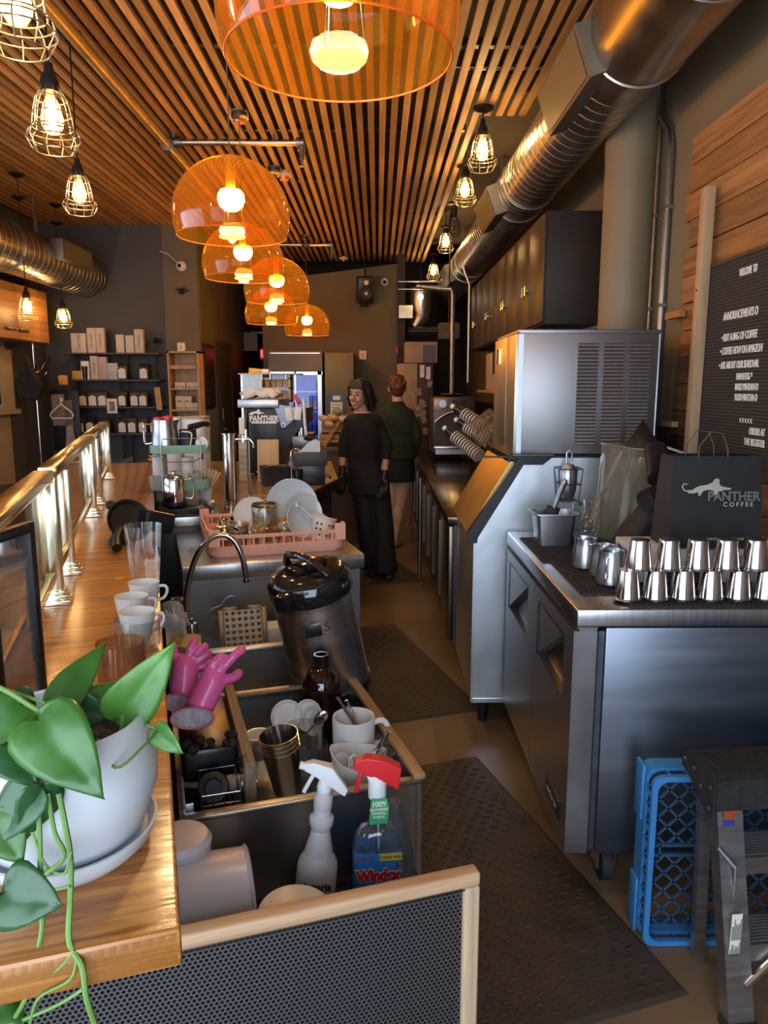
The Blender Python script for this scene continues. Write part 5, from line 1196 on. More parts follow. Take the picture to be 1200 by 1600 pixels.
vine([(120, 1490, .52), (110, 1530, .515), (60, 1560, .51), (45, 1610, .51)], .0013); vine([(116, 1485, .52), (80, 1520, .515), (0, 1518, .515)], .0013); vine([(130, 1545, .51), (90, 1570, .51), (20, 1600, .51)], .0015)
# ---- black machine with steel top, green stand etc. beyond the sink ----
t = thing('back_bar_cabinet', 'black cabinet with a steel strip top between bar and dish counter', 'cabinet', BW(2.64, .0), BA)
MB().box(.005, .265, 0, .25, 0, .925, .004).build('cabinet_body', mat('navy_black', (.012, .014, .02), .4, 0, .1, 5), t)
MB().box(.0, .27, -.01, .26, .926, .965, .003).build('steel_top', steel, t)
t = thing('scale_base', 'low round-cornered black scale base under the green stand', 'scale', BW(2.74, .115, .966), BA)
MB().loft([rr(.115, .09, 0, .03), rr(.12, .095, .012, .03), rr(.12, .095, .032, .03), rr(.105, .08, .045, .03)]).build('base_body', blackp, t)
green = mat('mint_green_metal', (.22, .42, .31), .4, 0, .03, 9)
GC = BW(2.775, .12, 1.013)
t = thing('tiered_stand', 'two-tier mint green wire stand holding pitchers and cups', 'stand', GC, BA)
def oval(w, d, z, h):
    return MB().loft([rr(w*.97, d*.97, z, d*.9, 8), rr(w, d, z+.004, d*.9, 8), rr(w, d, z+h, d*.9, 8), rr(w-.003, d-.003, z+h, d*.9, 8), rr(w-.003, d-.003, z+.004, d*.9, 8)], True, True)
oval(.125, .07, .055, .045).build('lower_tray', green, t); oval(.128, .07, .215, .036).build('upper_tray', green, t)
mb = MB()
for x in (-.082, .082):
    mb.tube([(x, -.07, .0), (x, -.07, .27), (x*.9, -.07, .28)], .0022, 6); mb.tube([(x, .07, 0), (x, .07, .28)], .0022, 6)
mb.tube([(-.075, -.07, .28), (.075, -.07, .28)], .0022, 6); mb.tube([(-.082, -.07, .195), (-.05, -.07, .18), (.05, -.07, .18), (.082, -.07, .195)], .003, 6)
mb.build('wire_frame', steel, t)
UT = GC+Vector((0, 0, .221))
def bpos(base, dx, dy, dz=0): return base+EN*dx+ED*dy+Vector((0, 0, dz))
t = pitcher(bpos(UT, -.060, 0, 0), BA+.0, 'large steel jug with red tops, on the upper green tray', 1.3); t['group'] = 'vessels on the green stand'
for k, dx in enumerate((-.085, -.045)):
    o = MB().lathe([(0, 0), (.018, 0), (.022, .012), (.019, .022), (0, .026)], 16).build('red_stopper', mat('red_plastic', (.65, .02, .02), .35), loc=bpos(UT, dx, 0, .125+.005*k)); tag(o, ['left red cap sticking out of the large steel jug', 'right red cap sticking out of the large steel jug'][k], 'cap', 'red caps in the steel jug')
    MB().cyl((0, 0, -.06), (0, 0, 0), .006).build('shaft', plasticw, o)
t = thing('black_jug', 'black milk jug with pale wire handle on the upper green tray', 'jug', bpos(UT, .035, 0), BA)
MB().lathe([(0, 0), (.038, 0), (.040, .02), (.036, .09), (.038, .095), (.034, .095), (.0, .08)], 28).build('jug_body', mat('slate_black', (.02, .025, .035), .35), t)
MB().tube(spl([(-.028, -.03, .085), (-.02, -.052, .088), (.012, -.058, .08), (.008, -.058, .04), (-.0, -.05, .0)]), .003, 8).build('handle', plasticw, t)
o = MB().lathe([(0, 0), (.026, 0), (.028, .004), (.026, .012), (0, .013)], 28).build('round_cover', plasticw, loc=bpos(UT, .09, -.04, .034), rot=(PI/2-.1, 0, BA)); tag(o, 'white round lid standing upright at the right of the upper green tray', 'lid')
t = thing('portafilter', 'black handled tool lying across the top of the black jug', 'portafilter', bpos(UT, .07, .0, .105), BA+.3); MB().cyl((-.02, 0, -.05), (-.005, 0, .0), .01).build('shaft', blackp, t); MB().tube([(-.035, 0, 0), (0, 0, .004), (.035, 0, .012), (.06, 0, .008)], [.01, .014, .012, .012], 10).build('handle', blackg, t)
t = thing('lidded_jug', 'polished steel lidded jug with handle on the front of the green stand base', 'jug', BW(2.68, .085, 1.012), BA)  # plain steel jug with a lid
MB().lathe([(0, 0), (.044, 0), (.046, .006), (.044, .11), (.040, .118), (0, .12)], 32).build('jug_body', chrome, t); MB().lathe([(0, .12), (.042, .12), (.03, .13), (.012, .134), (.012, .142), (.016, .146), (0, .15)], 24).build('lid', chrome, t)
MB().tube(spl([(.042, 0, .105), (.07, 0, .11), (.08, 0, .09), (.078, 0, .04), (.066, 0, .025), (.045, 0, .03)]), .0042, 8).build('handle', steel, t); MB().lathe([(0, -.0), (.05, -.0), (.05, .015), (.0461, .016)], 24).build('base_ring', blackp, t)
LT = GC+Vector((0, 0, .0595))
def cupstack(p, label, n, r, h, gap, m, grp=None):
    t = thing('cup_stack', label, 'cups', p, BA, grp)
    mb = MB()
    for k in range(n): z = k*gap; mb.lathe([(r*.8, z), (r, z+h), (r*1.06, z+h), (r*1.06, z+h+.003), (r*.94, z+h+.003)], 20)
    mb.lathe([(0, 0), (r*.8, 0)], 20); o = mb.build('stacked_cups', m, t); return t
cupstack(bpos(LT, -.095, .02), 'white ribbed stack of lids at the left of the green stand', 13, .025, .02, .0095, plasticw)
cupstack(bpos(LT, .03, .03), 'stack of pale paper cups inside the green stand', 10, .026, .03, .011, paper)
cupstack(BW(2.86, .035, .966), 'tall stack of tan paper cups behind the left of the green stand', 16, .03, .07, .014, mat('paper_tan', (.50, .42, .32), .7))
for k, (dx, dy) in enumerate(((-.105, -.045), (.06, .0))):
    o = MB().lathe([(0, 0), (.026, 0), (.033, .055), (.034, .06), (.031, .06), (.024, .006), (0, .006)], 28).build('plastic_cup', thin('milky_plastic', (.85, .85, .85), .3, .1, .55, (.65, .66, .66)), loc=bpos(LT, dx, dy, .002)); tag(o, ['milky plastic cup at the left of the lower green tray', 'milky plastic cup at the right of the lower green tray'][k], 'cup', 'milky cups on the lower green tray')
o = MB().lathe([(0, 0), (.028, 0), (.035, .075), (.037, .08), (.033, .08), (.027, .006), (0, .006)], 28).build('stirrer_cup', plasticw, loc=BW(2.86, .225, 1.0)); tag(o, 'white cup holding wooden stirrers right of the green stand', 'cup')
random.seed(9); st0 = None
for k in range(14):
    a = -0.55+1.1*k/13; p = BW(2.86, .225, 1.01)+Vector((0, (k % 3-1)*.01, 0))
    if st0 is None: st0 = MB().box(-.004, .004, -.001, .001, 0, .135).build('wooden_stirrer', mat('birch', (.55, .38, .24), .7, 0, .05, 30), loc=p, rot=(0, a, BA)); o = st0
    else: o = st0.copy(); C.objects.link(o); o.location = p; o.rotation_euler = (0, a, BA)
    tag(o, 'wooden coffee stirrer fanned out in the white cup right of the green stand', 'stirrer', 'stirrers fanned in the white cup')
o = thing('stirrer_stand', 'small steel block under the stirrer cup', 'block', BW(2.86, .225, .966), BA); MB().box(-.04, .04, -.04, .04, 0, .033, .003).build('block_body', steel, o)
# white bins behind
for k, (u0, u1) in enumerate(((250, 285), (287, 324))):
    y = 3.65+.03*k; a = PY(u0, 652, y); b = PY(u1, 652, y); w_ = b.x-a.x
    t = thing('white_canister', ['left white rounded canister behind the green stand', 'right white canister with beige lid behind the green stand'][k], 'canister', ((a.x+b.x)/2, y, 0.916), 0, 'white canisters behind the green stand')
    h = a.z-.916; MB().loft([rr(w_/2*.9, .07, 0, .03), rr(w_/2, .08, h*.96, .03), rr(w_/2*.96, .076, h, .03)]).build('canister_body', plasticw, t)
    if k: MB().loft([rr(w_/2*1.01, .081, h-.006, .03), rr(w_/2*1.02, .082, h+.004, .03)]).build('lid', mat('beige_lid', (.45, .36, .22), .5), t); MB().box(w_*.36, w_*.42, -.083, -.08, h*.55, h*.63).build('latch', blackp, t)
# ---- wood counter with tap tower, espresso machine ----
ctw = wood('counter_brown_wood', (.16, .085, .04), (.34, .20, .10), .35, 0, 2, coat=.3)
poly = [(335, 806), (418, 802), (528, 748), (515, 737), (420, 732), (335, 735)]
P = [PZ(u, v, .915) for u, v in poly]; P[4] = PZ(420, 712, .915); P[3] = PZ(520, 712, .915); P[5] = PZ(240, 712, .915); P[0] = Vector((P[0].x-.42, P[0].y+.22, .915))
P = [BW(2.92, .03, .915), BW(2.92, .51, .915), PZ(528, 748, .915), Vector((-.38, 6.0, .915)), Vector((-1.70, 6.0, .915)), BW(4.1, .03, .915)]
c0 = P[0].copy(); t = thing('service_counter', 'brown wooden service counter with dark edge carrying the espresso machine and tap tower', 'counter', (c0.x, c0.y, 0))
MB().prism([(p.x-c0.x, p.y-c0.y, .905) for p in P], (0, 0, .010)).build('counter_top', ctw, t)
MB().prism([(p.x-c0.x, p.y-c0.y, .845) for p in P], (0, 0, .0598)).build('dark_edge', blackp, t)
cen = sum(P, Vector())/len(P); Q = [cen+(p-cen)*.93 for p in P]
MB().prism([(p.x-c0.x, p.y-c0.y, 0) for p in Q], (0, 0, .845)).build('counter_body', mat('counter_body_dark', (.05, .03, .02), .6), t)
tp = PY(361, 783, 3.62); tp.z = .9165
t = thing('tap_tower', 'polished steel drinks tap tower with black handles on the wooden counter', 'tap', tp); ht = PY(361, 677, 3.62).z-tp.z
MB().lathe([(0, 0), (.045, 0), (.045, .012), (.032, .014), (.032, ht-.006), (.038, ht-.004), (.038, ht), (0, ht+.002)], 32).build('tower', chrome, t)
for k, dz in enumerate((0,)):
    mb = MB(); mb.cyl((.03, 0, ht-.03), (.10, -.0, ht-.028), .008); mb.cyl((.07, 0, ht-.045), (.07, 0, ht-.01), .011); mb.cyl((.085, 0, ht-.03), (.085, 0, ht+.02), .009, .006); mb.tube([(.10, 0, ht-.028), (.115, 0, ht-.045), (.12, 0, ht-.07)], .006, 8); mb.cyl((.075, -.02, ht-.03), (.075, .02, ht-.03), .007)
    tpp = mb.build('faucet', chrome, t); MB().cyl((.085, 0, ht+.02), (.092, 0, ht+.11), .007, .011).build('tap_handle', blackp, tpp)
mb = MB(); mb.tube([(.09, .04, .15), (.09, .04, .08), (.085, .04, .06)], .005, 6); mb.cyl((.09, .04, .13), (.09, .04, ht-.02), .004); mb.sph((.085, .04, .055), .014); mb.build('drip_hose', steel, t)
# espresso machine
EY = 4.95; pa, pb = PY(392, 640, EY), PY(478, 640, EY)
t = thing('espresso_machine', 'black espresso machine seen from the side, white cat logo on it, cups piled on top', 'espresso machine', (pa.x-.02, EY, .9165)); W_ = pb.x-pa.x+.02; H_ = PY(400, 637, EY).z-.9165
ek = mat('machine_black', (.015, .014, .013), .38, .2, .15, 6)
mb = MB(); mb.box(0, .20, 0, .55, .02, H_, .01); mb.prism([(.19, .003, H_-.02), (W_, .003, H_-.005), (W_, .003, H_-.10), (W_*.82, .003, H_-.17), (.19, .003, .06)], (0, .54, 0)); mb.build('machine_body', ek, t)
MB().box(.205, W_*.80, -.01, .0, H_-.13, H_-.01).build('side_panel', blackm, t)
MB().prism([(.17, -.012, H_+.03), (W_*.93, -.012, H_-.01), (W_*.93, -.012, H_-.03), (.245, -.012, H_-.13), (.225, -.012, H_-.13)], (0, .008, 0)).build('steel_trim', darksteel, t)
o = MB().cyl((.235, -.02, H_-.115), (.235, -.01, H_-.115), .014, n=24).build('side_knob', steel, t); MB().cyl((.235, -.022, H_-.115), (.235, -.02, H_-.115), .008).build('knob_cap', blackp, o)
MB().box(-.06, .21, -.04, .56, H_, H_+.055, .004).build('cup_tray', steelv, t)
text('lettering', 'PANTHER', .055, textw, t, (.105, -.004, H_-.075), (PI/2, 0, 0), .002, bold=.0025, sx=.8); cat_logo(t, (.075, -.004, H_-.042), (PI/2, 0, 0), .75, textw)
MB().box(.02, .19, -.003, .0, H_-.105, H_-.09).build('logo_plate', textw, t)
mb = MB(); mb.box(W_*.76, W_+.02, -.02, .5, .19, .27, .004); mb.build('drip_tray', darksteel, t)
mb = MB(); mb.cyl((W_*.9, .05, H_-.19), (W_*.9, .05, H_-.13), .035); mb.cyl((W_*.9, .05, H_-.22), (W_*.9, .05, H_-.19), .045); mb.build('group_head', chrome, t)
mb = MB(); mb.tube([(W_*.88, .03, H_-.205), (W_*1.05, -.04, H_-.20), (W_*1.22, -.09, H_-.22)], [.012, .015, .017], 10); mb.build('portafilter_handle', blackg, t)
MB().tube([(W_*.97, -.02, H_+.06), (W_*.98, -.02, H_-.08), (W_*1.0, -.02, H_-.18)], .010, 8).build('steam_lever', plasticw, t)
mb = MB()
for y in (.05, .5):
    for x in (.05, W_*.75): mb.cyl((x, y, 0), (x, y, .03), .02)
mb.build('foot', rubber, t)
ex = Vector((pa.x-.02, EY, .9165))
for k, (x, r) in enumerate(((.275, .12), (.345, -.12))):
    o = MB().box(-.022, .022, -.002, .002, -.085, 0, .003).build('name_tag', paper, loc=ex+Vector((x-.005, -.022, H_-.0+.005*k)), rot=(0, r*-1, 0)); tag(o, ['left', 'right'][k]+' white paper tag hanging on the espresso machine side', 'tag')
mb = MB(); mb.grid(lambda a, b: (-.05+.255*a, .0+.3*b, .02+.012*abs(math.sin(7*a+2))*(1-.3*b)+.040*max(0, math.sin(PI*a))**.5+.004*math.sin(17*a+7*b)), 40, 12)
for v in mb.bm.verts: 
    pass
o = mb.build('folded_cloth', mat('white_cloth', (.72, .66, .56), .8, 0, .04, 20), loc=ex+Vector((0, -.02, H_+.06))); tag(o, 'crumpled white cloth heaped on top of the espresso machine', 'cloth'); s_ = o.modifiers.new('s', 'SOLIDIFY'); s_.thickness = .05; s_.offset = -1
o = MB().box(-.013, .013, -.01, .01, 0, .075, .004).build('red_brush', mat('red_plastic', (.65, .02, .02), .35), loc=ex+Vector((.335, .1, H_+.02)), rot=(0, -.5, 0)); tag(o, 'red tipped brush on top of the espresso machine', 'brush')
# standing white menu sheet left of machine
o = MB().box(0, .05, -.003, .003, 0, .30).build('stacked_cups_sleeve', mat('sleeve_stripe', (.55, .48, .38), .7, 0, 0, 30, col2=(.2, .16, .12), stretch=(.2, 1, 1)), loc=PY(374, 735, 4.7)+Vector((0, 0, .03))); tag(o, 'pale striped sleeve of cups standing left of the espresso machine', 'cups'); o.location.z = .9165
p = PY(375, 690, 4.75); o = MB().box(0, .045, 0, .05, 0, .40, .004).build('lid_tower', paper, loc=(p.x-.01, 4.78, .9165)); tag(o, 'tall pale stack of lids left of the espresso machine', 'lids')
# wooden board leaning
p0, p1 = PY(401, 733, 4.6), PY(434, 694, 4.6)
t = thing('chopping_board', 'light wooden board leaning against the espresso machine', 'board', (p0.x, 4.62, .9175), rot=(-.12, 0, .03))
MB().box(0, p1.x-p0.x, 0, .018, 0, .27, .004).build('board', wood('maple_board', (.45, .29, .13), (.58, .40, .21), .5, 2, 3), t)
# knock box: dark grey plastic bin and cup in front
t = thing('knock_box', 'dark slate plastic bin in front of the espresso machine', 'bin', PZ(430, 757, .9165), .35)
MB().loft([rr(.075, .06, 0, .012), rr(.085, .07, .11, .012), rr(.088, .073, .115, .012), rr(.08, .065, .115, .012), rr(.07, .055, .01, .012)], True, True).build('bin_body', mat('slate_plastic', (.025, .028, .035), .45), t)
MB().tube([(-.08, -.06, .11), (-.05, -.065, .125), (.05, -.065, .125), (.08, -.06, .11)], .004, 6).build('wire_handle', steel, t)
t = thing('black_mug', 'glossy black jug with ring handle in front of the espresso machine', 'jug', PZ(464, 757, .9165), .3)
MB().lathe([(0, 0), (.045, 0), (.048, .01), (.05, .10), (.046, .10), (.044, .012), (0, .01)], 28).build('jug_body', blackg, t); MB().ring((.075, 0, .05), .03, .007, 24, 8, ax='y').build('handle', blackg, t)
MB().lathe([(0, .08), (.045, .08), (.03, .10), (0, .105)], 24).build('foam', mat('gold_foil', (.5, .35, .15), .3, .6, .3, 50, bump=.5), t)
t = thing('grinder_box', 'dark grey box shelf with steel tools under the espresso machine side', 'box', PY(485, 740, 4.5), .1); t.location.z = .9165
MB().box(-.09, .09, 0, .14, .0, .12, .004).build('lower_box', blackp, t); MB().box(-.105, .105, -.01, .15, .1205, .20, .004).build('upper_box', mat('dark_grey_plastic', (.04, .042, .045), .5), t)
o = MB().prism([(-.07, 0, 0), (.06, 0, 0), (.06, 0, .06), (.03, 0, .075), (-.01, 0, .06)], (0, .08, 0)).build('pale_cloth', mat('pale_blue_cloth', (.55, .62, .62), .8, 0, .04, 20), loc=t.location+Vector((0, .02, .201))); tag(o, 'pale folded cloth on the dark grey box under the group head', 'cloth')
mb = MB(); mb.tube(spl([(0, 0, 0), (0, 0, .19), (.015, 0, .225), (.04, 0, .23), (.06, 0, .21)]), .005, 8); o = mb.build('small_faucet', chrome, loc=PY(455, 735, 4.4)); o.location.z = .916; tag(o, 'small curved steel spout behind the black jug', 'faucet')
mb = MB(); mb.cyl((0, 0, 0), (.10, 0, .02), .008); mb.cyl((.09, 0, .012), (.1, 0, .024), .02); o = mb.build('tamper', steel, loc=PZ(490, 748, .93)); tag(o, 'steel tamper lying at the right end of the wooden counter', 'tamper')
mb = MB(); mb.box(0, .05, 0, .04, 0, .035); o = mb.build('small_box', paper, loc=PZ(378, 745, .917)); tag(o, 'small white and red box beside the tap tower', 'box')
mb = MB(); mb.bar((0, 0, .06), (.14, -.06, .005), .02, .008); o = mb.build('steel_scraper', steelv, loc=PZ(386, 743, .917)); tag(o, 'grey steel scraper leaning beside the tap tower', 'scraper')
# display case with paper cups above
DY = 5.65; a = PY(377, 585, DY); b = PY(454, 628, DY); t = thing('cup_display', 'glass display case with two shelves of brown paper cups above the espresso machine', 'display case', (a.x, DY, b.z)); W_ = b.x-a.x; H_ = a.z-b.z
MB().box(0, W_*.43, -.02, -.016, -.02, H_).build('front_glass', thin('case_glass', (.8, .78, .7), .3, .05, .12, (.4, .35, .25)), t)
mb = MB()
for z in (.0, H_*.47, H_*.82): mb.box(0, W_, 0, .2, z, z+.012)
mb.box(W_-.012, W_, 0, .2, 0, H_); mb.box(-.02, W_+.08, -.03, .22, H_, H_+.008); mb.build('shelf_board', mat('case_cream', (.45, .36, .22), .5), t)
mb = MB()
for x in (W_*.43, W_*.60, W_*.92): mb.cyl((x, -.01, H_*.82), (x, -.01, H_*1.05), .008)
mb.box(-.015, 0, .05, .2, -.75, H_); mb.box(W_-.0, W_+.015, .05, .2, -.75, H_*.0); mb.build('case_post', steel, t)
cupk = mat('kraft_cup', (.46, .28, .12), .65, 0, .08, 14); pc0 = None
for r_, z in enumerate((.0125, H_*.47+.0125)):
    for k in range(7):
        x = .03+k*(W_-.06)/6; p = Vector((a.x+x, DY+.08, b.z+z)); hh = H_*.33
        if pc0 is None: pc0 = MB().lathe([(0, 0), (.019, 0), (.025, hh), (.0265, hh), (.0265, hh+.004), (0, hh+.003)], 18).build('paper_cup', cupk, loc=p); o = pc0
        else: o = pc0.copy(); C.objects.link(o); o.location = p
        tag(o, f'brown paper cup, {nm[k]} from left on the {"lower" if r_ == 0 else "upper"} shelf of the display case', 'cup', 'paper cups in the display case')
o = MB().box(0, .10, 0, .08, 0, .045, .006).build('yellow_packet', mat('yellow_packet', (.80, .42, .03), .5, 0, 0, 40, col2=(.6, .2, .02)), loc=PY(388, 584, DY+.1), rot=(0, .1, 0)); tag(o, 'yellow packet lying on top of the cup display case', 'packet')
o = MB().box(0, .05, 0, .08, 0, .03, .003).build('white_packet', paper, loc=PY(409, 583, DY+.1)); tag(o, 'small white packet on top of the cup display case', 'packet')
# ================= SINK, DISH COUNTER, FRONT PANEL =================
def caps(segs, seg_n=14):
    """union-ready tapered limbs: each (p0, p1, r0, r1)"""
    mb = MB()
    for s in segs:
        p0, p1, r0, r1 = Vector(s[0]), Vector(s[1]), s[2], s[3]
        mb.cyl(p0, p1, r0, r1, seg_n); mb.sph(p0, r0, n=seg_n, m=8); mb.sph(p1, r1, n=seg_n, m=8)
    return mb
def skinned(mb, name, m, parent, vox, smooth=4, loc=None):
    """fuse overlapping limbs into one continuous surface"""
    o = mb.build(name, m, parent, 180, loc=loc, recalc=True)
    r = o.modifiers.new('fuse', 'REMESH'); r.mode = 'VOXEL'; r.voxel_size = vox; r.use_smooth_shade = True
    if smooth: s = o.modifiers.new('smooth', 'SMOOTH'); s.iterations = smooth; s.factor = .6
    return o
sk = thing('bar_sink', 'three-basin stainless bar sink along the bar, crowded with dishes', 'sink', BW(.67, .0), BA)
ss2 = mat('sink_steel', (.36, .37, .38), .35, 1, .08, 5, rvar=.08)
mb = MB(); X = .455; FL = .66
mb.box(.012, X, 0, .014, .40, .76); mb.box(.012, X+.01, -.004, .018, .752, .762, .003)
mb.box(X-.002, X+.01, .0, 1.31, .40, .758)
mb.box(.012, .024, .014, 1.31, .40, .758)
mb.build('outer_skirt', ss2, sk)
mb = MB()
mb.box(.024, X, .014, .50, FL-.012, FL); mb.box(.024, X, .014, .024, FL, .752)
mb.box(.024, X, .50, .508, .55, .76); mb.box(.024, X, .500, .532, .745, .762, .004); mb.box(.024, X, .525, .533, .55, .75)
mb.box(.024, X, .533, .83, .57, .582); mb.box(.024, X, .83, .865, .745, .762, .004); mb.box(.024, X, .83, .838, .58, .75); mb.box(.024, X, .857, .865, .58, .75)
mb.box(.024, X, .865, 1.31, .57, .582); mb.box(.024, .10, .533, 1.31, .70, .715); mb.box(.10, .108, .533, 1.31, .58, .715)
mb.build('basin', ss2, sk)
MB().box(X-.004, X+.018, .0, .60, .760, .772, .002).build('tan_edge_strip', wood('tan_edge_grain', (.32, .17, .07), (.50, .30, .14), .6, 1, 5), sk)  # thin tan strip along the right rim
MB().box(.138, .16, .10, .50, FL, .795, .002).build('wooden_divider', wood('grey_worn_wood', (.17, .12, .075), (.32, .24, .15), .7, 1, 9), sk)
MB().box(.10, X, .495, .503, .762, .768).build('tan_edge_strip', wood('tan_edge_grain', (.3, .1, .1), (.4, .2, .1)), sk)  # tan sheen of the steel cross rim, put in as a coloured strip
mb = MB()
for x in (.04, .43):
    for y in (.03, 1.26): mb.box(x-.015, x+.015, y-.015, y+.015, 0, .40)
mb.build('leg', steelv, sk)
# bracket at the left front
t = thing('steel_bracket', 'vertical perforated steel bracket at the left front corner of the sink', 'bracket', BW(.70, .02, .66), BA)
mb = MB(); mb.box(0, .018, 0, .004, 0, .11, .001); mb.box(0, .004, 0, .1, .0, .11); mb.build('bracket_plate', dents, t); mb = MB(); mb.cyl((.009, -.001, .03), (.009, .0, .03), .0025); mb.cyl((.009, -.001, .085), (.009, 0, .085), .0025); mb.build('bolt_hole', textk, t)
# shelf in front of the sink
t = thing('front_shelf', 'dark low shelf between the sink front and the perforated panel', 'shelf', BW(.345, .0, .0), BA)
MB().box(.0, .455, 0, .32, .555, .57, .002).build('shelf_board', darksteel, t); mb = MB()
for x in (.02, .43): mb.box(x-.01, x+.01, .01, .03, 0, .555)
mb.build('leg', darksteel, t)
# perforated panel with wooden frame
t = thing('perforated_panel', 'perforated dark metal panel in a light wooden frame, across the bottom of the view', 'panel', BW(.315, .0, 0), BA)
pf = perf('perforated_steel', (.20, .20, .21), (.008, .008, .009), .0072, .34, .85, .38)
fw = wood('panel_frame_wood', (.36, .21, .11), (.55, .36, .21), .55, 0, 4, bump=.2)
zt = .812; xr = .425
MB().box(-.9, xr-.024, .008, .012, .2, zt-.022).build('perforated_sheet', pf, t)
MB().box(-.05, xr, 0, .026, zt-.022, zt, .005, 3).build('frame_rail', fw, t)
MB().box(xr-.026, xr, 0, .026, .15, zt-.022, .005, 3).build('frame_stile', wood('panel_frame_wood_v', (.36, .24, .14), (.52, .37, .23), .55, 2, 4), t)
mb = MB(); mb.box(-.9, xr-.026, -.0005, .0, zt-.024, zt-.0215); mb.build('inner_bead', blackm, t)
mb = MB()
for x in (-.3, .1, .39): mb.box(x, x+.02, .004, .02, 0, .2)
mb.build('leg', blackm, t)
# ---- dish counter ----
t = thing('dish_counter', 'stainless dish counter with rolled edge carrying the pink dish rack', 'counter', BW(1.995, .075, 0), BA)
MB().box(0, .66, 0, .63, .845, .9, .006, 3).build('counter_top', steel, t)
MB().box(.005, .645, .02, .62, .1, .845).build('front_face', ss2, t)
mb = MB(); c = Vector((.17, .018, .72)); P = []
for k in range(20): a = 2*PI*k/20; r_ = .060+.014*math.cos(4*a); P.append(c+Vector((r_*1.15*math.cos(a), 0, r_*math.sin(a)*.8)))
mb.tube(P, .0022, 6, closed=True); mb.build('embossed_mark', ss2, t)
mb = MB()
for x in (.03, .62):
    for y in (.05, .58): mb.box(x-.015, x+.015, y-.015, y+.015, 0, .1)
mb.build('leg', steelv, t)
# faucet
t = thing('gooseneck_faucet', 'tall chrome gooseneck faucet at the middle of the sink', 'faucet', PZ(300, 985, .72))
f0 = t.location.copy(); y_ = f0.y; P = [PY(u, v, y_+.02*k/8) for k, (u, v) in enumerate(((296, 985), (291, 940), (296, 905), (306, 872), (322, 848), (344, 836), (364, 843), (378, 868), (385, 904)))]
Q = []
for i in range(len(P)-1):
    p0, p1, p2, p3 = P[max(0, i-1)], P[i], P[i+1], P[min(len(P)-1, i+2)]
    for k in range(4): x = k/4; Q.append(.5*((2*p1)+(p2-p0)*x+(2*p0-5*p1+4*p2-p3)*x*x+(3*p1-p0-3*p2+p3)*x**3)-f0)
Q.append(P[-1]-f0); MB().tube(Q, .0095, 14).build('spout', chrome, t)
mb = MB(); mb.cyl((0, 0, -.005), (0, 0, .025), .022, .016, 20); mb.cyl(Q[0]+Vector((0, 0, -.01)), Q[0]+Vector((0, 0, .04)), .014, n=16); mb.cyl(Q[-1], Q[-1]+Vector((0, 0, -.012)), .0115, n=16); mb.cyl((.0, 0, .02), (-.035, -.01, .03), .007); mb.build('faucet_base', chrome, t)
# perforated drain plate leaning in basin 3
pl = PY(383, 1018, 2.28); t = thing('drain_plate', 'rounded tan-grey drain plate with six by six round holes, leaning in the far basin', 'plate', pl, rot=(-.32, 0, BA))
dpm = mat('drain_plate_metal', (.40, .32, .25), .5, .35, .06, 8)
mb = MB(); n6 = 6; Wd, Hd = .155, .147; hr = .0042; cells = 6
# plate with real round holes: one square cell each, ring of quads around the hole
ox, oz = -Wd/2+.016, .012; px_ = (Wd-.032)/cells; pz_ = (Hd-.024)/cells
def cellring(cx, cz, w, h):
    out = []; inn = []
    for k in range(16):
        a = 2*PI*k/16; c_, s_ = math.cos(a), math.sin(a); m_ = max(abs(c_)/(w/2), abs(s_)/(h/2)); out.append((cx+c_/m_, 0, cz+s_/m_)); inn.append((cx+c_*hr, 0, cz+s_*hr))
    A = [mb.v(p) for p in out]; B = [mb.v(p) for p in inn]
    for k in range(16): mb.f([A[k], A[(k+1) % 16], B[(k+1) % 16], B[k]])
for i in range(cells):
    for j in range(cells): cellring(ox+px_*(i+.5), oz+pz_*(j+.5), px_, pz_)
for (x0, x1, z0, z1) in ((-Wd/2, ox, .008, Hd-.008), (-ox, Wd/2, .008, Hd-.008), (ox, -ox, 0, oz), (ox, -.018, Hd-oz, Hd), (.018, -ox, Hd-oz, Hd)):
    vs = [mb.v(p) for p in ((x0, 0, z0), (x1, 0, z0), (x1, 0, z1), (x0, 0, z1))]; mb.f(vs)
bmesh.ops.remove_doubles(mb.bm, verts=mb.bm.verts, dist=.0004); o = mb.build('perforated_plate', dpm, t, 1); s_ = o.modifiers.new('s', 'SOLIDIFY'); s_.thickness = .003
o = MB().box(0, .16, 0, .08, 0, .05, .004).build('white_sponge_box', mat('pale_sponge', (.62, .58, .50), .8), loc=PY(418, 1005, 2.33), rot=(0, 0, BA)); tag(o, 'pale box edge in the far basin between drain plate and coffee dispenser', 'box')
# airpot dispenser
Bp, Tp = PY(520, 1070, 1.88), PY(487, 925, 1.84); d = (Tp-Bp)
t = thing('coffee_dispenser', 'large brushed steel drinks dispenser with glossy black lid and handle, tilted in the sink', 'dispenser', Bp); t.rotation_euler = d.to_track_quat('Z', 'Y').to_euler(); h = d.length; R_ = .103
mb = MB(); mb.lathe([(0, .02), (R_, .02), (R_, h), (0, h)], 48); mb.build('dispenser_body', mat('dispenser_steel', (.66, .63, .60), .27, 1, .05, 4, stretch=(1, 1, 12), rvar=.06), t)
MB().lathe([(0, -.025), (R_-.012, -.025), (R_+.001, -.005), (R_+.003, .02), (0, .02)], 48).build('black_base', blackp, t)
mb = MB(); mb.lathe([(R_+.002, h-.002), (R_+.006, h+.006), (R_+.004, h+.045), (R_-.012, h+.064), (.055, h+.070), (.05, h+.060), (0, h+.058)], 48); mb.build('lid', blackg, t, 60)
q = t.rotation_euler.to_matrix().inverted()
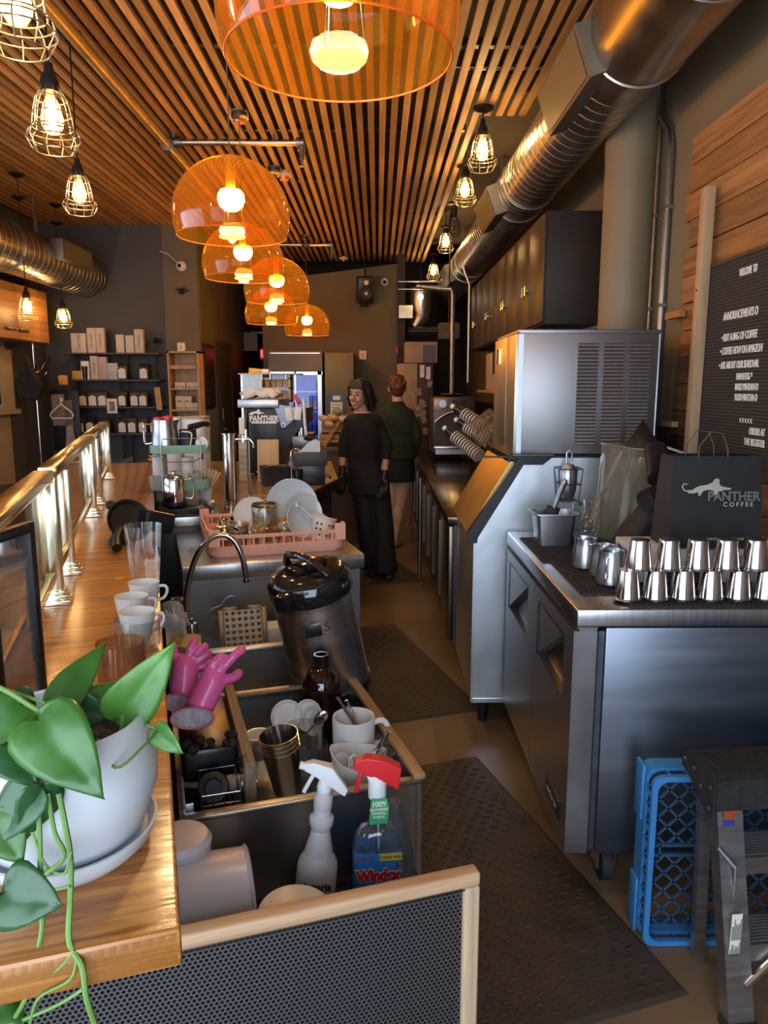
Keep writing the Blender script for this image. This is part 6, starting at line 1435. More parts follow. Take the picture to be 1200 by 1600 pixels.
mb = MB(); mb.tube([(-.098, .02, h+.035), (-.095, .0, h+.07), (-.06, -.01, h+.098), (0, -.012, h+.108), (.06, -.01, h+.098), (.095, 0, h+.07), (.098, .02, h+.035)], .010, 10); mb.box(-.03, .03, -.05, .05, h+.055, h+.085, .008); mb.build('carry_handle', blackg, t)
fdir = q @ Vector((-t.location.x, -t.location.y, 0)); fa = math.atan2(fdir.y, fdir.x)
mb = MB(); mb.M = Matrix.Rotation(fa+PI/2, 4, 'Z')
mb.box(-.030, .012, -R_-.004, -R_+.02, h-.075, h-.045, .001); mb.build('black_label', blackp, t)
mb = MB(); mb.M = Matrix.Rotation(fa+PI/2-.55, 4, 'Z'); mb.box(-.022, .022, -R_-.030, -R_+.01, h+.005, h+.05, .006); mb.build('lid_latch', blackg, t)
for ch, ang in (('U', -.43), ('S', .26)):
    a = fa+PI/2+ang; text('lettering', ch, .035, textk, t, ((R_+.0008)*math.sin(a), -(R_+.0008)*math.cos(a), h-.058), (PI/2, 0, a), .0006)
# amber jug
t = thing('amber_jug', 'dark amber glass jug with narrow neck standing in the front basin', 'bottle', BW(1.10, .365, FL+.0005))
amg = mat('amber_bottle_glass', (.012, .003, .0015), .06, 0, 0, 5, coat=.6, spec=.6)
MB().lathe([(0, 0), (.044, 0), (.0485, .006), (.0485, .125), (.045, .148), (.032, .168), (.0175, .178), (.016, .186), (.016, .198), (.0185, .200), (.0185, .212), (.0145, .212), (.0145, .18), (0, .17)], 40).build('jug_body', amg, t)
# ---- dishes in basin 1 ----
def place(u, v, z): return PZ(u, v, z)
def bowl(p, rot, r, h, label, name='bowl', cat='bowl', m=white, grp=None):
    o = MB().lathe([(0, .003), (r*.45, 0), (r*.55, .004), (r*.85, h*.5), (r, h), (r*.96, h), (r*.8, h*.52), (r*.5, .009), (0, .008)], 36).build(name, m, loc=p, rot=rot); tag(o, label, cat, grp); return o
# nested steel tins, slightly tilted
tb = place(452, 1243, FL+.01); tt = PY(438, 1165, tb.y-.01); d = tt-tb; eu = d.to_track_quat('Z', 'Y').to_euler()
tins = []
for k in range(4):
    p = tb+d.normalized()*(.010*k)
    o = MB().lathe([(0, .001), (.028, 0), (.0395, .112), (.0405, .114), (.039, .114), (.0275, .003), (0, .003)], 40).build('steel_tin', chrome, loc=p, rot=eu)
    tag(o, ['lowest steel tumbler of the nested stack in the sink', 'second steel tumbler of the nested stack in the sink', 'third steel tumbler of the nested stack in the sink', 'top steel tumbler of the nested stack in the sink, open mouth up'][k], 'cup', 'nested steel tumblers in the sink')
tumbler(place(421, 1232, FL+.004), 'clear glass left of the steel tumblers in the sink', .034, .10)
tumbler(place(476, 1205, FL+.02), 'wide clear glass with a spoon, behind the steel tumblers in the sink', .040, .105)
tumbler(place(492, 1200, FL+.004), 'clear glass low behind the wide glass in the sink', .03, .06)
demi(place(405, 1185, FL+.035), 'white cup behind the left clear glass in the sink', 2.0, 1.0)
bowl(PY(449, 1120, 1.60), (1.05, 0, .1), .037, .016, 'white saucer standing on edge in the sink, left', 'saucer', 'saucer')
bowl(PY(487, 1117, 1.60), (1.2, .25, -.5), .036, .02, 'white bowl standing on edge in the sink, middle', 'bowl', 'bowl')
bowl(PY(499, 1128, 1.56), (1.3, .2, -.9), .03, .02, 'small white bowl on edge beside the amber jug', 'bowl', 'bowl')
t = thing('spoon', 'steel spoon leaning in the wide clear glass', 'spoon', PY(476, 1150, 1.49), rot=(0, .7, 0)); MB().tube([(0, 0, -.05), (0, 0, .04)], .0025, 8).build('handle', chrome, t); MB().sph((0, 0, .055), .015, (.8, .25, 1.3)).build('spoon_bowl', chrome, t)
# mug
mp = place(553, 1180, FL+.045); t = thing('mug', 'thick white mug with handle and spoons in it, in the sink', 'mug', mp, .1)
MB().lathe([(0, .002), (.040, 0), (.046, .006), (.0475, .088), (.046, .093), (.041, .091), (.040, .012), (0, .010)], 40).build('mug_body', white, t)
MB().tube(spl([(.044, 0, .075), (.062, 0, .08), (.074, 0, .068), (.074, 0, .045), (.062, 0, .028), (.044, 0, .026)]), .0065, 10).build('handle', white, t)
o = bowl(place(555, 1190, FL+.004), (0, 0, 0), .045, .040, 'upturned white bowl beneath the mug in the sink'); 
for k, (dx, dz, a) in enumerate(((-.012, .10, -.55), (.002, .09, -.4))):
    o = MB().tube([(0, 0, -.06), (0, 0, .045)], [.003, .004], 8).build('spoon', chrome if k else darksteel, loc=mp+Vector((dx, -.005, dz)), rot=(0, a, 0)); tag(o, ['long dark spoon handle sticking up from the white mug', 'short steel spoon handle inside the white mug'][k], 'spoon', 'spoons in the white mug')
# pouring bowl with wave rim
bp_ = place(562, 1228, FL+.03); t = thing('pouring_bowl', 'white wavy-rimmed pouring bowl with small glasses in it, front right of the sink', 'bowl', bp_)
mb = MB(); prof = [(.034, 0), (.043, .006), (.052, .03), (.056, .058), (.0565, .073), (.0535, .073), (.052, .055), (.047, .03), (.036, .01)]
R = []
for r, z in prof:
    ring = []
    for i in range(40):
        a = 2*PI*i/40; kk = 1+(.10*max(0, math.cos(a-PI*.97))**10)*(z/.073)**2; ring.append((r*kk*math.cos(a), r*kk*math.sin(a), z+(.006*math.cos(2*a+.5)+.006*max(0, math.cos(a-PI*.97))**8 if z > .05 else 0)))
    R.append(ring)
mb.loft(R, True, True); mb.build('bowl_body', white, t)
for k, (dx, dy, rt, lab) in enumerate(((-.012, .0, (.6, -.8, 0), 'white espresso cup lying in the pouring bowl'), (.01, .012, (.3, 1.0, 0), 'second white cup lying in the pouring bowl'))):
    demi(bp_+Vector((dx, dy, .035)), lab, 0, .8, rt)
o = MB().lathe([(0, 0), (.008, 0), (.011, .055), (.0095, .055), (.007, .003), (0, .003)], 16).build('small_glass_tube', glass, loc=bp_+Vector((.032, -.01, .04)), rot=(0, .65, 0)); tag(o, 'small clear glass tube leaning out of the pouring bowl', 'glass')
o = MB().tube([(0, 0, -.04), (0, 0, .05)], [.004, .005], 8).build('spoon', chrome, loc=bp_+Vector((.036, .008, .075)), rot=(0, .55, 0)); tag(o, 'steel handle leaning out at the right of the pouring bowl', 'spoon')
o = bowl(place(562, 1232, FL+.003), (0, 0, 0), .042, .028, 'white dish beneath the pouring bowl in the sink')
# black caddy area at the left
t = thing('black_caddy', 'black plastic caddy under the pink gloves at the left of the sink', 'caddy', BW(.86, .028, FL), BA)
MB().box(0, .105, 0, .26, 0, .13, .01).build('caddy_body', blackp, t); mb = MB(); random.seed(4)
for k in range(14): mb.sph((random.uniform(.0, .11), random.uniform(-.005, .05), .13+random.uniform(0, .01)), random.uniform(.006, .012), n=8, m=6)
mb.build('dark_rubble', mat('coffee_grounds', (.02, .014, .01), .8, 0, .3, 60, bump=1), t); kids(t)[-1]['kind'] = 'stuff'
t = thing('wire_basket', 'small chrome wire basket beside the black caddy in the sink', 'basket', BW(.735, .055, FL), BA)
mb = MB()
for z in (.02, .04, .06, .08, .10): mb.tube([(0, 0, z), (.07, 0, z), (.07, .1, z), (0, .1, z)], .0012, 5, closed=True)
for k in range(8): mb.tube([(.01*k, 0, .02), (.01*k, 0, .10)], .0012, 5)
for k in range(6): mb.tube([(0, .02*k, .02), (0, .02*k, .10)], .001, 5); mb.tube([(.07, .02*k, .02), (.07, .02*k, .10)], .001, 5)
mb.build('wire_mesh', steel, t)
pfp = PY(334, 1232, 1.33); t = thing('black_portafilter', 'black ribbed round fitting with a stubby handle at the left front of the sink', 'fitting', pfp, rot=(.9, .35, -.1))
mb = MB(); R2 = []
for r, z in ((.020, -.028), (.028, -.022), (.030, .010), (.027, .018), (.018, .020), (.016, .0)):
    R2.append([(r*(1+(.04 if i % 2 else 0))*math.cos(2*PI*i/32), r*(1+(.04 if i % 2 else 0))*math.sin(2*PI*i/32), z) for i in range(32)])
mb.loft(R2); mb.build('ribbed_cup', mat('warm_black_rubber', (.03, .026, .02), .5, 0, .1, 30), t); MB().tube([(-.024, -.004, 0), (-.045, -.012, .005), (-.068, -.02, .01)], [.009, .0075, .010], 10).build('handle', blackm, t)
t = thing('jar_fitting', 'pale cylindrical fitting with metal clamp right of the black portafilter', 'fitting', PY(372, 1222, 1.36), rot=(.5, 1.2, 0)); MB().cyl((0, 0, -.02), (0, 0, .02), .016, n=20).build('pale_sleeve', mat('pale_tan', (.50, .44, .34), .6), t); MB().ring((0, 0, .03), .018, .004, 20, 6).build('metal_clamp', steel, t)
t = thing('steel_spatula', 'steel blade leaning against the left of the steel tumblers', 'spatula', PY(398, 1235, 1.33), rot=(-.3, -.45, 0)); MB().box(-.012, .012, -.001, .001, 0, .07, .001).build('blade', chrome, t)
# scrub brush
t = thing('scrub_brush', 'round scrub brush with white radiating bristles beside the faucet', 'brush', PY(272, 968, 1.96), rot=(.4, 0, 0))
MB().sph((0, 0, 0), .016).build('brush_core', plasticw, t); mb = MB(); random.seed(6)
for k in range(150):
    z = random.uniform(-1, 1); a = random.uniform(0, 2*PI); r = math.sqrt(1-z*z); dv = Vector((r*math.cos(a), r*math.sin(a), z)); mb.cyl(dv*.012, dv*random.uniform(.036, .041), .0011, .0008, 4)
mb.build('bristles', mat('bristle_lavender', (.62, .66, .82), .5, 0, .05, 9), t); kids(t)[-1]['kind'] = 'stuff'
MB().tube([(0, .01, -.01), (.01, .03, -.06), (.0, .05, -.16)], .008, 8).build('handle', plasticw, t)
t = thing('teal_scourer', 'teal and grey scourer tucked behind the scrub brush', 'scourer', PY(268, 950, 2.08)); mb = MB(); mb.sph((0, 0, 0), .035, (1, .6, .6), 16, 10); mb.build('pad', mat('teal_pad', (.12, .25, .27), .8, 0, 0, 40, col2=(.4, .4, .36), bump=.6), t); MB().ring((.02, -.01, .03), .016, .003, 20, 6).build('clear_ring', glass, t)
o = MB().prism([(0, 0, 0), (.10, -.03, 0), (.07, .09, 0), (-.01, .10, 0)], (0, 0, .012)).build('tan_cloth', mat('tan_cloth', (.42, .33, .2), .8, 0, .15, 20, bump=.4), loc=PZ(262, 1015, .80)); tag(o, 'tan folded cloth between the bar edge and the pink gloves', 'cloth')
# pink rubber gloves
pinkm = mat('pink_rubber', (.75, .12, .36), .35, 0, .05, 14, coat=.3, bump=.05); lin = mat('glove_lining', (.55, .50, .52), .8, 0, 0, 90, col2=(.30, .27, .29), stretch=(1, 1, .2))
def glove(label, Y0, wrist, cuff, palm, fingers, cuffrot, cr):
    cr = cr*1.15
    g = thing('rubber_glove', label, 'glove', PY(*cuff, Y0), group='pink rubber gloves'); o_ = g.location.copy()
    def q(u, v, dy=0): return PY(u, v, Y0+dy)-o_
    segs = [(q(*cuff).lerp(q(*wrist, .02), .0)+(q(*palm, .03)-q(*cuff))*.38, q(*palm, .03), .029, .028)]
    for f in fingers:
        pts = [q(*palm, .03)]+[q(u, v, .03+.01*k) for k, (u, v) in enumerate(f[0])]
        for i in range(len(pts)-1): segs.append((pts[i], pts[i+1], f[1]*(1.15 if i == 0 else 1), f[1]))
    mb = caps(segs); skinned(mb, 'glove_body', pinkm, g, .0032, 4)
    c = MB(); c.M = Matrix.Translation(q(*cuff)) @ Euler(cuffrot).to_matrix().to_4x4()
    c.lathe([(cr*.92, .034), (cr, .038), (cr*1.08, .030), (cr*1.02, .008), (cr*.84, -.02), (cr*.72, -.035)], 32, sy=.5); c.build('cuff_rim', mat('pink_cuff', (.68, .22, .38), .4), g)
    c = MB(); c.M = Matrix.Translation(q(*cuff)) @ Euler(cuffrot).to_matrix().to_4x4(); c.lathe([(cr*.95, .033), (cr*.85, .029), (0, .026)], 32, sy=.5); c.build('cuff_lining', lin, g)
    return g
glove('pink rubber glove in front, grey lined cuff facing out, one finger pointing up right', 1.40, (308, 1090), (304, 1122), (333, 1062), [([(352, 1040), (366, 1024), (378, 1015)], .0095), ([(352, 1062), (366, 1058), (373, 1052)], .010), ([(345, 1040), (352, 1030)], .010), ([(330, 1040), (345, 1026)], .010), ([(325, 1048), (335, 1036)], .010)], (1.15, 0, .1), .036)
glove('pink rubber glove behind and left, fingers pointing up', 1.48, (280, 1070), (285, 1100), (290, 1040), [([(296, 1015), (304, 1002)], .009), ([(308, 1020), (320, 1010)], .009), ([(312, 1032), (326, 1022)], .009), ([(316, 1044), (331, 1032)], .009), ([(270, 1025), (272, 1012)], .010)], (1.15, .25, .1), .034)
# ---- bottles and tub in front of the sink ----
SZ = .5705
wp = BW(.595, .352, SZ+.0005); t = thing('window_cleaner_bottle', 'clear spray bottle with red trigger head, blue label and green neck tag', 'spray bottle', wp, BA+.1)
clr = thin('clear_plastic', (.80, .86, .90), .35, .05, .10, (.5, .6, .7))
def rsec(w, d, z, n=24, e=3.2): return [(w*math.copysign(abs(math.cos(2*PI*i/n))**(2/e), math.cos(2*PI*i/n)), d*math.copysign(abs(math.sin(2*PI*i/n))**(2/e), math.sin(2*PI*i/n)), z) for i in range(n)]
MB().loft([rsec(.046, .028, 0), rsec(.048, .030, .01), rsec(.048, .030, .12), rsec(.045, .028, .135), rsec(.034, .023, .15), rsec(.020, .018, .155, e=2), rsec(.0155, .0155, .175, e=2), rsec(.0145, .0145, .212, e=2)]).build('bottle_body', clr, t)
MB().loft([rsec(.044, .026, .002), rsec(.045, .027, .01), rsec(.045, .027, .09)]).build('blue_liquid', mat('blue_liquid', (.05, .25, .55), .1, 0, .02, 4, trans=.5), t)
mb = MB(); mb.loft([rsec(.0486, .0306, .02), rsec(.0486, .0306, .118)], False, False); mb.build('blue_label', mat('label_blue', (.02, .15, .55), .4, 0, 0, 6, col2=(.05, .35, .75)), t)
MB().box(.0, .044, -.0322, -.0308, .104, .117).build('yellow_flash', mat('label_yellow', (.75, .65, .05), .5), t)
text('lettering', 'Windex', .030, mat('label_red', (.65, .02, .03), .4), t, (-.002, -.0325, .077), (PI/2, 0, 0), .0006, bold=.0016, sx=.85); text('lettering', 'Windex', .030, textw, t, (-.002, -.0318, .077), (PI/2, 0, 0), .0003, bold=.0030, sx=.85)
text('lettering', 'ORIGINAL', .009, textw, t, (.0, -.0322, .054), (PI/2, 0, 0), .0004); text('lettering', 'SC JOHNSON', .006, mat('label_red', (.6, 0, 0)), t, (-.03, -.0322, .111), (PI/2, 0, 0), .0004)
text('lettering', 'STREAK FREE', .007, textk, t, (.022, -.0326, .1105), (PI/2, 0, 0), .0003)
gt = MB().loft([[(-.018, -.017, .166), (.018, -.017, .166), (.020, -.019, .16+.04), (.016, -.017, .213), (-.013, -.017, .213), (-.016, -.017, .19)], [(-.018, -.0185, .166), (.018, -.0185, .166), (.020, -.0205, .16+.04), (.016, -.0185, .213), (-.013, -.0185, .213), (-.016, -.0185, .19)]]).build('green_neck_tag', mat('tag_green', (.04, .38, .14), .5), t)
text('lettering', '100%', .013, textw, t, (.001, -.0212, .204), (PI/2, 0, 0), .0004, bold=.0004)
for k, s_ in enumerate(('RECOVERED', 'COASTAL', 'PLASTIC')): text('lettering', s_, .0062, textw, t, (.001, -.0208, .194-.007*k), (PI/2, 0, 0), .0003, bold=.0002)
MB().lathe([(0, .208), (.0175, .208), (.0175, .235), (.015, .245), (0, .246)], 24).build('white_collar', plasticw, t)
red = mat('trigger_red', (.60, .02, .025), .35, 0, .03, 9)
mb = MB(); mb.loft([[(x, y, z) for x, y, z in s] for s in (
 [(-.045, -.007, .262), (-.045, .007, .262), (-.045, .007, .277), (-.045, -.007, .277)],
 [(-.02, -.012, .252), (-.02, .012, .252), (-.02, .012, .284), (-.02, -.012, .284)],
 [(.015, -.014, .238), (.015, .014, .238), (.015, .014, .278), (.015, -.014, .278)],
 [(.040, -.013, .222), (.040, .013, .222), (.046, .012, .262), (.046, -.012, .262)])]); mb.tube([(-.028, 0, .258), (-.036, 0, .240), (-.040, 0, .218)], .005, 8); o = mb.build('red_trigger_head', red, t); b_ = o.modifiers.new('b', 'BEVEL'); b_.width = .004; b_.segments = 3
MB().loft([rsec(.016, .014, .235), rsec(.022, .013, .25), rsec(.015, .012, .258)]).build('white_neck', plasticw, t)
MB().tube([(0, 0, .22), (.003, 0, .1), (.02, 0, .01)], .0022, 6).build('dip_tube', plasticw, t)
t.rotation_euler = (0, 0, .12); t.scale = (.93, .93, 1.04)
wp = BW(.60, .232, SZ+.0005); t = thing('white_spray_bottle', 'white opaque spray bottle with ribbed neck and white trigger head', 'spray bottle', wp, BA-.1)
wpl = mat('white_hdpe', (.60, .60, .62), .35, 0, .03, 7)
prof = [(0, 0), (.036, 0), (.040, .006), (.040, .095), (.038, .106), (.030, .118)]
for k in range(7): z = .120+k*.0065; r = .029-.0016*k; prof += [(r, z), (r-.0015, z+.0035)]
prof += [(.021, .168), (.024, .176), (.024, .184), (.018, .190), (.0165, .20), (.0185, .203), (.0185, .222), (.014, .226), (.014, .232), (0, .232)]
MB().lathe(prof, 36).build('bottle_body', wpl, t)
text('lettering', 'Victoria', .020, textk, t, (-.006, -.0408, .078), (PI/2, 0, 0), .0004, bold=.0005)
mb = MB(); mb.loft([[(.035, .004, .035), (-.0, .004, .035), (0, -.0, .035), (.035, 0, .035)], [(.035, .004, .036), (0, .004, .036), (0, 0, .036), (.035, 0, .036)]])
mb = MB()
mb.loft([[(-.042, -.006, .268), (-.042, .006, .268), (-.042, .006, .281), (-.042, -.006, .281)], [(-.025, -.010, .262), (-.025, .010, .262), (-.025, .010, .284), (-.025, -.010, .284)], [(.012, -.014, .242), (.012, .014, .242), (.012, .013, .276), (.012, -.013, .276)], [(.040, -.014, .226), (.040, .014, .226), (.046, .009, .236), (.046, -.009, .236)]])
mb.tube([(-.022, 0, .262), (-.030, 0, .248), (-.040, 0, .228)], .0045, 8); mb.cyl((-.03, 0, .272), (-.052, 0, .277), .007, n=12); mb.lathe([(.013, .228), (.015, .24), (.01, .255)], 16)
o = mb.build('trigger_head', plasticw, t); b_ = o.modifiers.new('b', 'BEVEL'); b_.width = .003; b_.segments = 2
t.rotation_euler = (-.03, .10, .15); t.scale = (.9, .9, 1.04)
# clear bottle behind the window cleaner
t = thing('clear_bottle', 'clear plastic bottle half hidden behind the window cleaner', 'bottle', BW(.60, .385, SZ)); MB().lathe([(0, 0), (.035, 0), (.037, .01), (.037, .10), (.025, .14), (.012, .18), (.012, .2), (0, .2)], 28).build('bottle_body', clr, t)
# white tub appliance
wl = mat('lavender_white_plastic', (.50, .48, .54), .3, 0, .03, 5)
t = thing('white_machine_cover', 'lavender white plastic tub lying at the left below the sink front', 'tub', BW(.50, .045, SZ), BA)
mb = MB(); mb.M = Matrix.Translation((-.085, .05, .095)) @ Matrix.Rotation(PI/2, 4, 'Y')
mb.lathe([(0, .0), (.09, 0), (.092, .01), (.086, .15), (.090, .155), (.086, .158), (.082, .15), (0, .14)], 44); mb.build('tub_body', wl, t)
MB().tube([(.02, -.045, .10), (.06, -.05, .06), (.09, -.045, .0)], .004, 8).build('seam_rib', wl, t); mb = MB(); mb.lathe([(0, 0), (.05, 0), (.052, .02), (.045, .03), (0, .032)], 28, c=(-.035, .10, .175)); mb.build('round_cap', wl, t)
o = MB().lathe([(0, 0), (.055, 0), (.075, .012), (.06, .022), (0, .026)], 36).build('round_cover', plasticw, loc=BW(.415, .20, SZ+.165), rot=(.15, .05, BA)); o.scale = (.8, .8, .8); o.location = PZ(462, 1436, .69); tag(o, 'pale round lid just showing above the wooden panel frame', 'lid')
o = MB().box(-.03, .03, -.02, .02, 0, .10, .006).build('lavender_block', wl, loc=BW(.44, .125, SZ)); tag(o, 'small lavender plastic block right of the white tub', 'block')
# ---- dish rack and its contents ----
pk = mat('coral_rack_plastic', (.80, .42, .33), .4, 0, .04, 9, sub=.0, coat=.15)
t = thing('dish_rack', 'coral pink plastic dish rack piled with clean dishes on the steel counter', 'dish rack', BW(2.08, .178, .9005), BA); W_ = .505; D_ = .50
mb = MB(); cx, cyy = W_/2, D_/2
def sh(w, d, z, r=.05): return [(cx+x, cyy+y, z) for x, y, z in rr(w, d, z, r, 4)]
mb.loft([sh(.245, .243, .0), sh(.252, .25, .012), sh(.252, .25, .042), sh(.245, .243, .042), sh(.243, .24, .012)], True, True); mb.build('rack_base', pk, t)
mb = MB(); mb.loft([sh(.250, .248, .068), sh(.250, .248, .080), sh(.242, .24, .080), sh(.242, .24, .068), sh(.250, .248, .068)], False, False)
for k in range(12):
    x = .05+k*(W_-.10)/11; mb.box(x-.003, x+.003, .002, .010, .042, .07); mb.box(x-.003, x+.003, D_-.010, D_-.002, .042, .07)
    mb.box(.0, .010, x-.003, x+.003, .042, .07); mb.box(W_-.010, W_-.0, x-.003, x+.003, .042, .07)
mb.build('upper_rail', pk, t)
for x in (0, W_-.04):
    for y in (0, D_-.04):
        MB().prism(([(x, y, .042), (x+.04, y, .042), (x+.04, y+.008, .042), (x+.008, y+.008, .042), (x+.008, y+.04, .042), (x, y+.04, .042)] if (x == 0 and y == 0) else [(x+.04, y, .042), (x+.04, y+.04, .042), (x+.032, y+.04, .042), (x+.032, y+.008, .042), (x, y+.008, .042), (x, y, .042)] if y == 0 else [(x, y, .042), (x+.008, y, .042), (x+.008, y+.032, .042), (x+.04, y+.032, .042), (x+.04, y+.04, .042), (x, y+.04, .042)] if x == 0 else [(x+.032, y, .042), (x+.04, y, .042), (x+.04, y+.04, .042), (x, y+.04, .042), (x, y+.032, .042), (x+.032, y+.032, .042)]), (0, 0, .063)).build('corner_post', pk, t)
mb = MB()
for k in range(9):
    for j in range(9): mb.cyl((.05+k*.05, .05+j*.05, .012), (.05+k*.05, .05+j*.05, .05), .004, .002, 6)
mb.build('peg', pk, t); kids(t)[-1]['kind'] = 'stuff'
RB = BW(2.08, .178, .9135)
def rk(x, y, z=0): return RB+EN*x+ED*y+Vector((0, 0, z))
pbl = mat('pale_blue_plate', (.52, .58, .66), .25, 0, .02, 7, coat=.3)
def plate(p, rot, r, label, m=white):
    o = MB().lathe([(0, .003), (r*.62, 0), (r*.66, .004), (r*.97, .018), (r, .02), (r*.99, .023), (r*.94, .021), (r*.64, .008), (0, .007)], 48).build('plate', m, loc=p, rot=rot); tag(o, label, 'plate', 'plates standing in the pink rack'); return o
plate(rk(.36, .33, .115), (1.35, 0, BA+.1), .110, 'large pale blue plate standing at the back right of the pink rack', pbl)
plate(rk(.39, .27, .088), (1.3, 0, BA+.25), .085, 'middle sized pale plate in front of the large blue plate', pbl)
plate(rk(.20, .34, .08), (1.35, 0, BA-.1), .075, 'white plate standing at the back middle of the pink rack')
plate(rk(.34, .13, .075), (1.15, .2, BA+.6), .066, 'tilted pale plate in the middle of the pink rack', pbl)
jg = thin('jar_glass', (.88, .90, .86), .35)
o = MB().lathe([(0, 0), (.048, 0), (.052, .006), (.052, .135), (.049, .14), (.049, .135), (.049, .008), (0, .006)], 36).build('glass_jar', jg, loc=rk(.235, .22, .0)); tag(o, 'tall clear glass jar upright in the middle of the pink rack', 'jar')
MB().lathe([(.050, .134), (.054, .137), (.054, .145), (.048, .147)], 36).build('gold_rim', brass, o)
mb = MB(); mb.lathe([(0, 0), (.04, 0), (.055, .02), (.058, .05), (.055, .055), (.05, .05), (.048, .02), (0, .006)], 36); o = mb.build('steel_bowl', chrome, loc=rk(.07, .085, .02), rot=(.25, -.1, 0)); tag(o, 'polished steel bowl at the front left of the pink rack', 'bowl')
for k, (x, y, r, h, lab) in enumerate(((.08, .20, .036, .085, 'small clear glass behind the steel bowl in the pink rack'), (.16, .13, .034, .06, 'upturned small clear glass near the front of the pink rack'), (.29, .12, .036, .07, 'small clear glass with gilt shine before the tall jar'), (.24, .10, .03, .075, 'slim clear glass at the front of the tall jar'))):
    o = MB().lathe([(0, h), (r*.8, h), (r*.9, h-.01), (r, 0), (r*.95, 0), (r*.84, h-.01), (0, h-.006)], 28).build('small_glass', jg, loc=rk(x, y, .004), rot=(.1*k-.1, .1, 0)); tag(o, lab, 'glass', 'upturned small glasses in the pink rack')
gf = mat('gold_band', (.75, .50, .12), .3, .9, .2, 60)
o = MB().lathe([(0, 0), (.035, 0), (.038, .085), (.036, .087), (.034, .08), (.031, .006), (0, .004)], 28).build('steel_tin', steelv, loc=rk(.125, .155, .0)); tag(o, 'slim steel tin with golden band beside the steel bowl', 'tin'); MB().ring((0, 0, .082), .038, .004, 28, 6).build('gold_band', gf, o)
for k, (x, y) in enumerate(((.075, .24), (.185, .10), (.30, .19))):
    mb = MB(); random.seed(20+k)
    for j in range(9): a = random.uniform(0, 6.28); mb.ring((random.uniform(-.02, .02), random.uniform(-.01, .01), .045+random.uniform(-.02, .02)), .012, .0022, 12, 5, ax=random.choice('xyz'))
    o = mb.build('metal_strainers', gf, loc=rk(x, y, .02)); tag(o, ['cluster of shiny golden strainers at the left back of the pink rack', 'cluster of shiny metal strainers at the front of the pink rack', 'cluster of shiny golden strainers right of the tall jar'][k], 'strainers')
t = thing('cutlery_holder', 'white perforated cutlery pot tilted at the right end of the pink rack', 'cutlery pot', rk(.425, .10, .012), rot=(-.1, .28, BA))
MB().lathe([(0, 0), (.036, 0), (.047, .085), (.050, .088), (.0505, .093), (.046, .093), (.034, .006), (0, .004)], 36).build('pot_body', mat('ivory_plastic', (.68, .64, .57), .4), t)
mb = MB()
for z, r in ((.022, .0395), (.042, .042), (.062, .0445)):
    for a in (-2.35, -1.95, -1.2, -.8): mb.cyl(((r-.001)*math.cos(a), (r-.001)*math.sin(a), z), ((r+.0008)*math.cos(a), (r+.0008)*math.sin(a), z), .0045, n=12)
mb.build('drain_hole', textk, t)
t = thing('spoon', 'big steel spoon leaning on the plates above the cutlery pot', 'spoon', rk(.40, .12, .10), rot=(-.2, -.75, BA)); MB().tube([(0, 0, -.03), (0, 0, .06)], [.008, .004], 8).build('handle', pbl, t); MB().ring((0, 0, .07), .009, .002, 16, 6, ax='y').build('ring_end', steel, t)
# wire plate holder behind the rack
t = thing('wire_holder', 'steel wire holder standing behind the pink rack beside the tap tower', 'wire rack', BW(2.92, .40, .916)); mb = MB()
for k in range(6):
    x = -.02+k*.055; y = .02*(k % 2); mb.tube([(x, y, 0), (x, y, .125), (x+.008, y, .138), (x+.016, y, .125), (x+.016, y, 0)], .0024, 6)
mb.tube([(-.02, .0, .115), (.27, .0, .115)], .002, 6); mb.tube([(-.02, 0, .003), (.27, 0, .003)], .002, 6); mb.build('wire_frame', steel, t)
t.location = BW(2.72, .31, .89); t.rotation_euler = (0, 0, BA)
o = MB().box(-.03, .36, -.06, .14, 0, .02, .004).build('drip_shelf', steelv, loc=t.location-Vector((0, 0, .0205)), rot=(0, 0, BA)); tag(o, 'narrow steel shelf under the wire holder behind the pink rack', 'shelf')
t = MB().box(-.02, .35, -.05, .13, .0, .868).build('shelf_body', blackm, loc=(t.location.x, t.location.y, 0), rot=(0, 0, BA)); tag(t, 'dark cabinet under the narrow steel shelf behind the pink rack', 'cabinet')
# ================= PEOPLE =================
skin1 = mat('skin_tan', (.50, .27, .17), .5, 0, .04, 30, sub=.1); skin2 = mat('skin_pale', (.62, .40, .31), .5, 0, .05, 18, sub=.1)
blackc = mat('black_knit', (.0055, .005, .005), .85, 0, .2, 30, bump=.15); blackt = mat('black_trousers', (.006, .0062, .008), .8, 0, .2, 20, bump=.15)
hair1 = mat('dark_hair', (.010, .007, .005), .65, 0, .3, 40, bump=.5, stretch=(1, 1, .3)); hair2 = mat('auburn_hair', (.12, .035, .015), .45, 0, .25, 50, bump=.6)
def person(label, Yp, foot): 
    t = thing('person', label, 'person', (PY(foot[0], foot[1], Yp).x, Yp, 0)); return t
def mk(t, Yp):
    o_ = t.location.copy()
    return lambda u, v, dy=0: PY(u, v, Yp+dy)-o_
def ell(mb, c, r, rot=(0, 0, 0)):
    keep = mb.M; mb.M = Matrix.Translation(c) @ Euler(rot).to_matrix().to_4x4() @ Matrix.Diagonal((*r, 1)); mb.sph((0, 0, 0), 1, n=24, m=16); mb.M = keep
def slab(mb, p0, p1, a, b, n=20):
    """elliptic tapered trunk piece: a=(wx,wy) at p0, b at p1"""
    mb.loft([[(p.x+w[0]*math.cos(2*PI*i/n), p.y+w[1]*math.sin(2*PI*i/n), p.z) for i in range(n)] for p, w in ((Vector(p0), a), (Vector(p1), b))])
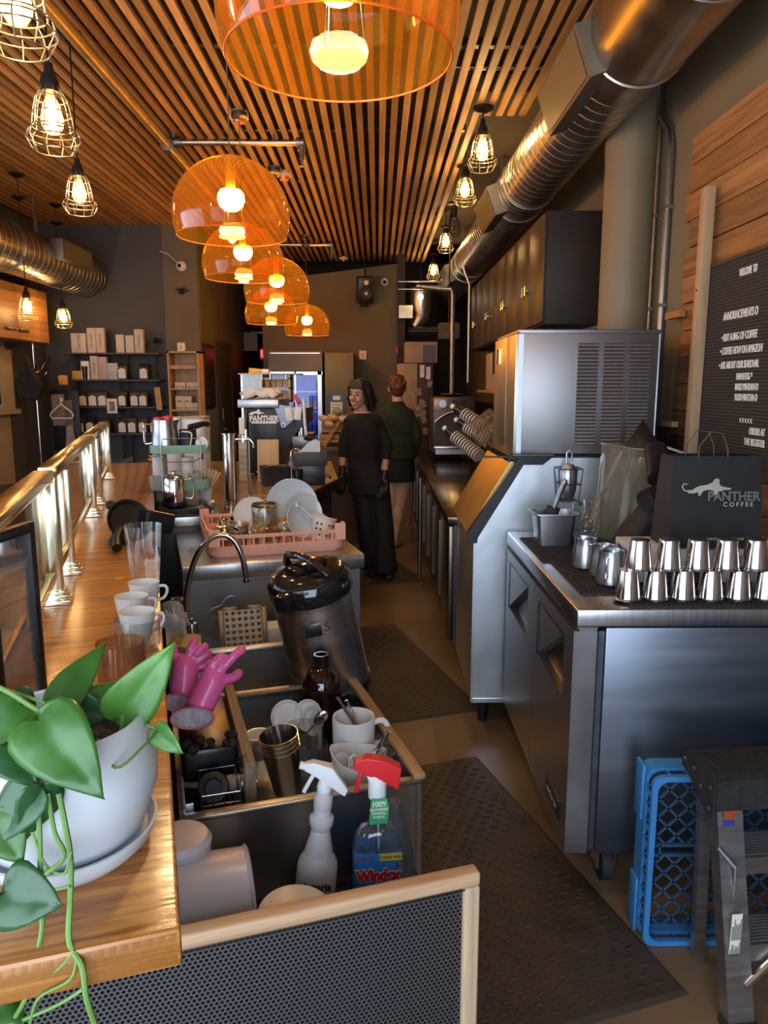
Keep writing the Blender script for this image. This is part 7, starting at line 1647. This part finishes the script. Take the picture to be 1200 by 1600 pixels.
def trunk(mb, secs, n=24):
    mb.loft([[(p.x+w[0]*math.cos(2*PI*i/n), p.y+w[1]*math.sin(2*PI*i/n), p.z) for i in range(n)] for p, w in [(Vector(s[0]), s[1]) for s in secs]])
def hand(mb, wr, dirv, side, s=1.0, thumb=Vector((0, -1, 0))):
    """relaxed hand hanging from the wrist: palm and five unequal bent fingers"""
    d = Vector(dirv).normalized(); sd = Vector(side).normalized(); nr = d.cross(sd).normalized()
    mb2 = [(wr, wr+d*.035*s, .021*s, .024*s)]
    for k, (off, ln) in enumerate(((-.026, .066), (-.009, .076), (.009, .071), (.025, .056))):
        b = wr+d*.030*s+sd*off*.6*s; m1 = wr+d*.078*s+sd*off*s; mid = m1+d*ln*.5*s+nr*.008*s; tip = mid+d*ln*.42*s+nr*.020*s
        mb2 += [(b, m1, .013*s, .0105*s), (m1, mid, .0098*s, .0088*s), (mid, tip, .0086*s, .007*s)]
    tb = wr+d*.02*s-sd*.018*s; t1 = tb+d*.03*s-sd*.022*s+nr*.012*s; t2 = t1+d*.03*s-sd*.006*s+nr*.012*s
    mb2 += [(tb, t1, .013*s, .0105*s), (t1, t2, .0105*s, .008*s)]
    for p0, p1, r0, r1 in mb2:
        mb.cyl(p0, p1, r0, r1, 12); mb.sph(p0, r0, n=12, m=8); mb.sph(p1, r1, n=12, m=8)
def limb(mb, p0, p1, r0, r1): mb.cyl(p0, p1, r0, r1, 16); mb.sph(p0, r0, n=16, m=10); mb.sph(p1, r1, n=16, m=10)
# ---------- smiling person in black ----------
YA = 5.8
t = person('smiling person with dark wavy hair, black top, trousers and gloves, standing in the aisle', YA, (590, 900)); A = mk(t, YA)
hip, waist, chest, nb = A(577, 752), A(570, 716), A(567, 672), A(566, 643)
hc = A(561, 616, -.02)
sR, sL = A(548, 658), A(588, 658); eR, eL = A(536, 696), A(605, 696); wR, wL = A(535, 733, -.05), A(601, 740, -.05)
hipR, hipL = A(566, 760), A(591, 760); kR, kL = A(573, 822, -.03), A(600, 822, -.04); aR, aL = A(585, 884, .05), A(601, 888, -.06)
aR.z, aL.z = .085, .085
mb = MB()
trunk(mb, [(hip+Vector((0, 0, -.06)), (.145, .10)), (hip, (.155, .105)), (waist, (.118, .085)), (chest, (.14, .10)), (chest+Vector((0, 0, .08)), (.125, .080)), (nb, (.062, .055))])
limb(mb, nb+Vector((0, .01, -.02)), hc+Vector((0, .02, -.04)), .052, .046)
R_h = Euler((.18, .10, -.50)).to_matrix()   # face turned to picture left, chin up
def HP(x, y, z): return hc+R_h @ Vector((x, y, z))
ell(mb, hc+R_h @ Vector((0, .012, .022)), (.074, .090, .092), (.18, .10, -.50)); ell(mb, HP(0, -.018, -.035), (.056, .062, .070), (.18, .10, -.50)); ell(mb, HP(0, -.055, -.085), (.026, .024, .022))
mb.cyl(HP(0, -.082, .018), HP(0, -.104, -.018), .009, .014, 10); mb.sph(HP(0, -.097, -.020), .0115, n=12, m=8)
for x in (-.013, .013): mb.sph(HP(x, -.093, -.022), .009, n=8, m=6)
for x in (-.034, .034): mb.sph(HP(x, -.056, -.024), .021, n=12, m=8)
for x in (-.076, .076): ell(mb, HP(x, .01, -.002), (.010, .018, .030), (.18, .10, -.50))
for s_, e_, w_ in ((sR, eR, wR), (sL, eL, wL)): limb(mb, s_, e_, .038, .034); limb(mb, e_, w_, .034, .024)
for h_, k_, a_ in ((hipR, kR, aR), (hipL, kL, aL)): limb(mb, h_, k_, .08, .055); limb(mb, k_, a_, .053, .036)
skinned(mb, 'body', skin1, t, .0062, 3)
# top
mb = MB(); trunk(mb, [(hip+Vector((-.005, 0, -.02)), (.150, .110)), (waist+Vector((0, 0, -.03)), (.135, .10)), (waist, (.133, .098)), (chest, (.152, .113)), (chest+Vector((0, 0, .085)), (.154, .100)), (nb+Vector((0, .0, -.035)), (.108, .088)), (nb+Vector((0, .0, -.022)), (.092, .078)), (nb+Vector((0, .0, -.012)), (.080, .070))])
for s_, e_, w_ in ((sR, eR, wR), (sL, eL, wL)): limb(mb, s_, e_, .052, .045); q = e_.lerp(w_, .42); limb(mb, e_, q, .041, .036)
skinned(mb, 'black_top', blackc, t, .0075, 5)
# trousers, wide legs
mb = MB(); trunk(mb, [(hip+Vector((0, 0, -.10)), (.168, .115)), (hip, (.162, .115)), (waist+Vector((0, 0, -.06)), (.142, .104))])
for h_, k_, a_, f in ((hipR, kR, aR, 1), (hipL, kL, aL, 1)): 
    limb(mb, h_, k_, .092, .078); c = Vector((a_.x, a_.y, .05)); trunk(mb, [(c, (.105, .115)), (c.lerp(k_, .5), (.088, .092)), (k_, (.079, .080))])
skinned(mb, 'black_trousers', blackt, t, .008, 4)
for a_, dx in ((aR, -.02), (aL, .04)):
    mb = MB(); p = Vector((a_.x, a_.y, .035)); limb(mb, p+Vector((0, .04, 0)), p+Vector((dx, -.11, -.008)), .034, .026); ell(mb, p+Vector((dx*.7, -.07, -.005)), (.042, .07, .028)); skinned(mb, 'shoe', blackp, t, .006, 2)
for w_, e_, sd in ((wR, eR, Vector((-.85, -.5, 0))), (wL, eL, Vector((.85, -.5, 0)))):
    mb = MB(); dv = (w_-e_).normalized(); limb(mb, w_-dv*.015, w_+dv*.02, .028, .024); hand(mb, w_+dv*.01, dv+Vector((0, -.1, 0)), sd, 1.28); skinned(mb, 'black_glove', mat('black_nitrile', (.012, .012, .013), .4, 0, .1, 20), t, .0045, 2)
# hair
mb = MB(); ell(mb, hc+R_h @ Vector((.004, .034, .030)), (.088, .090, .092), (.18, .10, -.50))
random.seed(8)
for k in range(16):
    a = -.15+3.4*k/15; r = .078; p0 = HP(r*math.cos(a), .02+.075*math.sin(a), .03); p1 = HP(1.12*r*math.cos(a)+.012*math.sin(5*k), .035+.085*math.sin(a), -.05); p2 = HP(1.15*r*math.cos(a)+.012*math.cos(4*k), .04+.075*math.sin(a), -.115+.02*math.sin(3*k))
    limb(mb, p0, p1, .026, .022); limb(mb, p1, p2, .022, .013); p3 = p2+Vector((.018*math.sin(3*k), .012*math.cos(5*k), -.008)); limb(mb, p2, p3, .015, .009); mb.sph(p1+Vector((.014*math.sin(7*k), .01, .01*math.cos(3*k))), .023, n=10, m=8)
for x in (-.05, -.03, -.008, .015, .038, .058): limb(mb, HP(x*.8, -.035, .098), HP(x, -.078+.25*abs(x), .062), .018, .009); 
limb(mb, HP(.066, -.045, .06), HP(.082, -.02, -.06), .014, .016); limb(mb, HP(-.066, -.04, .06), HP(-.08, -.005, -.05), .012, .012)
skinned(mb, 'hair', hair1, t, .0055, 2)
# face
mb = MB()
for x in (-.029, .029): ell(mb, HP(x, -.0755, .012), (.0125, .006, .0055), (.18, .10, -.50))
mb.build('eye', mat('eye_dark', (.03, .018, .012), .2), t)
mb = MB()
for s_ in (-1, 1): mb.tube([HP(s_*.014, -.083, .030), HP(s_*.030, -.081, .037), HP(s_*.046, -.069, .031)], .0032, 6)
mb.build('eyebrow', hair1, t)
mb = MB(); mb.tube([HP(x, -.0905+12*x*x, -.052+14*x*x) for x in (-.026, -.018, -.009, 0, .009, .018, .026)], .0052, 8); mb.tube([HP(x, -.087+12*x*x, -.066+18*x*x) for x in (-.022, -.011, 0, .011, .022)], .0048, 8); mb.build('lips', mat('lip_rose', (.42, .10, .09), .4), t)
mb = MB(); mb.tube([HP(x, -.0900+12*x*x, -.058+17*x*x) for x in (-.020, -.012, -.004, .004, .012, .020)], .0052, 8); mb.build('teeth', mat('teeth', (.80, .76, .68), .3), t)
# ---------- person seen from behind ----------
YB = 6.95
t = person('person seen from behind with auburn hair, green sweatshirt, black skirt and bare legs', YB, (614, 852)); B = mk(t, YB)
hip, waist, chest, nb = B(622, 722), B(621, 690), B(620, 658), B(621, 632); hc = B(621, 607)
sR, sL = B(603, 647), B(638, 647); eR, eL = B(592, 682, -.05), B(651, 682, -.02); wR, wL = B(600, 706, -.20), B(649, 712, -.16)
hipR, hipL = B(612, 728), B(632, 728); kR, kL = B(611, 790), B(624, 792); aR, aL = B(610, 838, .05), B(617, 838, -.03); aR.z = aL.z = .085
# facing away: arms bent to the front (+y)
eR.y = .0; eL.y = -.0; wR.y = .16; wL.y = .05
mb = MB(); trunk(mb, [(hip+Vector((0, 0, -.08)), (.15, .11)), (hip, (.155, .11)), (waist, (.125, .09)), (chest, (.15, .10)), (chest+Vector((0, 0, .07)), (.13, .08)), (nb, (.06, .055))])
limb(mb, nb+Vector((0, 0, -.02)), hc+Vector((0, -.0, -.03)), .052, .048)
ell(mb, hc+Vector((0, 0, .02)), (.074, .092, .092)); ell(mb, hc+Vector((0, .02, -.035)), (.056, .065, .070)); limb(mb, hc+Vector((0, .085, .01)), hc+Vector((0, .105, -.02)), .009, .014)
for x in (-.077, .077): ell(mb, hc+Vector((x, 0, -.005)), (.012, .018, .030))
for s_, e_, w_ in ((sR, eR, wR), (sL, eL, wL)): limb(mb, s_, e_, .040, .036); limb(mb, e_, w_, .036, .025); hand(mb, w_, (w_-e_), (0, 0, 1), 1.0)
for h_, k_, a_ in ((hipR, kR, aR), (hipL, kL, aL)): limb(mb, h_, k_, .088, .060); ell(mb, k_.lerp(a_, .28)+Vector((0, -.012, 0)), (.055, .058, .12)); limb(mb, k_, a_, .056, .034); limb(mb, a_, Vector((a_.x, a_.y, .03)), .034, .03)
skinned(mb, 'body', skin2, t, .0062, 3)
mb = MB()
for x, z in ((-.030, -.0), (.030, 0)): ell(mb, hc+Vector((x, .083, .015)), (.012, .006, .006))
mb.build('eye', mat('eye_dark', (.03, .02, .01)), t); mb = MB(); mb.tube([hc+Vector((x, .086, -.055)) for x in (-.02, 0, .02)], .005, 6); mb.build('lips', mat('lip_rose', (.4, .1, .1)), t)
mb = MB(); trunk(mb, [(hip+Vector((0, 0, .03)), (.165, .125)), (waist+Vector((0, 0, -.02)), (.170, .13)), (waist+Vector((0, 0, .05)), (.160, .12)), (chest, (.175, .125)), (chest+Vector((0, 0, .06)), (.165, .105)), (nb+Vector((0, 0, .005)), (.068, .066)), (nb+Vector((0, 0, .03)), (.062, .060))])
for s_, e_, w_ in ((sR, eR, wR), (sL, eL, wL)): limb(mb, s_, e_, .060, .060); limb(mb, e_, w_, .056, .042)
skinned(mb, 'green_sweatshirt', mat('dark_green_fleece', (.016, .028, .016), .9, 0, .15, 14, bump=.25), t, .008, 5)
mb = MB(); trunk(mb, [(B(624, 752), (.15, .125)), (hip+Vector((0, 0, -.05)), (.163, .125)), (hip, (.16, .118)), (hip+Vector((0, 0, .09)), (.15, .11))]); skinned(mb, 'black_skirt', blackt, t, .008, 3)
for a_ in (aR, aL):
    mb = MB(); p = Vector((a_.x, a_.y, .03)); limb(mb, p+Vector((0, -.03, 0)), p+Vector((.06, .10, -.006)), .030, .024); limb(mb, p+Vector((0, -.03, .01)), p+Vector((.02, .05, .005)), .03, .03); skinned(mb, 'shoe', mat('taupe_shoe', (.30, .25, .20), .7), t, .006, 2)
mb = MB(); ell(mb, hc+Vector((0, -.018, .025)), (.083, .092, .088)); ell(mb, hc+Vector((0, -.03, -.03)), (.062, .06, .05))
random.seed(12)
for k in range(22): a = random.uniform(0, 6.28); b = random.uniform(.2, 1.3); p = hc+Vector((.078*math.cos(a)*math.cos(b), -.02+.08*math.sin(a)*math.cos(b), .03+.080*math.sin(b))); mb.sph(p, random.uniform(.016, .026), n=10, m=8)
ell(mb, hc+Vector((-.01, -.04, .10)), (.045, .04, .032)); skinned(mb, 'hair', hair2, t, .006, 2)
mb = MB(); limb(mb, hc+Vector((.06, .01, .06)), hc+Vector((.078, .0, -.01)), .012, .010); mb.build('hair_clip', blackp, t)
# ================= ON THE FLOOR =================
matm = mat('brown_black_rubber_mat', (.045, .030, .020), .55, 0, .15, 8, rvar=.12)
def floormat(s0, s1, t0, t1, label, pitch=.05):
    t = thing('rubber_mat', label, 'mat', BW(s0, t0, .0005), BA, 'rubber floor mats in the aisle'); W_, D_ = t1-t0, s1-s0
    mb = MB(); mb.loft([[(0, 0, 0), (W_, 0, 0), (W_, D_, 0), (0, D_, 0)], [(.012, .012, .010), (W_-.012, .012, .010), (W_-.012, D_-.012, .010), (.012, D_-.012, .010)]])
    j = 0; y = .045
    while y < D_-.04:
        x = .045+(pitch/2 if j % 2 else 0)
        while x < W_-.04:
            mb.loft([[(x-.013, y-.005, .0095), (x+.013, y-.005, .0095), (x+.013, y+.007, .0095), (x-.013, y+.007, .0095)], [(x-.009, y-.003, .0145), (x+.009, y-.003, .0145), (x+.009, y+.004, .0125), (x-.009, y+.004, .0125)]], False, True); x += pitch
        y += pitch*.62; j += 1
    mb.build('mat_sheet', matm, t, 20)
floormat(.75, 2.02, .52, 1.22, 'nearest rubber floor mat, in front of the worktable'); floormat(2.42, 3.75, .88, 1.44, 'middle rubber floor mat beside the ice bin'); floormat(4.70, 6.0, 1.45, 2.02, 'farthest rubber floor mat, under the smiling person')
# blue glass rack standing on its side
blue = mat('blue_rack_plastic', (.045, .23, .55), .42, 0, .04, 7, coat=.15)
t = thing('blue_glass_rack', 'bright blue plastic glass rack standing on its side against the worktable', 'rack', (.722, 1.78, .002))
mb = MB(); W_, H_, D_ = .50, .50, .105
def fr(w, z, r=.03): return [(W_/2+x, z, H_/2+y) for x, y, _ in rr(w, w, 0, r, 5)]
mb.loft([fr(.25, 0), fr(.25, .014), fr(.235, .014), fr(.235, 0), fr(.25, 0)], False, False); mb.loft([fr(.25, .045), fr(.25, .10), fr(.242, .10), fr(.242, .045), fr(.25, .045)], False, False)
for (a, b) in ((.0, .16), (.34, .50)): mb.box(-.006, .004, .06, .11, a, b, .002)
mb.build('rack_frame', blue, t)
mb = MB(); n = 9
for k in range(n):
    z = .05+k*(H_-.10)/(n-1)
    for x in (.003, W_-.003): mb.bar((x, .012, z-.02), (x, .05, z), .004, .006); mb.bar((x, .05, z), (x, .012, z+.02), .004, .006)
    mb.bar((z, .012, H_-.004), (z, .05, H_-.004), .006, .004); mb.bar((z, .012, .004), (z, .05, .004), .006, .004)
mb.build('side_lattice', blue, t)
mb = MB(); bl2 = mat('blue_lattice', (.03, .075, .14), .5, 0, .05, 7)
def dg(x0, x1, z0, z1, n=4):
    w, h = x1-x0, z1-z0; s_ = w/n
    for k in range(-n, n*2):
        for sg in (1, -1):
            xa = x0+k*s_ if sg == 1 else x0+k*s_; P = []
            a0, a1 = (xa, xa+h) if sg == 1 else (xa+h, xa)
            p0, p1 = Vector((a0, .06, z0)), Vector((a1, .06, z1)); d = p1-p0
            # clip to the panel
            t0, t1 = 0, 1
            if abs(d.x) > 1e-6:
                ta, tb = (x0-p0.x)/d.x, (x1-p0.x)/d.x; ta, tb = min(ta, tb), max(ta, tb); t0, t1 = max(t0, ta), min(t1, tb)
            if t1-t0 > .03: mb.bar(p0+d*t0, p0+d*t1, .005, .006)
dg(.02, .24, .27, .48); dg(.26, .48, .27, .48); dg(.02, .24, .02, .23); dg(.26, .48, .02, .23)
for q in (.02, .235, .265, .48): mb.box(q-.004, q+.004, .055, .066, .02, .48); mb.box(.02, .48, .055, .066, q-.004, q+.004)
for k in range(5): mb.box(.05+k*.1, .056+k*.1, .055, .066, .235, .265)
mb.build('base_lattice', bl2, t)
# step ladder
t = thing('step_ladder', 'aluminium step ladder with black rubber top step, at the bottom right corner', 'ladder', (.80, 1.60, 0))
alu = mat('ladder_aluminium', (.46, .45, .44), .42, 1, .08, 6, stretch=(1, 1, 10), rvar=.07)
f_bot = Vector((0, 0, 0)); f_top = Vector((-.012, .115, .565))
t.location = PZ(1138, 1618, .0); t.rotation_euler = (0, 0, .10)
for dx in (0, .44):
    mb = MB(); mb.loft([[p+Vector((x+dx, y, 0)) for x, y in ((0, -.005), (.064, -.005), (.064, .006), (.060, .006), (.060, 0), (.006, 0), (.006, .035), (0, .035))] for p in (f_bot, f_top)]); mb.build('front_rail', alu, t)
for dx in (0, .40):
    mb = MB(); r_bot = Vector((.035+dx, .22, 0)); r_top = Vector((-.008+dx, .18, .585)); mb.loft([[p+Vector((x, y, 0)) for x, y in ((0, 0), (.03, 0), (.03, .02), (0, .02))] for p in (r_bot, r_top)]); mb.build('rear_rail', alu, t)
zt_ = .585
mb = MB(); mb.box(-.025, .46, .09, .235, zt_, zt_+.018, .002); mb.box(-.025, .46, .084, .09, zt_-.06, zt_+.018)
mb.prism([(-.030, .088, zt_-.085), (-.030, .11, zt_-.085), (-.030, .20, zt_-.03), (-.030, .237, zt_-.02), (-.030, .237, zt_+.018), (-.030, .088, zt_+.018)], (.006, 0, 0))
ts = mb.build('top_step', rubber, t)
mb = MB()
for k in range(26): mb.box(-.02+k*.0183, -.013+k*.0183, .094, .231, zt_+.018, zt_+.021)
mb.build('tread_rib', rubber, ts)
for y, z in ((.222, .002), (.18, -.002), (.145, -.03), (.105, -.065), (.105, -.012)): MB().sph((-.030, y, zt_+z), .006, (.5, 1, 1), 10, 6).build('rivet', steelv, ts)
for z in (.20, .40):
    y = f_bot.y+(f_top.y-f_bot.y)*z/.565; x = f_bot.x+(f_top.x-f_bot.x)*z/.565
    mb = MB(); mb.box(x+.064, x+.44, y-.0, y+.10, z-.002, z+.004); mb.box(x+.064, x+.44, y-.004, y, z-.04, z+.004)
    for k in range(9): mb.box(x+.068, x+.436, y+.008+k*.01, y+.012+k*.01, z+.004, z+.006)
    mb.build('step', alu, t)
mb = MB(); p = f_bot.lerp(f_top, .2); mb.tube([p+Vector((.05, -.004, 0)), p+Vector((.22, .0, .16)), p+Vector((.3, 0, .2))], .009, 8); mb.build('brace', chrome, t)
p = f_bot.lerp(f_top, .86); o = MB().box(.012, .042, -.006, -.0045, -.05, .045, .0).build('warning_sticker', mat('sticker_blue', (.04, .05, .25), .5), t, loc=p); mb = MB(); mb.box(.012, .042, -.0075, -.006, .012, .045); mb.build('sticker_red', mat('sticker_red_print', (.35, .07, .02), .5), t, loc=p)
mb = MB(); mb.box(.014, .040, -.0078, -.006, -.05, -.028); mb.build('sticker_white', paper, t, loc=p); mb = MB()
for k in range(8): mb.box(.016+k*.003, .0175+k*.003, -.0084, -.0078, -.047, -.031)
mb.build('barcode', textk, t, loc=p)
p = f_bot.lerp(f_top, .34); MB().box(.010, .036, -.006, -.0045, -.10, .10).build('label_white', paper, t, loc=p); mb = MB(); random.seed(31)
for k in range(24): x = .012+.003*(k % 8); z = -.092+.062*(k//8); mb.box(x, x+.0013, -.0068, -.006, z, z+random.uniform(.035, .056))
mb.build('label_print', textk, t, loc=p)
p = f_bot.lerp(f_top, .70); mb = MB(); mb.tube([p+Vector((-.004, .0, .04)), p+Vector((.03, -.02, .0)), p+Vector((.034, -.02, -.10)), p+Vector((.042, -.02, -.125)), p+Vector((.046, -.02, -.12))], .0028, 6); mb.tube([p+Vector((-.004, 0, .04)), p+Vector((.03, -.02, .0))], .006, 8); mb.build('wire_latch', steel, t)
mb = MB(); mb.box(-.004, .068, -.02, .04, 0, .03, .003); mb.build('rubber_foot', rubber, t, loc=(f_bot.x, f_bot.y, 0))
# blue thing at the right edge
o = MB().prism([(0, 0, 0), (.28, 0, -.05), (.28, 0, .22), (-.03, 0, .12), (-.0, 0, .05)], (0, .02, 0)).build('blue_bag', mat('royal_blue_plastic', (.03, .035, .28), .5, 0, .1, 6), loc=(1.0, 1.44, .50)); tag(o, 'royal blue plastic panel hanging at the right edge in front of the ladder top', 'panel')
o['label'] = 'royal blue plastic sheet at the right edge beside the ladder top'
